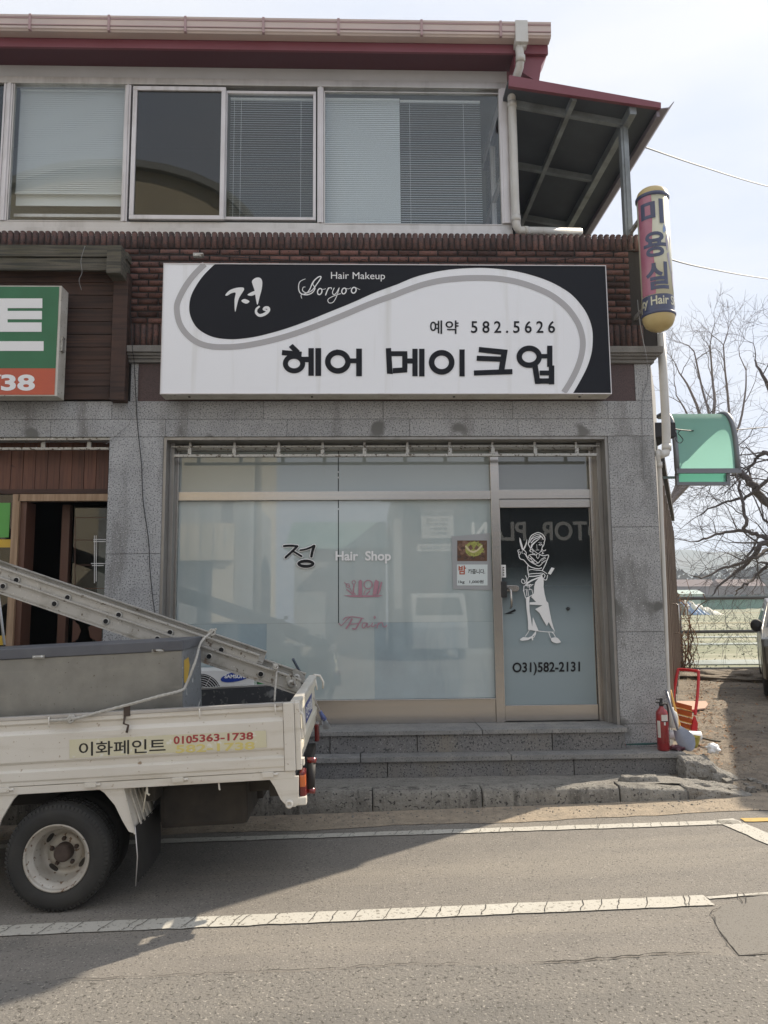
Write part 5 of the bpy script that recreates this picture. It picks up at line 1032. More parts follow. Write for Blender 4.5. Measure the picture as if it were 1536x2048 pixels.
for ys in (y0+.12, y1-.32): build(MB().box(cx0-.02, cx0+.02, ys, ys+.2, .62, .78), 'headlamp', M['white_vinyl'], CB, local=True, bevel=.02)
# ------------------------------------------------- tool box in the bed
BX = thing('tool_box', tuple(PY(180, 1425, 4.56)), 'long galvanised metal tool chest with dark lid standing in the truck bed', 'tool box', rot=(0, TR, 0))
BM = ROOTM[BX.name]; BI = BM.inverted()
def Bp(px, py, Y=4.56): return BI @ PY(px, py, Y)
bx1 = Bp(365, 1360).x; bx0 = bx1-2.0; bz0 = (Bp(0,1434).z+Bp(365,1417).z)/2-.11; bz1 = (Bp(0,1319).z+Bp(362,1302).z)/2
build(MB().box(bx0, bx1-.002, 0, .50, bz0, bz1), 'chest', M['galvanised'], BX, local=True, bevel=.003)
build(MB().box(bx1-.0018, bx1+.004, -.002, .50, bz0, bz1), 'end_panel', M['box_paint'], BX, local=True)
build(MB().box(bx0, bx1+.012, -.012, .52, bz1+.001, bz1+.062), 'lid', M['lid_paint'], BX, local=True, bevel=.006)
for px, py in ((78,1302),(316,1289)):
    v = Bp(px, py, 4.55); build(MB().box(v.x-.035, v.x+.035, -.018, -.0125, bz1-.004, bz1+.016).lathe([(0,-.03),(.007,-.03),(.007,.03),(0,.03)], (v.x, -.02, bz1+.006), 'x', 8), 'hinge', M['steel_old'], BX, local=True)
v = Bp(371, 1330, 4.6); build(MB().prism([(.03,bz1-.06),(.14,bz1-.05),(.17,bz1-.10),(.13,bz1-.15),(.10,bz1-.2),(.02,bz1-.19)], 'x', bx1+.0045, bx1+.0055), 'torn_sticker', M['yellow_sticker'], BX, local=True)
# ------------------------------------------------- ladder
YL = 5.10
LD = thing('extension_ladder', tuple(PY(600, 1375, YL)), 'weathered aluminium extension ladder lying slantwise over the truck bed', 'ladder')
mat('ladder_alu', (.46,.445,.41), .55, metal=.35, var=[(4,(.50,.48,.44),.2)], speck=[(30,(.17,.14,.11),.645),(60,(.62,.60,.56),.66),(9,(.30,.22,.16),.71)], streak=((5,5,5),(.34,.32,.28),.55,.7))
A0 = PY(419, 1312.7, YL); A1 = PY(8, 1172.7, YL); ldir = (A1-A0).normalized(); lup = Vector((-ldir.z, 0, ldir.x)) if ldir.x > 0 else Vector((ldir.z, 0, -ldir.x))
if lup.z < 0: lup = -lup
def rail(mb, o, s0, s1, hw, th, Yc, d0=0):
    """stringer along ldir from s0 to s1 around A0+o*lup, I-beam"""
    def Q(s, u, y): p = A0+ldir*s+lup*(o+u); return (p.x, y, p.z)
    for (u0, u1, ya, yb) in ((-hw, -hw+.009, Yc-.022, Yc+.016), (hw-.009, hw, Yc-.022, Yc+.016), (-hw+.0091, hw-.0091, Yc-.004, Yc+.004), (-.034, -.028, Yc-.010, Yc-.0041), (.026, .032, Yc-.010, Yc-.0041)):
        mb.hexa([Q(s0,u0,ya),Q(s1,u0,ya),Q(s1,u0,yb),Q(s0,u0,yb),Q(s0,u1,ya),Q(s1,u1,ya),Q(s1,u1,yb),Q(s0,u1,yb)])
pitch = ((A1-A0).length)/4
sA = -(PY(600,1366,YL)-A0).length; sB = -(PY(512,1325,YL)-A0).length
offB = (PY(442,1300,YL)-A0).dot(lup); sBh = (PY(442,1300,YL)-A0).dot(ldir)
for (o, s0, Yn, Yf, h) in ((0, sA, YL, YL+.44, .052), (offB, sB, YL+.024, YL+.40, .050)):
    mb = MB(); rail(mb, o, s0, s0+4.2, h, .03, Yn); build(mb, 'stringer', M['ladder_alu'], LD)
    mb = MB(); rail(mb, o, s0, s0+4.2, h, .03, Yf); build(mb, 'stringer', M['ladder_alu'], LD)
    b = 0 if not o else sBh
    for k in range(-3, 12):
        s = b+k*pitch
        if s < s0+.05 or s > s0+4.15: continue
        p = A0+ldir*s+lup*o
        mb = MB(); mb.tube([(p.x, Yn+.0, p.z), (p.x, Yf, p.z)], .014, 10); mb.lathe([(.0165,-.019),(.0225,-.019),(.0225,-.0042),(.0165,-.0042),(.0165,-.019)], (p.x, Yn, p.z), 'y', 14)
        build(mb, 'rung', M['ladder_alu'], LD); mb = MB(); mb.lathe([(0,-.0155),(.0166,-.0155)], (p.x, Yn, p.z), 'y', 14); build(mb, 'rung_hole', M['black_vinyl'], LD)
p = A0+ldir*(sA+.04); 
for (dx, Yc) in ((0, YL-.02), (0, YL+.40)):
    mb = MB(); mb.prism([(p.x-.05,p.z-.02),(p.x+.03,p.z-.045),(p.x+.055,p.z-.0),(p.x+.02,p.z+.05),(p.x-.02,p.z+.075),(p.x-.045,p.z+.05)], 'y', Yc-.006, Yc); mb.lathe([(.010,-.02),(.026,-.02),(.026,-.007),(.010,-.007)], (p.x-.01, Yc, p.z+.01), 'y', 16)
    build(mb, 'foot', M['steel_old'], LD)
# ------------------------------------------------- ropes
mat('rope', (.52,.50,.45), .9, var=(60,(.36,.34,.30),.2), bump=(120,.8,.004))
def rope(pts, r, label, knots=()):
    P = bez([PY(*p) for p in pts], 10); mb = MB(); mb.tube(P, r, 8)
    for k in range(3):
        Q = []; 
        for i, p in enumerate(P): a = i*.9+k*2.09; Q.append(p+Vector((math.cos(a)*r*.35, math.sin(a)*r*.35, math.sin(a)*r*.5)))
        mb.tube(Q, r*.75, 6)
    for kx_, ky_, kY, kr in knots:
        c_ = PY(kx_, ky_, kY)
        for t in range(3): mb.tube([c_+Vector((math.cos(a)*kr*(.5 if t else 1), math.sin(a+t)*kr*.6, math.sin(a+t*1.7)*kr)) for a in [i*.7 for i in range(10)]], r*.9, 6)
    return solo(mb, 'rope', M['rope'], label, 'rope')
rope([(100,1441,4.385),(150,1437,4.37),(200,1424,4.38),(262,1408,4.385),(320,1392,4.40),(362,1381,4.50),(372,1370,4.56),(390,1325,4.6),(402,1285,4.9),(422,1265,5.06),(432,1258,5.07)], .0075, 'pale rope slung from the truck side rail up to the ladder', [(142,1438,4.375,.018),(424,1265,5.06,.02)])
rope([(549,1402,4.95),(551,1370,5.0),(553,1345,5.06),(553,1332,5.07),(547,1329,5.1)], .0065, 'short pale rope hanging straight down from the ladder near its foot', [(551,1334,5.06,.015)])
# ------------------------------------------------- things in the bed and at the shop front
mat('bag_green', (.05,.26,.08), .45, bump=(14,.8,.03))
mb = MB(); cb = PY(550, 1372, 7.34); cb.z = Z1+.45
mb.grid(lambda u, v: (cb.x+(.21+.02*math.sin(u*31)+.02*math.sin(v*17))*math.cos(u*2*math.pi)*(math.cos(v*math.pi/2)**.55), 7.34+.13*math.sin(u*2*math.pi)*(math.cos(v*math.pi/2)**.6), cb.z-.45+.57*math.sin(v*math.pi/2)+.02*math.sin(u*25+v*9)), 60, 20)
solo(mb, 'green_bag', M['bag_green'], 'bulging green plastic bag on the top step behind the ladder foot', 'bag')
mat('ac_white', (.68,.68,.67), .45, var=(3,(.58,.58,.56),.2))
YA = 7.09; AX1 = PX(508, 1350, YA); ax0 = AX1-.78; az1 = PZ(450, 1339, YA); az0 = Z1+.02
AC = thing('air_conditioner', ((AX1+ax0)/2, YA+.15, Z1), 'white outdoor air conditioner unit with round fan grille on the top step behind the truck', 'air conditioner')
build(MB().box(ax0, AX1, YA, YA+.27, az0+.02, az1), 'casing', M['ac_white'], AC, bevel=.012)
fc = PY(402, 1384, YA); FC = (ax0+.27, YA, az0+.27)
FC = (PX(400,1380,YA)-.0, YA, az1-.235)
build(MB().lathe([(0,-.001),(.20,-.001)], FC, 'y', 40), 'fan_opening', M['black_rubber'], AC)
mb = MB()
for r_ in [i*.02+.03 for i in range(9)]: mb.lathe([(r_-.0013,-.008),(r_+.0013,-.008),(r_+.0013,-.004),(r_-.0013,-.004),(r_-.0013,-.008)], FC, 'y', 40)
for i in range(12): a = i*math.pi/6; mb.tube([(FC[0]+.03*math.cos(a),YA-.005,FC[2]+.03*math.sin(a)),(FC[0]+.205*math.cos(a),YA-.005,FC[2]+.205*math.sin(a))], .0014, 5)
build(mb, 'fan_grille', M['ac_white'], AC)
mat('badge_blue', (.02,.05,.28), .35)
q = PY(473, 1353, YA); mb = MB(); mb.prism([(q.x+.145*math.cos(t*math.pi/16), q.z+.045*math.sin(t*math.pi/16)+.028*math.cos(t*math.pi/16)*.9) for t in range(32)], 'y', YA-.004, YA-.0005); build(mb, 'badge', M['badge_blue'], AC)
text_px('SAMSUNG', (449, 1349, 497, 1356.5), YA-.0045, M['white_vinyl'], AC, 'badge_lettering', bold=.035, slope=0)
boxes('foot', M['black_rubber'], AC, (ax0+.08,ax0+.14,YA+.02,YA+.25,Z1,az0+.019),(AX1-.14,AX1-.08,YA+.02,YA+.25,Z1,az0+.019))
# broom / paint brush hanging from the tailgate corner
mat('brush_blue', (.10,.13,.30), .5, speck=(30,(.5,.5,.5),.62)); mat('handle_slate', (.07,.09,.12), .4); mat('bristle', (.42,.44,.46), .8)
P_ = lambda x, y, Y: PY(x, y, Y)
BR = thing('long_brush', tuple(P_(645,1440,5.95)), 'long handled brush with blue head hanging over the far corner of the tailgate', 'brush')
build(MB().tube([P_(586,1318,5.5), P_(603,1350,5.62)], .010, 8), 'grip', M['handle_slate'], BR)
build(MB().tube([P_(603,1350,5.62), P_(618,1375,5.75), P_(641,1425,5.95)], .006, 8), 'pole', M['alu_white'], BR)
build(MB().tube([P_(640,1422,5.95), P_(649,1440,5.96)], [.012,.022], 10), 'brush_head', M['brush_blue'], BR)
mb = MB(); rnd = random.Random(2); b0 = P_(648,1439,5.96); b1 = P_(655,1455,5.97)
for i in range(70):
    o1 = Vector((rnd.uniform(-.016,.016), rnd.uniform(-.016,.016), rnd.uniform(-.008,.008))); mb.tube([b0+o1, b1+o1*1.5+Vector((rnd.uniform(-.01,.01),0,rnd.uniform(-.01,.01)))], .0018, 4)
build(mb, 'bristles', M['bristle'], BR)
mb = MB(); mb.tube([P_(-8,1160,5.9), P_(0,1215,5.9), P_(9,1290,5.9)], .010, 8); solo(mb, 'white_stick', M['white_vinyl'], 'thin white stick standing upright behind the tool chest at the left edge', 'stick')
# ================================================================== right-hand clutter
mat('red_paint', (.20,.012,.016), .3, coat=.5, var=(8,(.33,.02,.02),.2), speck=(50,(.08,.02,.02),.68))
ec = PY(1327, 1496, 7.02); ec.z = Z0; ER = .054
EX = thing('fire_extinguisher', (ec.x, 7.02, Z0), 'red fire extinguisher with white label standing on the lower step at the building corner', 'fire extinguisher')
build(MB().lathe([(0,.0),(ER-.008,.0),(ER,.008),(ER,.325),(ER-.006,.35),(ER-.025,.375),(.02,.385),(.018,.40),(0,.40)], (ec.x,7.02,Z0), 'z', 32), 'cylinder', M['red_paint'], EX)
build(MB().lathe([(.019,.40),(.021,.40),(.021,.425),(.012,.428),(0,.428)], (ec.x,7.02,Z0), 'z', 16), 'valve', M['black_rubber'], EX)
build(MB().box(ec.x-.05, ec.x+.015, 7.012, 7.03, Z0+.425, Z0+.437).box(ec.x-.045, ec.x+.01, 7.012, 7.03, Z0+.455, Z0+.465).box(ec.x-.01, ec.x+.012, 7.014, 7.028, Z0+.437, Z0+.47), 'lever', M['black_rubber'], EX, bevel=.002)
build(MB().tube(bez([(ec.x+.02,7.02,Z0+.415),(ec.x+.055,7.03,Z0+.41),(ec.x+.07,7.04,Z0+.33),(ec.x+.062,7.05,Z0+.12)], 5), .008, 8), 'hose', M['black_rubber'], EX)
def ewrap(name, a0, a1, z0, z1, material, r): 
    mb = MB(); mb.grid(lambda u, v: (ec.x+r*math.sin(a0+(a1-a0)*u), 7.02-r*math.cos(a0+(a1-a0)*u), Z0+z0+(z1-z0)*v), 14, 1); return build(mb, name, M[material], EX, fix=False)
ewrap('white_label', -.45, .75, .27, .325, 'dirty_white', ER+.0008); ewrap('label_strip', -.5, .8, .262, .268, 'black_vinyl', ER+.001); ewrap('white_label', -.1, .2, .232, .26, 'dirty_white', ER+.0008); ewrap('side_label', -1.3, -.7, .12, .27, 'dirty_white', ER+.0008)
# cart with red frame
mat('cart_red', (.60,.03,.035), .35); mat('cart_orange', (.62,.14,.03), .45, var=(6,(.5,.10,.03),.2)); mat('cart_yellow', (.75,.42,.10), .5)
YC = 7.75; CT = thing('hand_cart', (PX(1370,1470,YC), YC, .16), 'small upright red tube frame with orange slatted basket leaning beside the side wall', 'hand cart')
build(MB().tube(bez([PY(1346,1400,YC+.25), PY(1350,1370,YC+.25), PY(1355,1344,YC+.26), PY(1360,1339,YC+.26), PY(1392,1342,YC+.12), PY(1397,1347,YC+.1), PY(1395,1390,YC+.05), PY(1390,1430,YC)], 6), .015, 10), 'handle_frame', M['cart_red'], CT)
build(MB().prism([(PX(x_,y_,YC),PZ(x_,y_,YC)) for x_, y_ in ((1389,1432),(1394,1446),(1393,1462),(1381,1461),(1384,1446))], 'y', YC-.02, YC+.02).tube([PY(1343,1410,YC+.2), PY(1388,1422,YC)], .013, 8), 'leg', M['cart_red'], CT)
mb = MB()
for i in range(4): t = i/3; y_ = 1411+t*38; mb.hexa([PY(1345,y_+1,YC+.15),PY(1384,y_+11,YC),PY(1384,y_+11,YC+.03),PY(1345,y_+1,YC+.18),PY(1345,y_-9,YC+.15),PY(1384,y_+1,YC),PY(1384,y_+1,YC+.03),PY(1345,y_-9,YC+.18)])
build(mb, 'basket', M['cart_orange'], CT)
mb = MB()
for i in range(4): y_ = 1412+i*12.5; mb.tube([PY(1345,y_,YC+.14), PY(1384,y_+11,YC-.01)], .005, 6)
build(mb, 'slat_edge', M['cart_yellow'], CT)
# shovel
mat('shovel_grey', (.17,.185,.23), .4, metal=.3, var=(6,(.25,.26,.29),.2))
SH = thing('shovel', tuple(PY(1380,1500,6.98)), 'grey bladed shovel leaning on the corner pillar beside the fire extinguisher', 'shovel')
build(MB().tube([PY(1333,1381,7.2), PY(1345,1425,7.12), PY(1356,1462,7.04)], .011, 8), 'shaft', M['shovel_grey'], SH)
mb = MB(); b0 = PY(1355,1460,7.04); b1 = PY(1384,1500,6.96); dd = b1-b0
def shf(u, v):
    w_ = (.035+.045*math.sin(min(1,v*1.4)*math.pi/2))*(1 if v < .75 else 1-(v-.75)*1.6); p = b0+dd*v; s = (u-.5)*2
    return (p.x+s*w_*.9, p.y-.012+.03*s*s, p.z+s*w_*.55+.02*s*s)
mb.grid(shf, 10, 12); mb.grid(lambda u, v: tuple(Vector(shf(u, v))+Vector((0, .003, -.003))), 10, 12); build(mb, 'blade', M['shovel_grey'], SH, fix=False)
mb = MB(); mb.tube([PY(1341,1380,7.35), PY(1350,1415,7.35), PY(1362,1458,7.35)], .009, 8); solo(mb, 'bamboo_stick', M['cart_yellow'], 'thin yellowish stick leaning between the shovel and the red frame', 'stick')
mb = MB(); mb.tube([PY(1330,1469,7.25), PY(1401,1472,7.25)], .043, 16); solo(mb, 'white_roll', M['white_vinyl'], 'white rolled sheet lying behind the shovel blade', 'roll')
mat('bowl_yellow', (.40,.34,.06), .45)
q = PY(1385,1492,7.1); mb = MB(); mb.lathe([(0,.0),(.045,.0),(.06,.05),(.072,.095),(.078,.098),(.070,.094),(.05,.03),(0,.02)], (q.x, 7.1, q.z-.01), 'z', 28); solo(mb, 'yellow_bowl', M['bowl_yellow'], 'dull yellow plastic bowl on the rubble beside the shovel blade', 'bowl')
mat('jug', (.62,.61,.58), .4); q = PY(1345,1450,7.3); mb = MB(); mb.lathe([(0,.0),(.05,.0),(.055,.02),(.055,.10),(.045,.14),(.02,.16),(.018,.185),(0,.185)], (q.x,7.3,q.z-.02), 'z', 20); solo(mb, 'white_jug', M['jug'], 'white plastic jug half hidden behind the fire extinguisher', 'jug')
def crumple(name, cx_, cy_, Y, rx, ry, rz, material, label, cat, seed):
    q = PY(cx_, cy_, Y); mb = MB()
    def f(u, v):
        a = u*2*math.pi; b = (v-.5)*math.pi; d = Vector((math.cos(a)*math.cos(b), math.sin(a)*math.cos(b), math.sin(b)))
        n_ = 1+.5*noise.noise(d*2.2+Vector((seed,0,0)))+.25*noise.noise(d*6+Vector((0,seed,0))); return (q.x+rx*d.x*n_, Y+ry*d.y*n_, q.z+rz*d.z*n_)
    mb.grid(f, 30, 16); return solo(mb, name, M[material], label, cat)
crumple('plastic_bag', 1426, 1497, 7.0, .055, .05, .045, 'white_vinyl', 'crumpled white plastic bag lying on the broken concrete', 'bag', 4)
crumple('dark_rag', 1357, 1496, 7.02, .075, .05, .03, 'soffit', 'dark brown rag between the fire extinguisher and the shovel blade', 'rag', 8)
mat('teal', (.02,.07,.065), .6)
UM = thing('folded_umbrella', tuple(PY(1275,1491,7.06)), 'thin dark green folded umbrella with red handle lying on the step by the pillar', 'umbrella')
build(MB().tube([PY(1252,1489,7.10), PY(1290,1488,7.10), PY(1316,1487,7.10)], [.006,.011,.009], 8), 'canopy', M['teal'], UM); build(MB().tube([PY(1237,1490,7.10), PY(1251,1489,7.10)], .011, 8), 'handle', M['lamp_red'], UM)
mat('pink_board', (.55,.36,.27), .8); q = PG(1385, 1412, .17, 0)
qq = [PG(x_, y_, .2, 0) for x_, y_ in ((1352,1402),(1412,1402),(1416,1408),(1410,1416),(1376,1420),(1352,1416))]
mb = MB(); mb.prism([(p.x, p.y) for p in qq], 'z', .185, .2); solo(mb, 'pink_board', M['pink_board'], 'flat pinkish board lying on the dirt behind the red frame', 'board')
mb = MB(); mb.hexa([Vector(p) for p in ((3.62,7.8,.2),(3.66,7.8,.2),(3.42,8.5,.2),(3.38,8.5,.2),(3.62,7.8,.215),(3.66,7.8,.215),(3.42,8.5,.215),(3.38,8.5,.215))]); solo(mb, 'wood_lath', M['wood_grey'], 'thin wooden lath lying on the dirt right of the red frame', 'lath')
# stones strewn over the lot
mat('leaf_litter', (.26,.15,.08), .9, island=.6)
mb = MB(); rnd = random.Random(15)
for i in range(1500):
    t = rnd.random(); x = 3.0+t*3.2+abs(rnd.gauss(0,.30)); y = 7.05+t*7.2+rnd.uniform(-.2,.2)
    if rnd.random() < .25: x += rnd.uniform(0, 1.5)
    z = gz(x, y)+.016+rnd.random()*.01; a_ = rnd.uniform(0, 6.28); s = rnd.uniform(.008, .028); p = Vector((x, y, z)); d = Vector((math.cos(a_)*s, math.sin(a_)*s, rnd.uniform(-.3,.5)*s)); e = Vector((-d.y, d.x, rnd.uniform(-.3,.3)*s))*.55
    mb.add([p-d, p+e, p+d, p-e], [(0,1,2,3)])
tag(build(mb, 'leaf_litter', M['leaf_litter'], None, fix=False), kind='stuff')
mb = MB(); rnd = random.Random(12)
for i in range(700):
    x = rnd.uniform(2.7, 8); y = rnd.uniform(6.2, 14.5); r_ = rnd.uniform(.006, .022)*(2 if rnd.random() < .06 else 1); z = gz(x, y)+.012
    k = len(mb.v); vs = [Vector((rnd.gauss(0,1), rnd.gauss(0,1), rnd.gauss(0,.7))).normalized()*r_ for _ in range(6)]
    d6 = [(1,0,0),(-1,0,0),(0,1,0),(0,-1,0),(0,0,.7),(0,0,-.7)]; mb.add([(x+r_*a_[0]*rnd.uniform(.6,1.3), y+r_*a_[1]*rnd.uniform(.6,1.3), z+r_*a_[2]*rnd.uniform(.6,1.2)) for a_ in d6], [(0,2,4),(2,1,4),(1,3,4),(3,0,4),(2,0,5),(1,2,5),(3,1,5),(0,3,5)])
for i in range(520):
    x = rnd.uniform(-3.2, 5); y = 6.12-abs(rnd.gauss(0, .16)); r_ = rnd.uniform(.003, .009)*(2 if rnd.random() < .05 else 1); z = .02*x+.010
    mb.add([(x+r_*a_[0]*rnd.uniform(.6,1.3), y+r_*a_[1]*rnd.uniform(.6,1.3), z+r_*a_[2]*rnd.uniform(.6,1.2)) for a_ in d6], [(0,2,4),(2,1,4),(1,3,4),(3,0,4),(2,0,5),(1,2,5),(3,1,5),(0,3,5)])
tag(build(mb, 'gravel', M['concrete'], None), kind='stuff')
# ================================================================== GREEN CANOPY over the side door
mat('canopy_sheet', (.30,.56,.49), .4); mat('canopy_frame', (.20,.21,.23), .45, metal=.2)
def translucent(name, col, fac):
    m = M[name]; nt = m.node_tree; n = nt.nodes; b = n['Principled BSDF']; o = n['Material Output']
    t = n.new('ShaderNodeBsdfTranslucent'); t.inputs[0].default_value = (*col, 1); x = n.new('ShaderNodeMixShader'); x.inputs[0].default_value = fac
    nt.links.new(b.outputs[0], x.inputs[1]); nt.links.new(t.outputs[0], x.inputs[2]); nt.links.new(x.outputs[0], o.inputs[0])
translucent('canopy_sheet', (.42,.80,.68), .65)
Ya, Yb = 8.5, 8.95
zlt = PZ(1400, 947, Ya+.06)
cx0 = PX(1352, 900, Ya); cx1 = PX(1473, 900, Ya); cz0 = PZ(1400, 941, Ya); cz1 = PZ(1400, 833, Yb)
CN = thing('door_canopy', (cx0, 9.0, cz0), 'curved translucent green canopy with grey frame jutting out from the side wall', 'canopy')
def cprof(t): a = t*math.pi/2; return (Yb-(Yb-Ya)*math.sin(a)**.62, cz0+(cz1-cz0)*math.cos(a)**.60)
pr = [cprof(i/14) for i in range(15)]
mb = MB(); mb.grid(lambda u, v: (cx0+.02+(cx1-cx0-.04)*u, cprof(v)[0], cprof(v)[1]), 1, 16); build(mb, 'curved_sheet', M['canopy_sheet'], CN, fix=False)
mb = MB()
for x in (cx0, cx1-.0): mb.tube([(x, p[0], p[1]) for p in pr], .032, 8)
mb.box(cx0-.02, cx1+.03, Ya-.03, Ya+.02, cz0-.035, cz0+.02); mb.box(cx0, cx1, Yb-.02, Yb+.02, cz1-.03, cz1+.01); mb.box(cx0, cx1, Yb-.03, Yb, zlt+.001, zlt+.03)
build(mb, 'canopy_frame', M['canopy_frame'], CN)
zl = PZ(1400, 971, Ya+.06); Yl = Ya+.06; mb = MB(); mb.box(cx0+.03, cx1-.12, Yl-.01, Yl-.005, zl+.04, zlt); build(mb, 'lower_sheet', M['canopy_sheet'], CN)
mb = MB(); mb.box(cx0, cx1-.08, Yl-.03, Yl+.02, zl, zl+.038); mb.box(cx0, cx0+.03, Yl-.028, Yl+.018, zl+.0385, zlt); mb.box(cx1-.12, cx1-.08, Yl-.028, Yl+.018, zl+.0385, zlt); build(mb, 'lower_frame', M['canopy_frame'], CN)
# ================================================================== WIRES
def wire(pts, r, label, material='wire_grey'):
    mb = MB(); mb.tube(bez([PY(*p) for p in pts], 8), r, 5); return solo(mb, 'power_line', M[material], label, 'wire')
wire([(1150,250,9),(1285,293,9.2),(1400,332,11),(1536,373,14),(1700,410,18)], .010, 'upper overhead wire running out from under the porch eave to the right')
wire([(1270,490,9),(1345,520,9.5),(1430,540,11),(1536,558,14),(1700,580,18)], .010, 'lower overhead wire leaving the building beside the pole sign')
wire([(1330,852,8.2),(1361,860,8.3),(1420,862,9),(1480,859,10.5),(1600,848,14)], .008, 'dark wire stretched in front of the green canopy', 'cable')
mb = MB(); mb.tube(bez([PY(x_, y_, 8.25) for x_, y_ in ((1345,858),(1353,868),(1352,880),(1360,886),(1366,880),(1361,872),(1356,866),(1362,860))], 6), .005, 5); solo(mb, 'wire_loop', M['cable'], 'small curled loop of wire hanging in front of the canopy corner', 'wire')
# ================================================================== FENCE with green net
YFn = 15.6
FN = thing('net_fence', (PX(1450,1337,YFn), YFn, .1), 'pipe rail fence hung with thin green netting at the end of the dirt lot', 'fence')
mat('pipe_grey', (.16,.16,.15), .6); fx0 = PX(1362, 1260, YFn); fx1 = 26.0
for py, r_ in ((1196,.035),(1263,.032),(1338,.035)):
    z = PZ(1450, py, YFn); build(MB().tube([(fx0, YFn, z), (fx1, YFn, z)], r_, 10), 'rail', M['pipe_grey'], FN)
z0_, z1_ = PZ(1450,1345,YFn)-.1, PZ(1450,1190,YFn)
for i, x in enumerate((fx0, 10.8, 14.2, 18, 22, 26)): build(MB().tube([(x, YFn+.05, z0_-.3), (x, YFn+.05, z1_)], .04, 10), 'post', M['pipe_grey'], FN)
m = bpy.data.materials.new('green_net'); m.use_nodes = True; nt = m.node_tree; n = nt.nodes; o = n['Material Output']; b = n['Principled BSDF']; b.inputs['Base Color'].default_value = (.42,.60,.50,1)
t = n.new('ShaderNodeBsdfTransparent'); x = n.new('ShaderNodeMixShader'); x.inputs[0].default_value = .24; nt.links.new(t.outputs[0], x.inputs[1]); nt.links.new(b.outputs[0], x.inputs[2]); nt.links.new(x.outputs[0], o.inputs[0]); M['green_net'] = m
mb = MB(); mb.grid(lambda u, v: (fx0+(fx1-fx0)*u, YFn+.045+.02*math.sin(u*60+v*3), z0_+(z1_-z0_)*v), 80, 6); build(mb, 'netting', M['green_net'], FN, fix=False)
# brown dry creeper at the wall end
mat('creeper', (.22,.12,.06), .9, island=.5)
mb = MB(); rnd = random.Random(6)
for i in range(26):
    x = fx0-.35+rnd.gauss(0,.10); y = 14.75+rnd.uniform(-.1,.3); z = rnd.uniform(.1,.4); P = [Vector((x,y,z))]; hgt = rnd.uniform(.4,1.7)
    while P[-1].z < z+hgt: P.append(P[-1]+Vector((rnd.gauss(0,.05), rnd.gauss(0,.03), rnd.uniform(.06,.16))))
    mb.tube(P, rnd.uniform(.004,.012), 4)
for i in range(800):
    z = rnd.uniform(.1,1)**1.5*1.7; x = fx0-.33+rnd.gauss(0,.16-.03*z); y = 14.7+rnd.uniform(-.15,.3); a_ = Vector((rnd.gauss(0,1),rnd.gauss(0,1),rnd.gauss(0,1))).normalized()*.03; b_ = a_.orthogonal().normalized()*.02
    mb.add([Vector((x,y,z+.1))+q for q in (a_, b_, -a_)], [(0,1,2)])
solo(mb, 'dry_creeper', M['creeper'], 'dry brown creeper climbing the far end of the side wall', 'creeper')
# weeds and straw at the fence foot
mat('straw', (.36,.27,.15), .9, island=.4)
mb = MB(); rnd = random.Random(8)
for i in range(3800):
    x = rnd.uniform(5.2, 14); y = 15.3-abs(rnd.gauss(0,.75)); z = gz(x,y)+.01; a_ = rnd.uniform(0,6.28); l_ = rnd.uniform(.05,.2); d = Vector((math.cos(a_)*l_, math.sin(a_)*l_, rnd.uniform(.0,.10))); s = Vector((-d.y, d.x, 0)).normalized()*.006
    p = Vector((x,y,z)); mb.add([p-s, p+s, p+d], [(0,1,2)])
tag(build(mb, 'dry_grass', M['straw'], None, fix=False), kind='stuff')
mb = MB()
L_ = lump('', 7.2, 14.2, .12, 1.5, .7, .20, 41, None, 60, .4, .6); mb.add(L_.v, L_.f, True)
L_ = lump('', 9.1, 14.7, .12, 1.0, .55, .30, 45, None, 50, .4, .6); mb.add(L_.v, L_.f, True)
solo(mb, 'soil_heap', M['dirt'], 'low heap of soil and litter in front of the net fence', 'heap')
# ================================================================== BARE TREES
mat('bark', (.075,.062,.06), .95, var=(5,(.12,.10,.095),.2), bump=(20,.8,.02)); mat('bark_pale', (.19,.16,.15), .95)
def grow(mb, p, d, r, depth, rnd, droop=0.0, ln=.55, minr=.004):
    n = rnd.randint(3, 5); P = [p]; rs = [r]; dd = d.normalized(); seg = ln*rnd.uniform(.7,1.15)/n
    for i in range(n):
        dd = (dd+Vector((rnd.gauss(0,.20), rnd.gauss(0,.20), rnd.gauss(0,.17)-droop))).normalized(); P.append(P[-1]+dd*seg); rs.append(r*(1-.38*(i+1)/n))
    mb.tube(P, rs, 6 if r > .04 else (5 if r > .015 else 3), caps=False)
    if depth <= 0: return
    k = rnd.choice((2, 3, 3)) if depth > 1 else rnd.choice((2,3))
    for j in range(k):
        a = rnd.uniform(.3, .85); ax = dd.orthogonal().normalized(); ax.rotate(Matrix.Rotation(rnd.uniform(0, 6.28), 3, dd)); nd = (dd*math.cos(a)+ax*math.sin(a)); grow(mb, P[-1], nd, max(minr, rs[-1]*rnd.uniform(.6,.85)), depth-1, rnd, droop, ln*rnd.uniform(.75,.95), minr)
    if rnd.random() < .8:
        q = P[n//2]; ax = dd.orthogonal().normalized(); ax.rotate(Matrix.Rotation(rnd.uniform(0, 6.28), 3, dd)); grow(mb, q, (dd+ax*.9).normalized(), max(minr, r*.45), depth-1, rnd, droop, ln*.75, minr)
YT = 19.0
tb_ = PG(1640, 1330, 0, 0); tx = PX(1640, 1200, YT)
TT = thing('bare_tree', (tx, YT, 0), 'big leafless tree with dark crooked limbs reaching in from the right edge', 'tree')
rnd = random.Random(11)
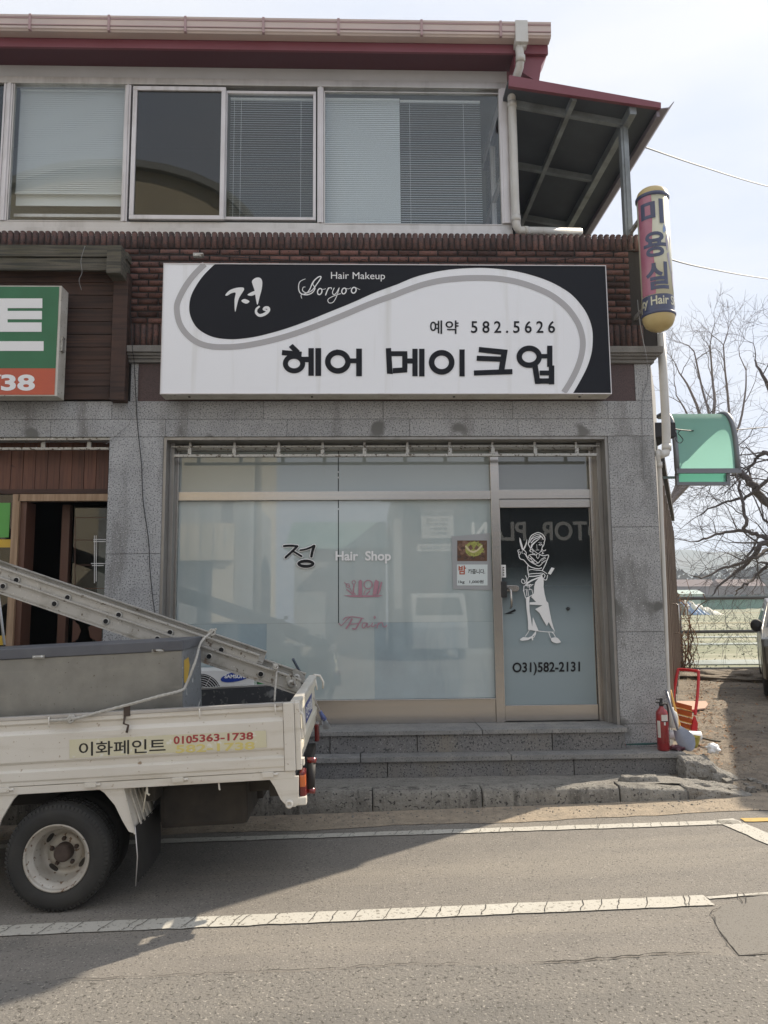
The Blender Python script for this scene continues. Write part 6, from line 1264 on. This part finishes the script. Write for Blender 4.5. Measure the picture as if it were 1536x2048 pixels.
mb = MB(); mb.tube(bez([(tx,YT,-.4),(tx+.05,YT,1.0),(tx-.1,YT,2.1),(tx-.25,YT,3.2),(tx+.1,YT+.2,4.4),(tx+.3,YT,6.2)], 5), [.42-.009*i for i in range(26)], 12); build(mb, 'trunk', M['bark'], TT)
mb = MB()
limbs = [([(1640,1120),(1580,1060),(1536,1010),(1500,965),(1470,935),(1450,905)], .16, .05, .0), ([(1600,1120),(1560,1090),(1536,1080),(1505,1066),(1470,1062),(1430,1070),(1395,1085)], .085, .02, .0),
         ([(1620,1150),(1570,1100),(1536,1085),(1516,1098),(1492,1130),(1460,1152),(1430,1185)], .11, .02, .02), ([(1490,1062),(1488,1020),(1480,985),(1468,935)], .05, .03, 0),
         ([(1630,1060),(1590,980),(1560,940),(1536,905),(1515,915),(1500,940)], .10, .03, 0), ([(1620,1000),(1590,900),(1560,820),(1530,760),(1510,720)], .12, .02, -.02), ([(1610,980),(1570,930),(1536,960),(1500,990),(1470,1000),(1430,1012),(1400,1030)], .07, .015, .01),
         ([(1600,1180),(1560,1140),(1536,1130),(1510,1155),(1490,1170),(1470,1190)], .07, .015, .02), ([(1536,1100),(1500,1120),(1450,1135),(1400,1155),(1380,1150)], .05, .01, 0), ([(1640,900),(1600,800),(1580,700)], .12, .03, 0)]
for pts, r0, r1, dr in limbs:
    P = bez([PY(x_, y_, YT+rnd.uniform(-.4,.4)) for x_, y_ in pts], 5); n_ = len(P); P = [p+Vector((rnd.gauss(0,.02), rnd.gauss(0,.04), rnd.gauss(0,.02))) for p in P]
    mb.tube(P, [r0+(r1-r0)*i/(n_-1) for i in range(n_)], 8, caps=False)
    for i in range(4, n_, 3):
        d = (P[i]-P[i-1]).normalized(); ax = d.orthogonal().normalized(); ax.rotate(Matrix.Rotation(rnd.uniform(0, 6.28), 3, d)); grow(mb, P[i], (d*.7+ax).normalized(), (r0+(r1-r0)*i/n_)*.36, 3 if i % 4 == 0 else 2, rnd, dr, .8, .004)
    grow(mb, P[-1], (P[-1]-P[-3]).normalized(), r1*.8, 3, rnd, dr, .7, .004)
build(mb, 'crown', M['bark'], TT, fix=False)
YT2 = 26.0; t2 = PX(1322, 1150, YT2)
TT = thing('slender_tree', (t2, YT2, -.45), 'pale slender leafless tree rising behind the green canopy', 'tree')
mb = MB(); mb.tube([(t2,YT2,-.6),(t2+.1,YT2,2),tuple(PY(1338,1010,YT2))], [.2,.16,.12], 8); build(mb, 'trunk', M['bark_pale'], TT)
mb = MB(); rnd = random.Random(23)
for pts in ([(1338,1010),(1375,955),(1432,900),(1422,840),(1405,780),(1392,720),(1388,702)], [(1338,1010),(1390,950),(1455,880),(1456,800),(1450,740),(1447,690)], [(1400,930),(1428,820),(1425,760),(1420,690)], [(1338,1010),(1400,945),(1470,870),(1490,790),(1492,740)], [(1338,1010),(1370,930),(1385,880),(1375,830),(1352,790)], [(1360,950),(1400,850),(1380,780),(1358,745)]):
    P = bez([PY(x_, y_, YT2+rnd.uniform(-.5,.5)) for x_, y_ in pts], 4); n_ = len(P); mb.tube(P, [.075*(1-.75*i/n_) for i in range(n_)], 6, caps=False)
    for i in range(5, n_, 3): grow(mb, P[i], (P[i]-P[i-1]).normalized()+Vector((rnd.gauss(0,.7), rnd.gauss(0,.6), .3)), .017, 2, rnd, -.03, .9, .005)
    grow(mb, P[-1], Vector((rnd.gauss(0,.2),0,1)), .022, 3, rnd, -.03, .8, .005)
build(mb, 'crown', M['bark_pale'], TT, fix=False)
# ================================================================== FIELDS, FAR HOUSES, HILLS
mat('plastic_film', (.40,.44,.41), .6, var=(2,(.30,.32,.26),.2)); mat('straw_bed', (.42,.36,.22), .9, var=(3,(.30,.26,.15),.2)); mat('green_tuft', (.26,.26,.16), .95, island=.25)
rows = []
for i, (py, hh, m_) in enumerate([(1325,.10,'plastic_film'),(1286,.06,'plastic_film'),(1272,.05,'plastic_film'),(1247,.10,'straw_bed'),(1227,.12,'straw_bed'),(1213,.14,'straw_bed')]):
    y = PG(1450, py, -.4, 0).y; w_ = .10*y**.75*.5; tl = (-.10 if i < 3 else .12)
    mb = MB(); mb.grid(lambda u, v: (6+70*u, y+(tl*(6+70*u-9))*.5-w_/2+w_*v, -.45+.03+hh*math.sin(v*math.pi)*(1+.4*noise.noise(Vector((70*u, v, i))))), 120, 4); o = build(mb, 'crop_row', M[m_], None); tag(o, ['white plastic covered crop row nearest the net fence','narrow plastic covered crop row second from the fence','thin plastic covered crop row below the middle fence rail','straw coloured field strip above the middle fence rail','pale field strip halfway to the far houses','farthest pale field strip before the far houses'][i], 'crop row', 'crop rows in the field behind the fence')
mb = MB(); rnd = random.Random(31)
for i in range(1300):
    y = 16.5+rnd.random()**1.6*70; x = y*rnd.uniform(.33,.72)+rnd.uniform(-1,1); s = rnd.uniform(.008,.03)*(1+y*.03); z = -.45
    mb.add([(x-s,y,z),(x+s,y,z),(x+rnd.gauss(0,s),y,z+s*rnd.uniform(.8,1.8))], [(0,1,2)])
tag(build(mb, 'field_weeds', M['green_tuft'], None, fix=False), kind='stuff')
mat('tarp_blue', (.22,.32,.50), .5); mat('tarp_white', (.66,.62,.52), .6)
yt = 105.0; q = PY(1372, 1221, yt)
mb = MB(); mb.grid(lambda u, v: (q.x-.6+5.4*u, yt-1.5+3*v, -.45+2.1*math.sin(v*math.pi)**.6*(max(0,1-u)**.7)*(1+.15*math.sin(u*30))), 24, 10); 
TP = thing('covered_heap', (q.x, yt, -.45), 'blue and white tarpaulin covered heap in the field just above the top fence rail', 'heap'); build(mb, 'white_tarpaulin', M['tarp_white'], TP)
mb = MB(); mb.grid(lambda u, v: (q.x-1.2+2.6*u+1.2*(1-v), yt-1.8+1.4*v, -.40+2.1*v*(1-.35*u)+.05*math.sin(u*25)), 24, 6); build(mb, 'blue_tarpaulin', M['tarp_blue'], TP)
mb = MB(); q2 = PY(1535,1208,130); mb.grid(lambda u, v: (q2.x-.6+4.6*u, 130-.8+1.6*v, -.45+1.8*math.sin(v*math.pi)*math.sin(u*math.pi)**.5), 12, 8); mat('red_cloth', (.60,.12,.07), .7); solo(mb, 'red_cover', M['red_cloth'], 'small red cover in the field at the right edge', 'cover')
mat('house_wall', (.34,.32,.32), .8); mat('house_dark', (.15,.125,.12), .8); mat('greenhouse', (.38,.47,.41), .5); mat('green_shed', (.12,.24,.19), .6); mat('roof_brown', (.16,.11,.10), .8); mat('dark_window', (.03,.03,.035), .3)
def house(x0, x1, y, z1, wall, roof, label, nwin=3, rh=.8, name='farm_house', cat='house', dep=7):
    h = thing(name, ((x0+x1)/2, y, -.45), label, cat); build(MB().box(x0, x1, y, y+dep, -.5, z1), 'wall', M[wall], h)
    build(MB().prism([(y-.4,z1-.05),(y+dep+.4,z1-.05),(y+dep/2,z1+rh)], 'x', x0-.4, x1+.4), 'roof', M[roof], h)
    for i in range(nwin): xw = x0+(i+.5)*(x1-x0)/nwin; build(MB().box(xw-.9, xw+.9, y-.06, y-.002, 1.2, 3.0), 'window', M['dark_window'], h)
    return h
def hx(px, y): return PX(px, 1190, y)
def hzz(py, y): return PZ(1440, py, y)
house(hx(1358,230), hx(1432,230), 230, hzz(1172,230), 'house_dark', 'roof_brown', 'long low dark farm building far beyond the field on the left', 5, hzz(1158,230)-hzz(1172,230))
house(hx(1446,210), hx(1530,210), 210, hzz(1172,210), 'house_dark', 'roof_brown', 'dark far building in the middle distance behind the hanging branches', 3, hzz(1158,210)-hzz(1172,210))
house(hx(1362,190), hx(1405,190), 190, hzz(1187,190), 'greenhouse', 'greenhouse', 'pale green plastic greenhouse at the left end of the far field', 0, hzz(1179,190)-hzz(1187,190), 'greenhouse', 'greenhouse')
house(hx(1500,170), hx(1600,170), 170, hzz(1199,170), 'green_shed', 'green_shed', 'low green shed at the right behind the top fence rail', 0, .4, 'field_shed', 'shed')
house(hx(1430,160), hx(1490,160), 160, hzz(1199,160), 'green_shed', 'greenhouse', 'low dark green shed in the middle of the far field', 0, .4, 'field_shed', 'shed')
mat('far_wood', (.105,.095,.075), .95, island=.35)
mb = MB(); rnd = random.Random(77)
for i in range(5200):
    y = rnd.uniform(245, 330); x = y*rnd.uniform(.30,.75); z = -.4+rnd.random()**1.2*(11+3*math.sin(x*.09)+3*noise.noise(Vector((x*.06,y*.05,0)))); s = rnd.uniform(.6,1.6)
    mb.add([(x-s,y,z-s*.5),(x+s,y+rnd.uniform(-.5,.5),z-s*.3),(x+rnd.gauss(0,.3),y,z+s)], [(0,1,2)])
tag(build(mb, 'far_wood', M['far_wood'], None, fix=False), kind='stuff')
mat('hill', (.10,.115,.09), .95, var=(.02,(.14,.13,.10),.2))
def hill(name, yc, depth, hfun, x0, x1): 
    mb = MB(); mb.grid(lambda u, v: (x0+(x1-x0)*u, yc+depth*(v-.5), -.5+hfun(x0+(x1-x0)*u)*math.sin(v*math.pi)**1.2*(1+.12*noise.noise(Vector((u*30, v*9, 1))))), 120, 14); return struct(mb, name, M['hill'])
hill('hills', 900, 500, lambda x: 62+10*math.sin(x*.006+1.1)+8*noise.noise(Vector((x*.008,0,0)))+4*noise.noise(Vector((x*.03,0,0))), -900, 1500)
# ================================================================== PARKED CAR
mat('car_paint', (.05,.045,.035), .35, metal=.3, coat=.35, var=(4,(.10,.09,.07),.2)); mat('chrome', (.6,.6,.6), .2, metal=1); mat('lamp_glass', (.30,.30,.28), .12, coat=1)
yc = 10.9; cxl = PX(1527, 1340, yc); cw = 1.82; cgz = .17
CR = thing('parked_car', (cxl, yc, cgz), 'dark bronze car facing the camera at the right edge of the dirt lot', 'car')
side = [(yc+.02,.32),(yc-.03,.55),(yc+.02,.80),(yc+.12,.90),(yc+1.15,1.02),(yc+2.0,1.44),(yc+3.6,1.50),(yc+4.3,1.10),(yc+4.55,1.0),(yc+4.6,.35),(yc+3.95,.28),(yc+3.85,.55),(yc+3.55,.66),(yc+3.25,.55),(yc+3.15,.28),(yc+1.25,.28),(yc+1.15,.55),(yc+.85,.67),(yc+.55,.55),(yc+.45,.30)]
mb = MB(); nS = len(side); K = [(0,.10,.0),(.04,.03,.02),(.12,0,0)]
secs = []
def inset(t): # lateral position for height
    return t
vs = []
for (xo, shrink) in ((0.0, 0),(0.03, 1),(cw-.03, 1),(cw, 0)):
    for (y_, z_) in side:
        tum = max(0, z_-.95)*.30; x_ = cxl+(tum+xo if xo < cw/2 else xo-tum); bulge = .02*(1 if xo in (0.0, cw) else 0)
        yy = y_+(.12 if xo in (0.0, cw) and y_ < yc+.3 else 0); vs.append((x_, yy, cgz+z_))
fs = [tuple(range(nS))[::-1], tuple(3*nS+i for i in range(nS))]
for k_ in range(3): fs += [(k_*nS+i, k_*nS+(i+1) % nS, (k_+1)*nS+(i+1) % nS, (k_+1)*nS+i) for i in range(nS)]
mb.add(vs, fs); build(mb, 'body', M['car_paint'], CR, bevel=.02, segs=2)
mb = MB(); mb.hexa([(cxl+.10,yc+1.18,cgz+1.035),(cxl+cw-.10,yc+1.18,cgz+1.035),(cxl+cw-.10,yc+1.2,cgz+1.02),(cxl+.10,yc+1.2,cgz+1.02),(cxl+.24,yc+1.93,cgz+1.43),(cxl+cw-.24,yc+1.93,cgz+1.43),(cxl+cw-.24,yc+1.96,cgz+1.41),(cxl+.24,yc+1.96,cgz+1.41)]); build(mb, 'windscreen', M['glass_dark'], CR)
for s in (0, 1):
    xx = cxl+.0 if not s else cxl+cw
    mb = MB(); mb.prism([(yc+1.45,1.06),(yc+2.1,1.38),(yc+3.4,1.42),(yc+3.9,1.10)], 'x', xx-.004 if not s else xx-.01, xx+.01 if not s else xx+.004); 
    mb.v = [((v[0]+(.30*max(0,v[2]-.95))*(1 if not s else -1)), v[1], v[2]+cgz) for v in mb.v]; build(mb, 'side_window', M['glass_dark'], CR)
    mx = xx+(-.03 if not s else .03); mb = MB(); mb.lathe([(0,-.05),(.07,-.045),(.10,-.01),(.10,.03),(.0,.035)], (mx, yc+1.35, cgz+1.06), 'y', 20); mb.v = [(mx+(v[0]-mx)*.95, v[1], v[2]*1.0) for v in mb.v]; mir = build(mb, 'wing_mirror', M['black_rubber'], CR)
    build(MB().box(min(mx,xx), max(mx,xx), yc+1.34, yc+1.38, cgz+.97, cgz+1.0), 'mirror_arm', M['black_rubber'], CR)
    hx0 = xx+.03 if not s else xx-.40; build(MB().box(hx0, hx0+.37, yc-.015+.03, yc+.2, cgz+.62, cgz+.78), 'headlight', M['lamp_glass'], CR, bevel=.03)
    for yw in (.85, 3.55):
        xw = xx+(.0 if not s else -.2); w_ = build(MB().lathe([(.19,.02),(.21,-.0),(.29,.0),(.315,.03),(.315,.17),(.29,.2),(.19,.2)], (xw, yc+yw, cgz+.315), 'x', 32), 'wheel', M['tyre'], CR)
        build(MB().lathe([(0,.03),(.06,.02),(.17,.03),(.195,.01),(.195,.15),(0,.15)] if not s else [(0,.17),(.17,.17),(.195,.19),(.195,.05),(0,.05)], (xw, yc+yw, cgz+.315), 'x', 24), 'rim', M['chrome'], w_)
build(MB().box(cxl+.42, cxl+cw-.42, yc-.05, yc-.0, cgz+.60, cgz+.74), 'grille', M['black_rubber'], CR, bevel=.01)
build(MB().box(cxl+.06, cxl+cw-.06, yc-.035, yc+.1, cgz+.28, cgz+.36), 'bumper_strip', M['black_rubber'], CR, bevel=.01)
CR.rotation_euler.z = R(-27)
# unseen rounded-top block right of the view, added only to shade the lot
mat('hut_metal', (.35,.36,.36), .6)
mat('hut_metal', (.35,.36,.36), .6)
HT = thing('storage_hut', (7.63, 9.68, .05), 'tall grey metal storage hut with rounded roof outside the right edge', 'hut', rot=(0, 0, R(-24)))
build(MB().prism([(0,0),(2.8,0),(2.8,4.6),(2.5,5.0),(2.1,5.2),(.7,5.2),(.25,5.0),(0,4.6)], 'y', 0, 4.3), 'hut_shell', M['hut_metal'], HT, local=True)
build(MB().box(.6, 1.6, -.03, -.001, .05, 1.8), 'hut_door', M['pipe_grey'], HT, local=True)
# ================================================================== BUILDINGS ACROSS THE STREET (seen mirrored in the glass)
mat('beige_wall', (.62,.55,.42), .8, var=(1,(.56,.50,.39),.2)); mat('grey_wall', (.36,.37,.37), .8); mat('teal_roof', (.20,.32,.30), .6)
def opp(name, x0, x1, y, z1, wall, label, dep=6):
    h = thing(name, ((x0+x1)/2, y, 0), label, 'building'); build(MB().box(x0, x1, y-dep, y, 0, z1), 'wall', M[wall], h)
    return h
h = opp('opposite_shop', 1.0, 9.5, -8.0, 5.0, 'grey_wall', 'low grey shop across the street, seen only in the glass')
build(MB().box(1.3, 9.2, -7.98, -7.95, .3, 4.6), 'shop_glass', M['dark_window'], h)
build(MB().box(.6, 9.8, -8.1, -7.6, 4.75, 4.85), 'awning', M['teal_roof'], h)
def otext(body, x0, x1, z0, z1, nm='window_lettering'):
    return text_px(body, None, 0, M['white_vinyl'], h, nm, .02, fn=lambda u, t: (x1+(x0-x1)*u, -7.94, z0+(z1-z0)*t))
otext('MOTOR  PLAN', 3.4, 8.1, 3.5, 4.1)
build(MB().box(1.85, 2.85, -7.948, -7.945, 3.6, 4.5), 'notice_panel', M['white_wall'], h); build(MB().box(1.7, 2.9, -7.948, -7.945, 3.2, 3.42), 'phone_panel', M['white_wall'], h)
def dtext(body, x0, x1, z0, z1): return text_px(body, None, 0, M['ink_black'], h, 'notice_lettering', .02, fn=lambda u, t: (x1+(x0-x1)*u, -7.94, z0+(z1-z0)*t))
dtext('국산차 수입차', 1.95, 2.75, 4.3, 4.42); dtext('오일 소모품', 2.0, 2.7, 4.12, 4.22); dtext('네비게이션', 2.0, 2.65, 3.98, 4.08); dtext('블랙박스', 2.1, 2.65, 3.84, 3.94); dtext('광택기', 2.2, 2.65, 3.70, 3.80)
dtext('031.582.6667', 1.8, 2.8, 3.25, 3.36)
h2 = opp('opposite_house', -8.5, -3.6, -9.0, 5.0, 'grey_wall', 'two storey grey house with a beige balcony across the street, seen only in the glass')
build(MB().box(-5.75, -4.0, -8.99, -8.4, 3.0, 4.15), 'balcony', M['beige_wall'], h2); build(MB().box(-4.65, -4.0, -8.99, -8.6, .0, 2.99), 'porch_column', M['beige_wall'], h2)
for x in (-5.4,-5.0,-4.6,-4.25): build(MB().box(x, x+.02, -8.405, -8.39, 3.02, 4.13), 'panel_joint', M['grey_wall'], h2)
for x in (-7.8,-6.8): build(MB().box(x, x+.8, -8.995, -8.97, 1.0, 2.1), 'window', M['dark_window'], h2)
h3 = thing('opposite_hall', (-9, -14, 0), 'taller beige hall with arched roof behind the street houses, seen only in the glass', 'building')
build(MB().prism([(-16,0),(-4.2,0),(-4.2,15.9)]+[(-10+5.8*math.cos(t*math.pi/16), 15.9+3.2*math.sin(t*math.pi/16)) for t in range(1,16)]+[(-16,15.9)], 'y', -22, -14), 'wall', M['beige_wall'], h3)
build(MB().prism([(-10+6.1*math.cos(t*math.pi/16), 15.9+3.5*math.sin(t*math.pi/16)) for t in range(0,17)]+[(-10+5.8*math.cos(t*math.pi/16), 15.9+3.2*math.sin(t*math.pi/16)) for t in range(16,-1,-1)], 'y', -22, -13.7), 'arched_roof', M['grey_wall'], h3)
h4 = opp('opposite_store', -2.2, .8, -9.6, 3.4, 'grey_wall', 'small grey store between the shop and the house across the street')
build(MB().prism([(-15.7,3.401),(-9.3,3.401),(-12.4,4.6)], 'x', -2.5, .9), 'roof', M['teal_roof'], h4)
UP = thing('utility_pole', (-3.2, -8.2, 0), 'concrete utility pole across the street, seen only in the glass', 'pole'); build(MB().tube([(-3.2,-8.2,0),(-3.2,-8.2,8.5)], [.14,.10], 10), 'pole', M['concrete'], UP); build(MB().box(-3.9,-2.5,-8.24,-8.16,7.6,7.7), 'cross_arm', M['concrete'], UP)
for i_, (xa_, za_) in enumerate(((-3.8,7.72),(-2.6,7.72))): solo(MB().tube([(-14,-8.2,za_+.2),(-8.5,-8.2,za_-.25),(xa_,-8.2,za_),(2,-8.2,za_-.35),(9,-8.2,za_+.1)], .012, 5), 'power_line', M['cable'], ['left one of the two wires on the utility pole across the street','right one of the two wires on the utility pole across the street'][i_], 'wire')
VN = thing('parked_van', (2.2, -6.0, 0), 'white van parked across the street, seen only in the glass', 'van')
build(MB().prism([(-6.0,.35),(-5.98,.95),(-6.12,1.25),(-6.5,1.82),(-6.7,1.9),(-7.7,1.9),(-7.75,.35)], 'x', 1.4, 2.95), 'body', M['grey_wall'], VN, bevel=.05)
build(MB().hexa([(1.5,-6.14,1.28),(2.85,-6.14,1.28),(2.85,-6.16,1.28),(1.5,-6.16,1.28),(1.58,-6.46,1.78),(2.77,-6.46,1.78),(2.77,-6.48,1.78),(1.58,-6.48,1.78)]), 'windscreen', M['glass_dark'], VN)
for x_ in (1.42, 2.75): build(MB().lathe([(0,0),(.28,0),(.3,.03),(.3,.16),(0,.18)], (x_,-6.5,.30), 'x', 24), 'wheel', M['tyre'], VN)
# haze
if True:
    m = bpy.data.materials.new('haze'); m.use_nodes = True; nt = m.node_tree; n = nt.nodes; n.remove(n['Principled BSDF']); pv = n.new('ShaderNodeVolumePrincipled')
    pv.inputs['Color'].default_value = (.74,.85,1,1); pv.inputs['Density'].default_value = .0007; pv.inputs['Anisotropy'].default_value = .2; nt.links.new(pv.outputs[0], n['Material Output'].inputs['Volume'])
    mb = MB(); mb.box(-1100, 1700, -60, 1300, -1.7, 95); tag(build(mb, 'haze', m, None), kind='stuff')
